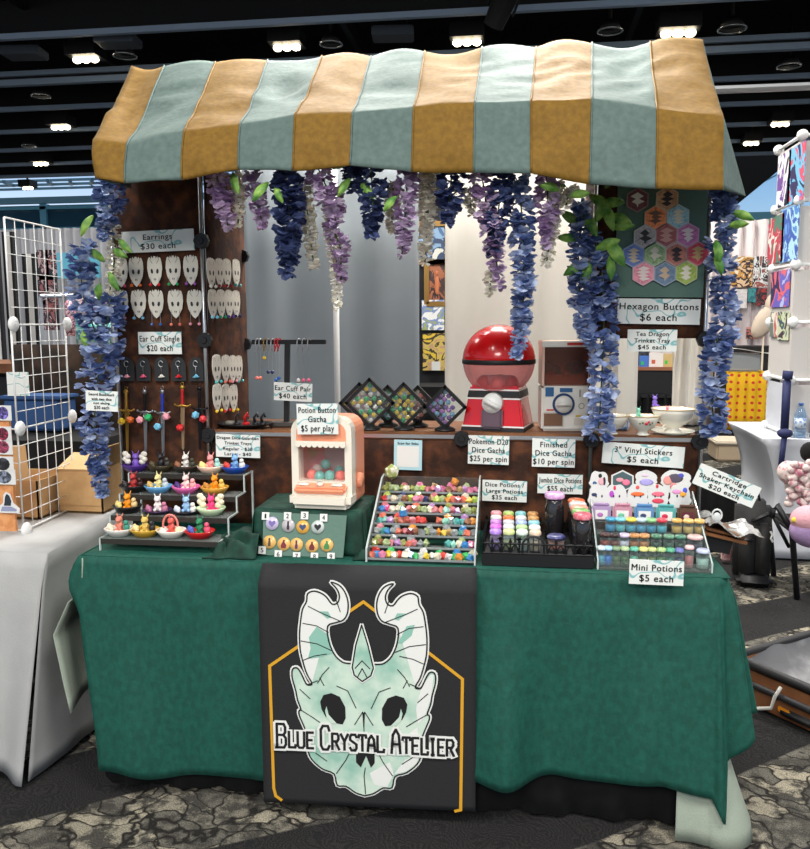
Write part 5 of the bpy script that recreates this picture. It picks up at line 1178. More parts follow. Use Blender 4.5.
def petal(f, c, d, up_, L, wd):
    d = d.normalized(); s = d.cross(up_)
    if s.length < 1e-4: s = Vector((1, 0, 0))
    s.normalize(); n = s.cross(d)
    q = [c, c + d*L*.45 + s*wd + n*L*.12, c + d*L*.86 + s*wd*.72 + n*L*.2, c + d*L + n*L*.10, c + d*L*.86 - s*wd*.72 + n*L*.2, c + d*L*.45 - s*wd + n*L*.12]
    va = [f.bm.verts.new(p) for p in q]; m_ = f.bm.verts.new(c + d*L*.55 - n*L*.08)
    f._fin([f.bm.faces.new((va[i], va[(i+1) % 6], m_)) for i in range(6)])
def strand(pts, Y, wpx, colour, label, dens=.64, psz=1.0, taper=True, leaves=(), seed=1):
    rr = random.Random(seed*131+7); P = [at(x, y, Y if not hasattr(Y, '__len__') else lerp(Y[0], Y[1], i/(len(pts)-1))) for i, (x, y) in enumerate(pts)]
    root = P[0].copy(); k = ppm(root.y, pts[0][0], pts[0][1]); W = wpx*k/2; P = [p-root for p in P]
    t = thing('wisteria_strand', label, 'artificial flowers', root, group=GG)
    seg = [(b-a).length for a, b in zip(P, P[1:])]; tot = sum(seg)
    def pos(s_):
        for a, b, l_ in zip(P, P[1:], seg):
            if s_ <= l_: return a.lerp(b, s_/l_)
            s_ -= l_
        return P[-1]
    f = MB(); f.smooth = True; f.tube(P, .0022, 5); f.build('stem', STEMG, t)
    f = MB(); s_ = .004; step = .0135/dens; i = 0
    pl = (.036 if colour in ('blue', 'navy') else .032)*psz
    while s_ < tot+.008:
        u = s_/tot; c = pos(s_); pr_ = W*((1-.62*max(0, (u-.35)/.65)**1.2) if taper else 1)*(.72+.28*min(1, u*8))
        nb = max(3, int(5*min(1, pr_/.03+.3)))
        for q in range(nb):
            a = i*2.4+q*2*PI/nb+rr.uniform(-.4, .4); out = Vector((math.cos(a), math.sin(a)*.8, rr.uniform(-.55, .25))).normalized()
            rad = max(.004, pr_-pl*.55)*rr.uniform(.55, 1.05); b = c + out*rad; f.mi = 0 if rr.random() < (.62-.3*u) else 1
            L = pl*rr.uniform(.75, 1.1)*(1 if u < .75 or not taper else 1-.9*(u-.75))
            for w_ in range(3):
                d = (out*rr.uniform(.4, 1)+Vector((rr.uniform(-.8, .8), rr.uniform(-.8, .5), rr.uniform(-.9, .55)))); petal(f, b, d, Vector((rr.uniform(-.4, .4), rr.uniform(-.4, .4), 1)), L*.92, L*.52)
        i += 1; s_ += step
    f.build('blossoms', PET[colour], t, recalc=False)
    for (lx, ly, ang, L) in leaves:
        c = at(lx, ly, root.y-.03)-root; d = Vector((math.cos(ang), -.25, math.sin(ang))); s = Vector((-math.sin(ang), -.1, math.cos(ang))); L = L*k
        f = MB(); f.smooth = True; A = c; va = []
        f.sheet(lambda u, v: A + d*L*u + s*(v-.5)*L*.42*math.sin(PI*min(1, u*.93+.05))**.8 + Vector((0, -1, 0))*(.01*math.sin(u*3)-.012*abs(v-.5)) + Vector((0, 0, -.12*L*u*u)), 8, 4)
        f.build('leaf', LEAFG, t)
    return t
FR_ = .0
strand([(108, 178), (112, 205), (104, 236)], .28, 30, 'blue', 'upper blue wisteria bunch at the left awning corner', leaves=((92, 215, 4.2, 20), (118, 240, -.6, 18)), seed=1)
strand([(84, 246), (80, 268), (84, 300), (96, 334)], .30, 30, 'blue', 'blue wisteria bunch leaning outermost left beside the wire grid', taper=False, seed=2, leaves=((98, 300, 1.3, 18), (82, 330, -1.2, 16)))
strand([(112, 225), (116, 250), (112, 280), (108, 300)], .33, 18, 'white', 'thin pale wisteria spray on the left edge of the brown panel', seed=3, leaves=((112, 250, -.3, 18), (108, 272, -.9, 20), (104, 262, 2.2, 18)), psz=.7)
strand([(110, 296), (106, 335), (100, 365), (96, 392)], .31, 38, 'blue', 'thickest dark blue wisteria bunch left of the ear cuff cards', taper=False, seed=4, psz=1.1)
strand([(98, 390), (94, 420), (97, 455), (102, 493)], .31, 30, 'blue', 'lowest blue wisteria tail hanging in front of the cardboard box', seed=5)
YF = .10
row = [((216, 172), (222, 198), (228, 226), 'purple', 22, 'purple wisteria strand hanging left of the grey drape, first of all', .9), ((240, 176), (239, 200), (238, 224), 'white', 13, 'short white wisteria sprig beside the first purple strand', .7), ((252, 172), (259, 205), (263, 230), 'purple', 19, 'pale purple wisteria strand over the left edge of grey drape', .8),
       ((288, 168), (289, 220), (287, 273), 'navy', 30, 'navy wisteria strand over the left half of the grey drape', 1.1), ((304, 185), (309, 225), (314, 268), 'white', 16, 'white wisteria strand just right of the long navy one', .75), ((318, 168), (330, 195), (337, 224), 'purple', 30, 'broad purple wisteria cluster above the white pole', 1),
       ((331, 222), (341, 250), (341, 280), 'purple', 20, 'pale purple wisteria tail hanging over the white pole', .8), ((328, 200), (336, 260), (338, 307), 'white', 15, 'long white wisteria strand behind the purple tail', .7), ((352, 168), (354, 180), (356, 193), 'navy', 18, 'short navy wisteria tuft between the two purple clusters', .9),
       ((371, 168), (373, 205), (371, 236), 'navy', 25, 'narrow navy wisteria strand right of the white pole', .9), ((394, 182), (392, 205), (392, 230), 'white', 15, 'white wisteria sprig over the right half of grey drape', .8), ((408, 168), (405, 210), (402, 255), 'purple', 23, 'purple wisteria strand at the right edge of grey drape', .9),
       ((428, 172), (428, 215), (425, 262), 'white', 17, 'white wisteria strand in front of the framed paintings', .8), ((452, 166), (450, 195), (447, 222), 'navy', 26, 'navy wisteria strand at the left edge of white drape', .95), ((470, 186), (470, 200), (472, 214), 'white', 15, 'short white wisteria sprig by the white drape, leftmost there', .7),
       ((480, 168), (490, 220), (500, 285), 'purple', 26, 'long mauve wisteria strand over the white drape', .85), ((492, 270), (491, 282), (488, 294), 'white', 14, 'small white wisteria tip below the mauve strand', .7), ((500, 168), (499, 205), (494, 252), 'navy', 26, 'navy wisteria strand overlapping the mauve strand', .95),
       ((546, 170), (548, 205), (546, 246), 'purple', 24, 'lilac wisteria strand right of the longest blue strand', .9), ((556, 180), (552, 225), (546, 265), 'white', 17, 'grey white wisteria strand beside the lilac one', .75), ((572, 188), (568, 196), (566, 206), 'white', 13, 'tiny white wisteria sprig near the green leaves', .7)]
for i, (a, b, c, col, w, lab, ps) in enumerate(row):
    lv = {0: ((232, 172, -1.2, 20),), 3: ((268, 182, -2.3, 22), (274, 186, -1.0, 18)), 5: ((332, 168, .4, 20),), 8: ((360, 182, -.8, 20), (350, 178, -2.2, 20)), 11: ((396, 196, -2.3, 18),), 15: ((506, 170, .2, 18),), 18: ((560, 190, 2.8, 22), (570, 196, .2, 20))}.get(i, ())
    strand([a, b, c], YF + .05*(col == 'white') - .02*(i % 2), w*1.12, col, lab, dens=.70 if col != 'white' else .9, psz=ps, leaves=lv, seed=20+i)
strand([(519, 178), (523, 235), (524, 290), (520, 335), (516, 356)], .12, 27, 'blue', 'longest blue wisteria strand ending on the red globe', seed=50, leaves=())
strand([(582, 205), (578, 250), (580, 300), (588, 338)], .30, 20, 'blue', 'slender blue wisteria strand at the left of the right column', taper=False, seed=51)
strand([(592, 232), (602, 270), (604, 320), (602, 370), (600, 410), (598, 432)], .33, 32, 'blue', 'thick blue wisteria strand running down past the white machine', seed=52, taper=False, leaves=((585, 180, .3, 24), (590, 195, -.6, 26), (600, 205, .2, 24), (610, 215, -.3, 22), (578, 225, 2.4, 24), (596, 250, .5, 26), (606, 240, -.9, 30), (585, 262, 3.6, 24), (574, 175, 2.0, 20), (605, 188, .9, 18), (570, 196, 3.4, 20), (598, 176, -.2, 26), (583, 212, -1.0, 26), (612, 228, .2, 22), (590, 262, -1.9, 22), (604, 204, -1.2, 26), (578, 240, 2.9, 22), (596, 222, 1.2, 22), (610, 256, -1.5, 22), (566, 186, 3.0, 18)))
strand([(722, 190), (724, 215), (728, 246)], .30, 30, 'blue', 'upper blue wisteria bunch at the right awning corner', seed=53, leaves=((732, 212, -.3, 22), (716, 240, -1.4, 22), (728, 226, .2, 20), (715, 255, -1.2, 20)))
strand([(716, 240), (722, 280), (726, 320), (718, 350)], .34, 30, 'blue', 'middle blue wisteria bunch right of the hexagon sign', seed=54, taper=False)
strand([(718, 335), (714, 370), (712, 405), (715, 436)], .34, 32, 'blue', 'lowest blue wisteria bunch at the right edge of the booth', seed=55, taper=False)

# ================================================================== NEIGHBOURING STALL ON THE LEFT
WCL = M('white_tablecloth', (166, 166, 165), .85, mott=(4, (178, 178, 177), .4, .6), bump=(200, .15))
f = MB(); f.smooth = True
nx0, nx1 = -2.7, -1.075
f.sheet(lambda u, v: (lerp(nx0, nx1-.075*v, u), lerp(.02, .74, v), .745+.001*math.sin(u*30)), 24, 8)
def nfront(u, v):
    w = (.020*math.sin(u*26)+.018*abs(math.sin(u*33+1))+.010*math.sin(u*71))*v; fold = .045*math.exp(-((u-.90)/.018)**2)*v
    return (lerp(nx0, nx1-.085*v, u), .02-.012*sstep(0, .15, v)-.03*v-w-fold, lerp(.745, .045-.03*sstep(.9, 1, u), v))
f.sheet(nfront, 90, 14)
def nside(u, v):
    a = lerp(.02, .74, u); w = (.012*math.sin(u*15)+.006*math.sin(u*33))*v
    return (nx1-.075*u-.085*v*(1-u)+.05*v*math.sin(u*PI)+w*u, a-.03*v*(1-u)-.012*sstep(0, .15, v)*(1-u), lerp(.745, lerp(.012, .05, u), v))
f.sheet(nside, 40, 14)
bmesh.ops.remove_doubles(f.bm, verts=f.bm.verts, dist=.0008)
tag(f.build('tablecloth', WCL, solid=.003), 'white tablecloth on the neighbouring table at the left', 'tablecloth')
WIRE = M('white_wire', (226, 226, 224), .4)
ax_ = [Vector((-1.288, .235, .748)), Vector((-1.306, .596, .748))]
t = thing('wire_grid_rack', 'white wire grid rack standing on the neighbouring white table', 'wire rack', ax_[0])
o_ = -ax_[0]
def wire_panel(A, B, h, nx, nz, lean=Vector((0, 0, 0))):
    f = MB(); f.smooth = True; U = B-A; V = Vector((0, 0, h))+lean
    for q in range(nx+1): f.tube([A+U*q/nx, A+U*q/nx+V], .0016 if 0 < q < nx else .0034, 5)
    for q in range(nz+1): f.tube([A+V*q/nz, A+U+V*q/nz], .0016 if 0 < q < nz else .0034, 5)
    return f.build('wire_panel', WIRE, t)
HP = .345
for i in range(3): wire_panel(ax_[0]+Vector((0, 0, HP*i+.01)), ax_[1]+Vector((0, 0, HP*i+.01)), HP, 6, 6).location = o_
lf = ax_[0]+Vector((-.345, -.03, 0))
for i in range(1): wire_panel(lf+Vector((0, 0, HP*i+.01)), ax_[0]+Vector((0, 0, HP*i+.01)), HP, 6, 6).location = o_
for i in range(3):
    for A in ax_:
        f = MB(); f.smooth = True; f.ball((A.x+.01, A.y, A.z+HP*i+.012), (.012, .026, .026), 12, 8); f.build('connector', WIRE, t).location = o_
CORK = M('orange_board', (196, 128, 78), .8, mott=(40, (214, 152, 100), .4, .6))
b0, b1 = atz(-40, 540, .75), Vector((-1.30, .205, .75))
f = MB(); bx0, bx1 = -1.66, -1.300; f.box(((bx0+bx1)/2, .215, .75+.20), (bx1-bx0, .012, .38)); tag(f.build('sticker_board', CORK), 'orange brown board of stickers at the left picture edge', 'display board')
for i, (px, py, r_, c_, lab) in enumerate(((3, 413, 8, (96, 84, 150), 'violet'), (3, 434, 8, (120, 40, 60), 'maroon'), (3, 447, 9, (140, 60, 84), 'wine red'), (3, 464, 10, (44, 44, 50), 'black'), (4, 477, 11, (90, 96, 110), 'slate grey'))):
    c = at(px, py, .205); k = ppm(.205, px, py)
    f = MB(); f.box((0, 0, 0), (r_*2.1*k, .0015, 14*k)); o = f.build('round_sticker', STW, loc=c); tag(o, '%s round sticker on a white card on the orange board' % lab, 'sticker', 'stickers on the orange board')
    f = MB(); f.smooth = True; f.ball((0, -.0012, 0), (r_*.72*k, .0006, 6*k), 14, 6); f.build('printed_disc', art('disc_%d' % i, [c_, [v*.5 for v in c_], c_, [min(255, v*1.5) for v in c_]], 22, i), o)
c = at(9, 503, .203); k = ppm(.203)
f = MB(); f.prism([(x*k, 0, z*k) for x, z in ((-12, -11), (11, -11), (12, -6), (5, 0), (2, 10), (-3, 12), (-6, 9), (-7, 0), (-12, -4))], (0, .0015, 0)); o = f.build('bird_sticker', STW, loc=c); tag(o, 'white cut out sticker of a dark bird at the bottom of the board', 'sticker')
f = MB(); f.poly([(x*k, -.0008, z*k) for x, z in ((-6, -3), (2, -3), (3, 2), (1, 8), (-2, 10), (-4, 7), (-5, 1))]); f.mat(1).poly([(x*k, -.0009, z*k) for x, z in ((-10, -9), (8, -9), (9, -7), (3, -4), (-8, -4))]); f.build('printed_bird', [M('bird_dark', (44, 50, 60), .5), M('bird_grey', (140, 146, 176), .5)], o, recalc=False)
KRAFT = M('cardboard', (178, 140, 94), .85, mott=(14, (192, 154, 106), .4, .6)); KRL = M('cardboard_light', (206, 172, 124), .85)
def carton(x0, x1, y0, y1, z0, h, label, flaps=True):
    t = thing('cardboard_box', label, 'cardboard box', ((x0+x1)/2, y0, z0)); w, d = x1-x0, y1-y0
    f = MB(); tk = .005
    f.box((0, tk/2, h/2), (w, tk, h)); f.box((0, d-tk/2, h/2), (w, tk, h)); f.box((-w/2+tk/2, d/2, h/2), (tk, d, h)); f.box((w/2-tk/2, d/2, h/2), (tk, d, h)); f.box((0, d/2, tk/2+.001), (w, d, tk)); f.build('body', KRAFT, t)
    if flaps:
        f = MB(); f.box((0, .06, h+.020), (w, .135, .004), (.32, 0, 0)); f.build('front_flap', KRL, t)
        f = MB(); f.box((w/2+.012, d/2, h+.04), (.004, d, .10), (0, .35, 0)); f.build('side_flap', KRAFT, t)
        f = MB(); f.box((0, -.002, h*.55), (w*.96, .003, h*.75)); f.build('overlap_flap', KRAFT, t)
    return t
p0, p1 = atz(62, 511, .75), atz(103, 511, .75)
carton(p0.x, p1.x+.02, p0.y-.02, p0.y+.26, .75, .165, 'open brown cardboard box on the white table below the blue flowers')
p0, p1 = atz(28, 522, .75), atz(56, 520, .75)
t2 = carton(-1.60, -1.345, .42, .66, .75, .14, 'brown cardboard box standing behind the wire grid rack', False)
f = MB(); f.box((.045, .0, .20), (.10, .004, .14), (.1, 0, 0)); f.build('raised_flap', KRL, t2)
# further stalls on the left
DK = M('dark_cloth', (26, 20, 16), .95, mott=(14, (58, 42, 30), .4, .65))
f = MB(); f.smooth = True; p0, p1 = at(62, 340, 1.25), at(128, 470, 1.25)
f.sheet(lambda u, v: (lerp(-1.95, -1.12, u), 1.25+.02*math.sin(u*19), lerp(.02, p0.z-.02, v)), 30, 6); tag(f.build('dark_backdrop', DK, solid=.004), 'dark brown cloth backdrop behind the cardboard box', 'backdrop')
DKB = M('blue_fabric', (44, 76, 122), .8)
p0, p1 = at(8, 398, 1.05), at(66, 430, 1.05)
f = MB(); f.box(((p0.x+p1.x)/2, 1.08, (p0.z+p1.z)/2), (p1.x-p0.x, .14, p0.z-p1.z), bev=.01); f.box(((p0.x+p1.x)/2, 1.08, p0.z+.006), (p1.x-p0.x+.02, .16, .016), bev=.004); tag(f.build('storage_box', DKB), 'blue storage box seen through the wire grid rack', 'box')
t = thing('trestle_table', 'black covered table behind the wire grid rack', 'table', ((p0.x+p1.x)/2-.1, 1.0, 0))
f = MB(); f.box((0, 0, (p1.z-.01)/2+.005), (1.0, .42, p1.z-.02)); f.build('black_cover', M('black_cloth', (14, 14, 15), .95), t)
p = at(18, 384, 1.0); k = ppm(1.0); f = MB(); f.box((0, 0, 0), (23*k, .004, 25*k)); tag(f.build('paper_sheet', CARD, loc=p, rot=(0, 0, .1)), 'pale paper sheet hung on the wire grid rack', 'paper')
for nm, x0, x1, y0, y1, Y, c_, lab in (('banner_stand', -14, 3, 232, 330, 3.0, (226, 222, 216), 'leftmost white banner with dark edges behind the wire rack'), ('banner_stand', 4, 18, 232, 330, 3.1, (228, 226, 222), 'middle white banner with dark edges behind the wire rack'), ('banner_stand', 24, 38, 254, 330, 3.2, (224, 222, 220), 'shorter white banner right of the two tall ones')):
    a, b = at(x0, y0, Y), at(x1, y1, Y); t = thing('banner_stand', lab, 'banner', ((a.x+b.x)/2, Y, 0), group='white banners at the far left')
    f = MB(); f.box((0, 0, (a.z+.3)/2), (b.x-a.x, .01, a.z-.3)); f.build('banner_sheet', M('banner_white', c_, .6), t)
    for s in (-1, 1): f = MB(); f.tube([(s*(b.x-a.x)/2, 0, .02), (s*(b.x-a.x)/2, 0, a.z)], .018, 6); f.build('pole', BLACK, t)
    f = MB(); f.box((0, 0, .02), (b.x-a.x-.02, .07, .03)); f.build('foot', BLACK, t)
p0, p1 = at(40, 252, 3.0), at(55, 330, 3.0)
o = MB().box(((p0.x+p1.x)/2, 3.0, (p0.z+p1.z)/2), (p1.x-p0.x+.06, .02, p0.z-p1.z)).build('print_rack', BLACK); tag(o, 'black panel of small dark prints behind the wire rack', 'display board')
for i in range(3):
    for j in range(2):
        c = at(43.5+8*j, 265+25*i, 2.98); f = MB(); f.box((0, 0, 0), (.075, .004, .20)); q = f.build('art_print', art('dprint_%d' % (i*2+j), [(60, 50, 60), (190, 160, 160), (40, 36, 44), (150, 90, 90)], 8, i*2+j), loc=c)
        tag(q, 'small dark art print on the black panel, %s row %s' % (('top', 'middle', 'bottom')[i], ('left', 'right')[j]), 'art print', 'art prints on the black panel')
# clothes rail with printed shirts
t = thing('clothes_rack', 'rail hung with printed shirts left of the blue flowers', 'clothes rack', at(88, 330, 2.5)); t.location.z = 0
f = MB(); f.tube([(-.3, 0, 1.62), (.3, 0, 1.62)], .012, 6); f.tube([(-.3, 0, .01), (-.3, 0, 1.62)], .012, 6); f.tube([(.3, 0, .01), (.3, 0, 1.62)], .012, 6); f.build('rail', STEEL, t)
for i, (px, w, c_, y0, y1, lab) in enumerate(((70, 12, [(220, 210, 216), (60, 60, 70), (214, 150, 170), (230, 226, 226)], 300, 336, 'white and pink printed shirt, leftmost on the rail'), (90, 30, [(226, 220, 220), (206, 120, 140), (230, 224, 222), (150, 160, 170)], 296, 318, 'white shirt with pink print, upper on the rail'), (92, 34, [(84, 160, 160), (60, 130, 136), (120, 190, 186), (206, 220, 214)], 316, 345, 'teal patterned shirt below the white one'))):
    a, b = at(px-w/2, y0, 2.17-.04*i), at(px+w/2, y1, 2.17-.04*i)
    f = MB(); f.smooth = True; W_ = b.x-a.x; H_ = a.z-b.z
    f.prism([(-W_/2, 0, -H_), (W_/2, 0, -H_), (W_/2, 0, -H_*.1), (W_*.2, 0, 0), (-W_*.2, 0, 0), (-W_/2, 0, -H_*.1)], (0, .03, 0)); tag(f.build('printed_shirt', art('shirt_%d' % i, c_, 28, i), loc=((a.x+b.x)/2, 2.17-.04*i, a.z)), lab, 'shirt', 'shirts on the rail')
# counter with small goods behind the rack
p0 = at(10, 358, 1.9); p1 = at(66, 368, 1.9)
t = thing('counter', 'brown wooden counter edge of the stall behind the wire rack', 'counter', ((p0.x+p1.x)/2-.1, 2.1, 0))
f = MB(); f.box((0, 0, p1.z), (1.1, .5, .05)); f.build('top', SHELFW, t); f = MB(); f.box((0, .02, p1.z/2-.02), (1.04, .44, p1.z-.06)); f.build('body', BLACK, t)
for i, (px, w, h, c_, nm) in enumerate(((14, 6, 10, (96, 90, 84), 'grey'), (22, 9, 9, (206, 190, 160), 'cream'), (31, 5, 16, (226, 224, 220), 'white'), (38, 7, 12, (64, 96, 140), 'blue'), (46, 7, 14, (50, 54, 80), 'navy'), (53, 6, 12, (200, 196, 206), 'pale'), (60, 6, 14, (130, 90, 150), 'violet'))):
    c = at(px, 360, 1.93); k = ppm(1.93); f = MB(); f.box((0, 0, h*k/2), (w*k, .07, h*k), bev=.006); f.box((0, -.036, h*k*.5), (w*k*.7, .002, h*k*.5)); tag(f.build('goods_box', M('goods_%d' % i, c_, .6), loc=(c.x, 1.95, p1.z+.026)), 'small %s goods box on the brown counter' % nm, 'box', 'goods on the brown counter')
# white drapes of the hall's far stalls
FARW = M('far_drape', (176, 176, 180), .9)
def fardrape(name, x0, x1, y0, Y, m, label, folds=12):
    a, b = at(x0, y0, Y), at(x1, y0, Y); f = MB(); f.smooth = True
    f.sheet(lambda u, v: (lerp(a.x, b.x, u), Y+.05*math.sin(u*folds*6.28), lerp(.02, a.z, v)), folds*8, 3); tag(f.build('curtain', m, solid=.01), label, 'curtain')
fardrape('curtain', -60, 130, 231, 9.0, FARW, 'long white drape wall far behind the left stall', 22)
fardrape('curtain', 640, 900, 222, 9.5, M('pink_drape', (216, 204, 202), .9), 'pale pinkish drape wall far behind on the right', 20)
p0, p1 = at(52, 253, 8.5), at(100, 278, 8.5)
f = MB(); f.box(((p0.x+p1.x)/2, 8.5, (p0.z+p1.z)/2), (p1.x-p0.x, .05, p0.z-p1.z)); tag(f.build('hanging_sign', M('cyan_sign', (110, 190, 214), .5)), 'plain cyan banner hung on the far white drape', 'banner')

# ================================================================== BEHIND THE BOOTH, IN THE MIDDLE
p0, p1 = at(408, 225, 2.4), at(460, 330, 2.4)
t = thing('display_easel', 'dark display wall with framed paintings between the two drapes', 'display wall', ((p0.x+p1.x)/2, 2.45, 0))
f = MB(); f.box((0, 0, 1.15), (.5, .03, 2.28)); f.build('board', M('dark_board', (28, 28, 32), .8), t)
GFR = M('gilt_frame', (150, 116, 62), .4, .5)
for i, (px, py, w, h, c_, lab) in enumerate(((432, 243, 30, 36, [(60, 92, 130), (120, 150, 180), (40, 60, 90), (190, 190, 180)], 'gilt framed bluish painting, uppermost between the drapes'), (437, 283, 20, 40, [(70, 30, 30), (40, 24, 28), (150, 90, 60), (60, 40, 40)], 'gilt framed dark red painting between the drapes'))):
    c = at(px, py, 2.42); k = ppm(2.42)
    t2 = thing('framed_painting', lab, 'painting', c)
    f = MB(); w *= k; h *= k; e = .028
    f.box((0, 0, h/2), (w, .025, e)); f.box((0, 0, -h/2), (w, .025, e)); f.box((-w/2, 0, 0), (e, .025, h)); f.box((w/2, 0, 0), (e, .025, h)); f.build('frame', GFR, t2)
    f = MB(); f.box((0, .004, 0), (w-.02, .008, h-.02)); f.build('canvas', art('paint_%d' % i, c_, 5, i), t2)
    if i == 1:
        f = MB(); f.smooth = True; f.ball((.0, -.001, -h*.06), (w*.12, .003, h*.22), 10, 8); f.ball((.0, -.001, h*.24), (w*.07, .003, h*.06), 8, 6); f.build('painted_figure', M('painted_orange', (190, 110, 70), .5), t2)
for i, (px, py, w, h, c_, lab) in enumerate(((433, 315, 22, 29, [(236, 236, 232), (232, 232, 228), (120, 140, 190), (160, 170, 110)], 'white print with blue and green strokes between the drapes'), (434, 352, 22, 36, [(222, 190, 60), (60, 52, 40), (206, 180, 90), (190, 150, 120)], 'yellow and dark print below the white one'))):
    c = at(px, py, 2.415); k = ppm(2.415); f = MB(); f.box((0, 0, 0), (w*k, .004, h*k)); tag(f.build('art_print', art('mprint_%d' % i, c_, 9, i+4), loc=c), lab, 'art print')
c = at(436, 366, 2.38); f = MB(); f.box((0, 0, 0), (.05, .002, .05), (0, 0, 0)); tag(f.build('paper_tag', STW, loc=c), 'small white tag below the yellow print', 'paper tag')
p1 = at(432, 400, 2.2); t = thing('covered_table', 'black covered table below the prints between the drapes', 'table', (p1.x, 2.2, 0))
f = MB(); f.box((0, 0, .56), (.6, .3, 1.10)); f.build('black_cover', M('black_cloth', (14, 14, 15), .95), t)

# seen through the right hand opening
p0, p1 = at(640, 394, 3.2), at(686, 394, 3.2)
t = thing('covered_table', 'black draped table seen through the right window opening', 'table', ((p0.x+p1.x)/2, 3.2, 0)); zt_ = p0.z
f = MB(); f.smooth = True
f.sheet(lambda u, v: (lerp(-.42, .12, u), -.0+.018*math.sin(u*60)+.01*math.sin(u*131), lerp(.01, zt_, v)), 90, 3); f.build('pleated_skirt', M('black_cloth', (14, 14, 15), .95), t)
f = MB(); f.box((-.15, .3, zt_-.012), (.56, .62, .022)); f.build('top', BLACK, t)
p0, p1 = at(636, 371, 3.15), at(690, 371, 3.15); k = ppm(3.15)
t = thing('wooden_crate', 'shallow wooden crate of booklets on the black table', 'crate', (p0.x+.22, 3.3, zt_+.001))
# the crate sits on its stand above the table
zc_ = p1.z - zt_ 
f = MB(); f.box((0, 0, zc_/2), (.42, .16, zc_)); f.build('stand', BLACK, t)
f = MB(); f.box((0, -.09, zc_+.01), (.50, .012, .022)); f.box((0, .09, zc_+.01), (.50, .012, .022)); f.box((-.25, 0, zc_+.06), (.014, .19, .13), (0, -.25, 0)); f.box((.25, 0, zc_+.06), (.014, .19, .13)); f.box((0, 0, zc_+.004), (.5, .18, .008)); f.build('crate', M('crate_wood', (150, 96, 66), .6), t)
for i, (px, w, h, c_, nm) in enumerate(((645, 9, 12, (70, 116, 196), 'blue'), (657, 13, 15, (232, 228, 222), 'white'), (669, 9, 14, (206, 180, 120), 'tan'), (678, 8, 12, (70, 92, 120), 'slate'))):
    c = at(px, 371, 3.22); f = MB(); f.box((0, 0, h*k/2), (w*k, .012, h*k)); f.mat(1).box((-w*k*.2, -.007, h*k*.42), (w*k*.26, .002, h*k*.25)); tag(f.build('booklet', [M('booklet_%d' % i, c_, .5), M('booklet_mark_%d' % (i % 2), ((40, 200, 70), (196, 96, 60))[i % 2], .5)], loc=(c.x, 3.27, zt_+zc_+.010)), '%s booklet standing in the wooden crate' % nm, 'booklet', 'booklets in the wooden crate')
f = MB(); f.smooth = True; c = at(626, 360, 3.6)
f.sheet(lambda u, v: (c.x-.1+.26*u, 3.6+.02*math.sin(u*21), lerp(.9, c.z+.14, v)+.05*math.sin(u*8)*v), 14, 6); tag(f.build('striped_cloth', M('grey_striped', (70, 76, 86), .8, mott=(22, (40, 44, 52), .4, .6)), solid=.004), 'dark grey bunched cloth left of the wooden crate', 'cloth')
f = MB(); f.smooth = True; c = at(628, 412, 2.9)
f.box((0, 0, .0), (.09, .03, .24), (0, .25, 0), bev=.012); tag(f.build('dark_bag', BLACK, loc=(c.x+.03, 3.12, c.z)), 'dark strap shape leaning on the black draped table', 'bag')

# ================================================================== NEIGHBOURING STALL ON THE RIGHT
A = Vector((1.988, 2.95, .757)); B = Vector((1.983, 3.38, .757))        # near corner and far end of the stand's left face
Cc = Vector((2.95, 2.93, .75))
ST2 = M('stretch_white', (206, 208, 214), .8, bump=(150, .1))
f = MB(); f.smooth = True
def stf(u, v):      # stretch cover pulled in towards the feet
    q = math.sin(v*PI)**.8*.10 + .10*(1-v)*0
    return (lerp(1.83+q, 3.1, u), 2.86+q*.6+.004*math.sin(u*20), lerp(.012, .745, v))
f.sheet(stf, 24, 14)
def sts(u, v):
    q = math.sin(v*PI)**.8*.10
    return (1.83+q*(1+.7*math.sin(u*PI)), lerp(2.86+q*.6, 3.72-q*.4, u), lerp(.012, .745, v))
f.sheet(sts, 20, 14)
f.sheet(lambda u, v: (lerp(1.83, 3.1, u), lerp(2.86, 3.72, v), .745), 6, 6)
bmesh.ops.remove_doubles(f.bm, verts=f.bm.verts, dist=.0008)
tag(f.build('stretch_cover', ST2, solid=.004), 'white stretch cover on the table at the right edge', 'tablecloth')
t = thing('panel_stand', 'white panel stand of art prints on the right hand table', 'display stand', A); o_ = -A
PANW = M('panel_white', (204, 199, 194), .7); PVC = M('pvc_white', (230, 230, 228), .4)
HZ = [0, .325, .67, 1.01, 1.38, 1.75]
for i in range(5):
    z0, z1 = .757+HZ[i]+.012, .75+HZ[i+1]-.012
    f = MB(); f.box((A.x, (A.y+B.y)/2, (z0+z1)/2), (.006, B.y-A.y, z1-z0)); f.build('side_panel', ST2 if i < 1 else PANW, t).location = o_
    f = MB(); f.box(((A.x+Cc.x)/2, A.y, (z0+z1)/2), (Cc.x-A.x, .006, z1-z0)); f.build('front_panel', PANW, t).location = o_
for i in range(6):
    z = .75+HZ[i]+.018
    f = MB(); f.smooth = True; f.tube([(A.x, A.y-.01, z), (B.x, B.y, z)], .011, 7); f.build('rail', PVC, t).location = o_
    f = MB(); f.smooth = True; f.tube([(A.x, A.y-.01, z), (Cc.x, A.y-.01, z)], .010, 7); f.build('rail', PVC, t).location = o_
    for P_ in (A, B): f = MB(); f.smooth = True; f.ball((P_.x, P_.y-.01, z), .033, 12, 8); f.build('connector', PVC, t).location = o_
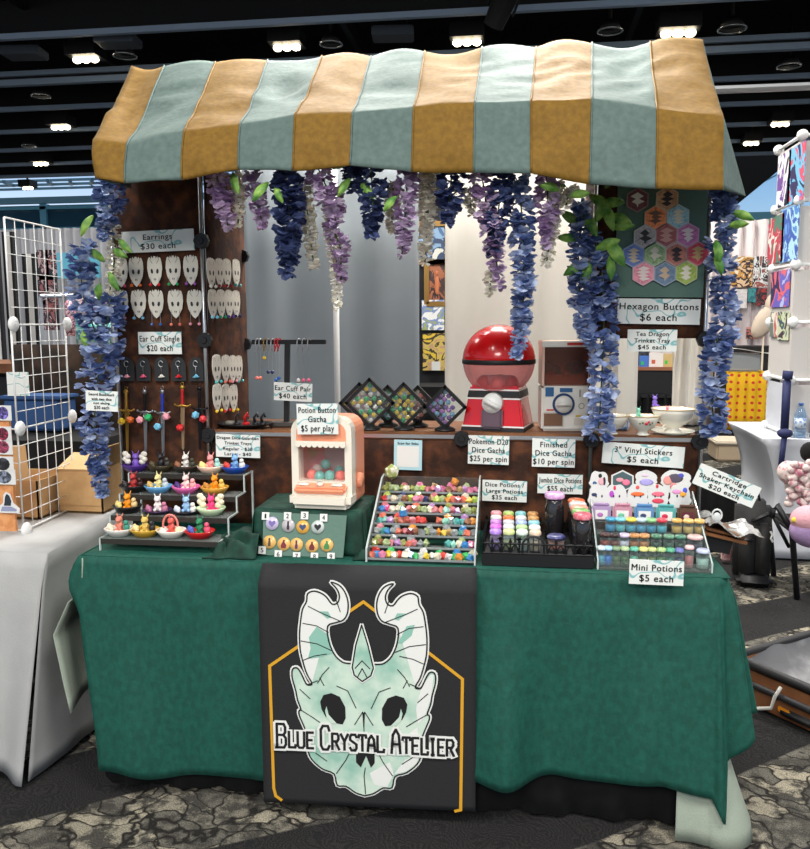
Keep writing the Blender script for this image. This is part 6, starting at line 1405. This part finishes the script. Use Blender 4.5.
PAL = [[(226, 214, 232), (120, 80, 150), (240, 236, 238), (40, 34, 60)], [(100, 120, 210), (226, 90, 110), (120, 190, 226), (60, 50, 90)], [(110, 170, 110), (226, 226, 214), (200, 60, 80), (90, 130, 110)], [(110, 160, 220), (70, 100, 180), (180, 220, 240), (90, 140, 206)], [(190, 196, 232), (110, 100, 190), (226, 110, 120), (60, 50, 90)], [(236, 226, 214), (200, 110, 100), (236, 230, 214), (120, 130, 120)], [(180, 200, 90), (70, 90, 110), (206, 214, 180), (80, 60, 70)]]
def oppx(px, py, x): d = ray(px, py); return EYE + d*((x-CX)/d.x)
XP = A.x-.012
for i, (x0, x1, y0, y1, lab) in enumerate(((779, 789, 152, 207, 'violet and white art print, top row left on the white panel stand'), (790, 803, 144, 203, 'blue and pink art print, top row right on the white panel stand'), (769.5, 782.5, 214, 264, 'green and red art print, second row left on the stand'), (783, 797, 206, 262, 'pale blue art print, second row right on the stand'),
                                          (772, 788.5, 268, 308, 'blue and violet art print, third row of the stand'), (771, 777.5, 311, 338, 'small cream and red art print at the bottom left of the stand'), (778.5, 788, 310, 341, 'small green art print at the bottom right of the stand'))):
    P = [oppx(x0, y0+4*(x1-x0)/12, XP), oppx(x1, y0, XP), oppx(x1, y1-2, XP), oppx(x0, y1, XP)]; c = sum(P, Vector())/4
    ys = [p.y for p in P]; zs = [p.z for p in P]; yw = max(ys)-min(ys)
    f = MB(); f.box((0, 0, 0), (.004, yw, (P[1].z+P[0].z-P[2].z-P[3].z)/2)); tag(f.build('art_print', art('rprint_%d' % i, PAL[i], 4.5, i+2, 1.8), loc=c), lab, 'art print', 'art prints on the white panel stand')
f = MB(); f.smooth = True; c = at(787, 374, 2.86)
f.tube([(0, 0, .02), (-.004, 0, -.03)], .03, 8); f.box((-.006, -.005, -.18), (.046, .022, .30), bev=.006); f.ball((-.004, -.01, -.35), (.045, .03, .03), 10, 8); f.box((-.012, -.01, -.47), (.032, .014, .22), (0, .06, 0), bev=.004)
tag(f.build('umbrella', M('navy_fabric', (38, 44, 84), .7), loc=(c.x, 2.84, c.z)), 'folded navy umbrella hanging at the corner of the panel stand', 'umbrella')
BOT = clear('bottle_plastic', (190, 212, 232), .22, .08, .6)
def bottle(px, lab):
    c = at(px, 438, 2.90); t = thing('water_bottle', lab, 'water bottle', (c.x, 2.91, .748), group='water bottles on the right hand table')
    f = MB(); f.smooth = True; f.lathe([(.026, 0), (.033, .006), (.033, .05), (.030, .055), (.033, .06), (.033, .135), (.024, .165), (.012, .185), (.012, .195)], n=18); f.build('body', BOT, t)
    f = MB(); f.smooth = True; f.lathe([(.0335, .06), (.0335, .12)], n=18); f.build('label', M('bottle_label', (206, 216, 226), .5, mott=(60, (110, 140, 190), .52, .58)), t)
    f = MB(); f.smooth = True; f.cone((0, 0, .195), .014, .014, .016, 14); f.build('cap', M('cap_blue', (60, 96, 160), .4), t)
bottle(800, 'clear water bottle with a pale label, left of two'); bottle(816, 'clear water bottle cut off by the right picture edge')
# soft toys and chair at the right edge
c = atz(786, 560, .30); P_ = at(788, 472, 2.25)
f = MB(); f.smooth = True; f.ball((0, 0, 0), (.055, .055, .06), 16, 12); f.ball((.06, .02, -.06), (.07, .06, .10), 12, 8)
for q in range(26):
    a = q*2.4; f.ball((.045+.045*math.cos(a), -.05+.02*math.sin(a*1.7), .06-.009*q), (.026, .018, .020), 7, 5)
o = tag(f.build('plush_toy', M('plush_cream', (222, 206, 200), .95, mott=(34, (190, 110, 130), .5, .62)), loc=P_), 'cream and dusty pink ruffled plush toy at the right edge', 'plush toy')
f = MB(); f.smooth = True; P2_ = at(812, 524, 1.98); f.ball((0, 0, .02), (.105, .09, .075), 18, 12); f.mat(1); f.ball((.0, 0, -.035), (.105, .09, .085), 18, 12); f.mat(2); f.ball((-.095, -.03, .025), (.014, .014, .014), 10, 8); f.mat(3); f.ball((.02, -.07, .03), (.05, .03, .02), 10, 8)
tag(f.build('plush_toy', [M('plush_pink', (214, 160, 170), .95, bump=(80, .3)), M('plush_lilac', (170, 142, 186), .95, bump=(80, .3)), M('plush_yellow', (230, 206, 80), .8), M('plush_salmon', (222, 140, 124), .9)], loc=P2_), 'round pink and lilac plush toy hanging at the right edge', 'plush toy')
f = MB(); f.smooth = True; c = at(806, 452, 2.3); f.ball((.02, 0, 0), (.05, .05, .055), 12, 8); tag(f.build('hat', M('black_cloth', (14, 14, 15), .95), loc=c), 'black rounded hat above the cream plush toy', 'hat')
t = thing('folding_chair', 'black metal folding chair frame beside the backpack', 'chair', (1.84, 2.12, 0))
CHM = M('chair_black', (40, 41, 44), .4, .4)
pa, pb, pc_ = at(773, 506, 2.12), at(792, 530, 2.12), at(797, 598, 2.12)
o_ = -Vector((1.84, 2.12, 0))
f = MB(); f.smooth = True; f.tube([(pc_.x, 2.12, .006), (pb.x, 2.12, pb.z), (pb.x-.02, 2.12, pb.z+.03), (pa.x+.02, 2.12, pa.z+.005), (pa.x, 2.12, pa.z-.02), (pa.x+.0, 2.13, pa.z-.06)], .016, 8); f.build('leg', CHM, t).location = o_
f = MB(); f.smooth = True; f.tube([(pa.x, 2.14, pa.z-.04), (pb.x-.0, 2.15, pb.z-.10)], .010, 7); f.build('brace', CHM, t).location = o_
f = MB(); f.smooth = True; f.tube([(pc_.x+.4, 2.12, .006), (pb.x+.4, 2.12, pb.z)], .016, 8); f.build('leg', CHM, t).location = o_
f = MB(); f.box((pb.x+.22, 2.34, pb.z-.02), (.42, .40, .03), bev=.01); f.build('seat', M('black_cloth', (14, 14, 15), .95), t).location = o_
f = MB(); f.smooth = True; f.tube([(pc_.x, 2.52, .006), (pb.x, 2.52, pb.z-.03)], .016, 8); f.tube([(pc_.x+.4, 2.52, .006), (pb.x+.4, 2.52, pb.z-.03)], .016, 8); f.build('rear_leg', CHM, t).location = o_
# backpack
t = thing('backpack', 'black backpack standing on the carpet right of the booth', 'backpack', (1.665, 2.36, .0), (0, 0, -.1))
kk = ppm(2.36, 752, 545); hb = 92*kk; wb2 = 17.5*kk
BPK = M('backpack_black', (38, 38, 38), .85, bump=(120, .2))
f = MB(); f.smooth = True; f.box((0, .07, hb*.48), (wb2*2, .16, hb*.95), bev=.035); f.build('body', BPK, t)
f = MB(); f.smooth = True; f.box((-wb2*.45, -.03, hb*.42), (wb2*.85, .06, hb*.62), bev=.02); f.box((wb2*.45, -.03, hb*.42), (wb2*.85, .06, hb*.62), bev=.02); f.build('front_pocket', BPK, t)
f = MB(); f.smooth = True; f.box((wb2*.2, -.04, hb*.80), (wb2*1.2, .03, .02), (0, -.5, 0), bev=.008); f.build('pocket_flap', BLACK, t)
f = MB(); f.smooth = True; f.box((-wb2*.5, -.065, hb*.55), (wb2*.7, .03, .022), bev=.008); f.build('pocket_flap', BLACK, t)
f = MB(); f.smooth = True; f.tube([(-.03, .05, hb*.94), (-.02, .05, hb*1.02), (.02, .05, hb*1.02), (.03, .05, hb*.94)], .008, 6); f.build('handle', BLACK, t)
f = MB(); f.smooth = True; f.box((0, .0, .035), (wb2*2.05, .20, .06), bev=.025); f.build('base_panel', BLACK, t)
f = MB(); f.tube([(wb2*.75, -.065, hb*.66), (wb2*.85, -.068, hb*.62), (wb2*.78, -.068, hb*.58), (wb2*.9, -.068, hb*.54)], .006, 5); f.build('white_mark', WHITE, t)
# dark table and pink bag behind the booth's right end
f = MB(); f.smooth = True; p0, p1 = at(680, 520, 2.9), at(738, 520, 2.9)
f.sheet(lambda u, v: (lerp(p0.x, p1.x, u), 2.95+.012*math.sin(u*30), lerp(.012, .50, v)), 24, 4); tag(f.build('black_skirt', M('black_cloth', (14, 14, 15), .95), solid=.004), 'low black table skirt behind the right end of the booth', 'tablecloth')
c = at(728, 545, 2.75); f = MB(); f.box((0, 0, 0), (.055, .05, .20), (0, .1, 0), bev=.01); tag(f.build('pink_bag', M('pink_print', (150, 104, 106), .8, mott=(20, (206, 170, 166), .45, .6)), loc=(c.x, 2.75, .115)), 'narrow pink patterned bag on the floor behind the booth', 'bag')
# keychain trays behind the tilted sign
SILV = M('pouch_silver', (196, 196, 194), .25, .3, mott=(18, (110, 106, 100), .45, .6), bump=(14, .5))
t = thing('tray_stack', 'stack of frame trays with clear pouches under the tilted sign', 'trays', (.965, .27, T+.012), (0, .22, 0))
f = MB(); f.box((.0, 0, .05), (.13, .16, .010), bev=.002); f.box((.0, 0, .064), (.115, .15, .008), bev=.002); f.build('wood_tray', SHELFW, t)
f = MB(); f.smooth = True
f.sheet(lambda u, v: (lerp(-.06, .10, u), lerp(-.10, .08, v), .078+.016*noise.noise((u*5, v*5, 3))+.012*math.sin(u*9)), 14, 14); f.build('clear_pouch', SILV, t)
f = MB(); f.box((-.02, 0, .022), (.10, .12, .042)); f.build('support', BLACK, t)
f = MB(); f.smooth = True; c = at(717, 515, .22); k = ppm(.22)
f.tube([(math.cos(q)*.014, 0, math.sin(q)*.017) for q in [v*2*PI/12 for v in range(12)]], .003, 6, True); f.ball((0, 0, -.006), (.012, .006, .014), 10, 8); tag(f.build('keychain', M('keychain_clear', (206, 210, 208), .2, coat=.5), loc=c), 'pale clear keychain at the top right corner of the potion riser', 'keychain')
# open suitcase
p00, p10, p01 = atz(732, 698, .0), atz(826, 742, .0), atz(830, 668, .0)
sx_ = (p10-p00); sy_ = Vector((-sx_.y, sx_.x, 0)).normalized()*.62; sx_ = sx_.normalized()*.78
t = thing('suitcase', 'open brown suitcase with a grey lining on the carpet at right', 'suitcase', p00)
SBR = M('suitcase_brown', (134, 86, 54), .5, mott=(9, (150, 100, 66), .4, .6)); SLN = M('suitcase_lining', (96, 97, 100), .6, mott=(7, (140, 140, 142), .45, .65), bump=(9, .5)); SBK = M('suitcase_black', (34, 34, 36), .6)
SH = .165
def sq(a, b, z): return sx_*a + sy_*b + Vector((0, 0, z))
f = MB(); f.smooth = False
for (a0, b0), (a1, b1) in (((0, 0), (1, 0)), ((1, 0), (1, 1)), ((1, 1), (0, 1)), ((0, 1), (0, 0))):
    f.prism([sq(a0, b0, .012), sq(a1, b1, .012), sq(a1, b1, SH), sq(a0, b0, SH)], ((sx_+sy_)*.5 - (sq(a0, b0, 0)+sq(a1, b1, 0))*.5).normalized()*.006)
f.prism([sq(0, 0, .012), sq(1, 0, .012), sq(1, 1, .012), sq(0, 1, .012)], (0, 0, .006)); f.build('shell', SBR, t)
f = MB(); f.smooth = True; f.tube([sq(-.004, -.004, SH), sq(1.004, -.004, SH), sq(1.004, 1.004, SH), sq(-.004, 1.004, SH)], .019, 7, True); f.build('zip_rim', SBK, t)
f = MB(); f.smooth = True
f.sheet(lambda u, v: sq(.006+.988*u, .006+.988*v, .05+.112*(abs(2*u-1)**6+abs(2*v-1)**6-abs(2*u-1)**6*abs(2*v-1)**6)+.03*noise.noise((u*5, v*4, 2))), 26, 22); f.build('lining', SLN, t)
f = MB(); f.smooth = True; f.tube([sq(.10, -.01, .10), sq(.12, -.035, .10), sq(.46, -.035, .10), sq(.48, -.01, .10)], .013, 7); f.build('handle', SBK, t)
f = MB(); f.smooth = True; f.box(sq(.36, -.02, .045), (.13, .02, .03), (0, 0, math.atan2(sx_.y, sx_.x)), bev=.008); f.build('side_foot', SBK, t)
f = MB(); f.box(sq(.30, -.022, .05), (.05, .012, .02), (0, 0, math.atan2(sx_.y, sx_.x)), bev=.004); f.build('orange_clip', M('clip_orange', (230, 150, 40), .5), t)
f = MB(); f.smooth = True; f.tube([sq(.29, -.045, .14), sq(.27, -.06, .10), sq(.26, -.07, .055), sq(.18, -.10, .03), sq(.08, -.12, .02)], .007, 6); f.build('luggage_tag', M('tag_white', (186, 184, 176), .5), t)
f = MB(); f.smooth = True
f.sheet(lambda u, v: sq(lerp(-.01, 1.0, u), 1.0+.05*v, SH+.02+.05*v+.012*math.sin(u*9)), 16, 4); f.build('lid_edge', SBK, t)
# far right stall: yellow cloth, bin, prints
f = MB(); f.smooth = True; a, b = at(727, 372, 7.2), at(766, 430, 7.2)
YEL = M('yellow_polka', (222, 172, 20), .8)
def polka():
    m = YEL; n, l = m.node_tree.nodes, m.node_tree.links; bb = n['Principled BSDF']; tcx = n.new('ShaderNodeTexCoord'); vo_ = n.new('ShaderNodeTexVoronoi'); vo_.inputs['Scale'].default_value = 13; vo_.inputs['Randomness'].default_value = .15
    r = n.new('ShaderNodeValToRGB'); r.color_ramp.elements[0].position = .20; r.color_ramp.elements[0].color = lin((190, 50, 40)); r.color_ramp.elements[1].position = .23; r.color_ramp.elements[1].color = lin((222, 172, 20))
    sp = n.new('ShaderNodeSeparateXYZ'); cb = n.new('ShaderNodeCombineXYZ'); l.new(tcx.outputs['Object'], sp.inputs[0]); l.new(sp.outputs[0], cb.inputs[0]); l.new(sp.outputs[2], cb.inputs[1])
    vo_.voronoi_dimensions = '2D'; l.new(cb.outputs[0], vo_.inputs['Vector']); l.new(vo_.outputs['Distance'], r.inputs[0]); l.new(r.outputs[0], bb.inputs['Base Color'])
polka()
f.sheet(lambda u, v: (lerp(a.x, b.x, u), 7.2+.012*math.sin(u*26), lerp(b.z-.1*0, a.z, v)), 24, 4); f.sheet(lambda u, v: (lerp(a.x, b.x, u), 7.2+.6*v, a.z), 8, 3)
o = f.build('polka_cloth', YEL, solid=.006); tag(o, 'yellow cloth with red dots hanging from a table far right', 'tablecloth')
f = MB(); f.box(((a.x+b.x)/2+.1, 7.55, a.z/2-.02), (b.x-a.x+.1, .5, a.z-.06)); tag(f.build('display_counter', BLACK), 'dark counter under the yellow dotted cloth', 'counter')
c = at(738, 457, 6.6); k = ppm(6.6)
t = thing('storage_bin', 'beige plastic bin on the carpet below the yellow cloth', 'bin', (c.x, 6.7, .0))
f = MB(); w = 24*k; f.box((0, 0, .10), (w*1.8, .4, .19), bev=.02); f.build('body', M('bin_beige', (176, 156, 130), .6), t); f = MB(); f.box((0, 0, .20), (w*1.95, .45, .035), bev=.012); f.build('lid', M('bin_lid', (206, 192, 172), .6), t)
t = thing('goods_tub', 'clear tub of goods with white paper on top of the yellow table', 'tub', at(742, 372, 7.3)); t.location.z = a.z+.006
f = MB(); f.box((0, 0, .10), (.34, .2, .20), bev=.015); f.build('tub', clear('tub_clear', (200, 204, 204), .45, .1, .8), t)
f = MB(); f.smooth = True; f.sheet(lambda u, v: (lerp(-.40, .36, u), lerp(-.16, .12, v), .225+.03*math.sin(u*5)), 10, 5); f.build('paper_cover', M('paper_white', (226, 224, 220), .7), t, solid=.004)
f = MB(); f.box((-.33, .0, .08), (.22, .1, .16)); f.build('dark_goods', M('speckle_goods', (40, 40, 42), .7, mott=(40, (190, 190, 190), .55, .6)), t)
for i, (x0, x1, y0, y1, c_, lab) in enumerate(((733, 754, 256, 287, [(236, 226, 206), (206, 150, 70), (60, 40, 40), (226, 190, 150)], 'ornate orange and black print on the far pink drape'), (755, 769, 256, 287, [(232, 228, 226), (60, 44, 44), (226, 226, 222), (150, 80, 70)], 'black and white striped print on the far pink drape'), (732, 748, 289, 308, [(224, 216, 212), (218, 208, 206), (206, 200, 196), (224, 216, 212)], 'pale grey print on the far pink drape'), (750, 757, 288, 302, [(50, 130, 140), (60, 150, 150), (40, 100, 110), (60, 140, 140)], 'small teal print on the far pink drape'), (758, 768, 288, 305, [(60, 40, 44), (160, 50, 50), (40, 30, 36), (120, 60, 60)], 'dark red print on the far pink drape'), (748, 766, 327, 339, [(60, 30, 34), (200, 140, 130), (44, 30, 32), (190, 110, 100)], 'low wide dark and salmon print on the far pink drape'))):
    a2, b2 = at(x0, y0, 9.3), at(x1, y1, 9.3); f = MB(); f.box((0, 0, 0), (b2.x-a2.x, .02, a2.z-b2.z)); tag(f.build('art_print', art('fprint_%d' % i, c_, 5, i+9), loc=((a2.x+b2.x)/2, 9.38, (a2.z+b2.z)/2)), lab, 'art print', 'prints on the far right drape')
f = MB(); f.smooth = True; c = at(764, 322, 8.2); f.ball((0, 0, 0), (.12, .08, .22), 12, 8, (0, .5, 0)); f.ball((.1, 0, .2), (.1, .07, .14), 10, 8); f.tube([(0, 0, -.1), (0, 0, -c.z+.01)], .012, 6); tag(f.build('dress_form', M('cream_cloth', (214, 196, 176), .9), loc=c), 'cream cloth bundle on a stand before the far drape', 'dress form')
a2, b2 = at(722, 345, 8.8), at(770, 372, 8.8)
f = MB(); f.box(((a2.x+b2.x)/2, 8.8, a2.z/2), (b2.x-a2.x, .5, a2.z-.02)); tag(f.build('dark_counter', M('counter_dark', (40, 36, 36), .8)), 'dark counter in front of the far pink drape', 'counter')
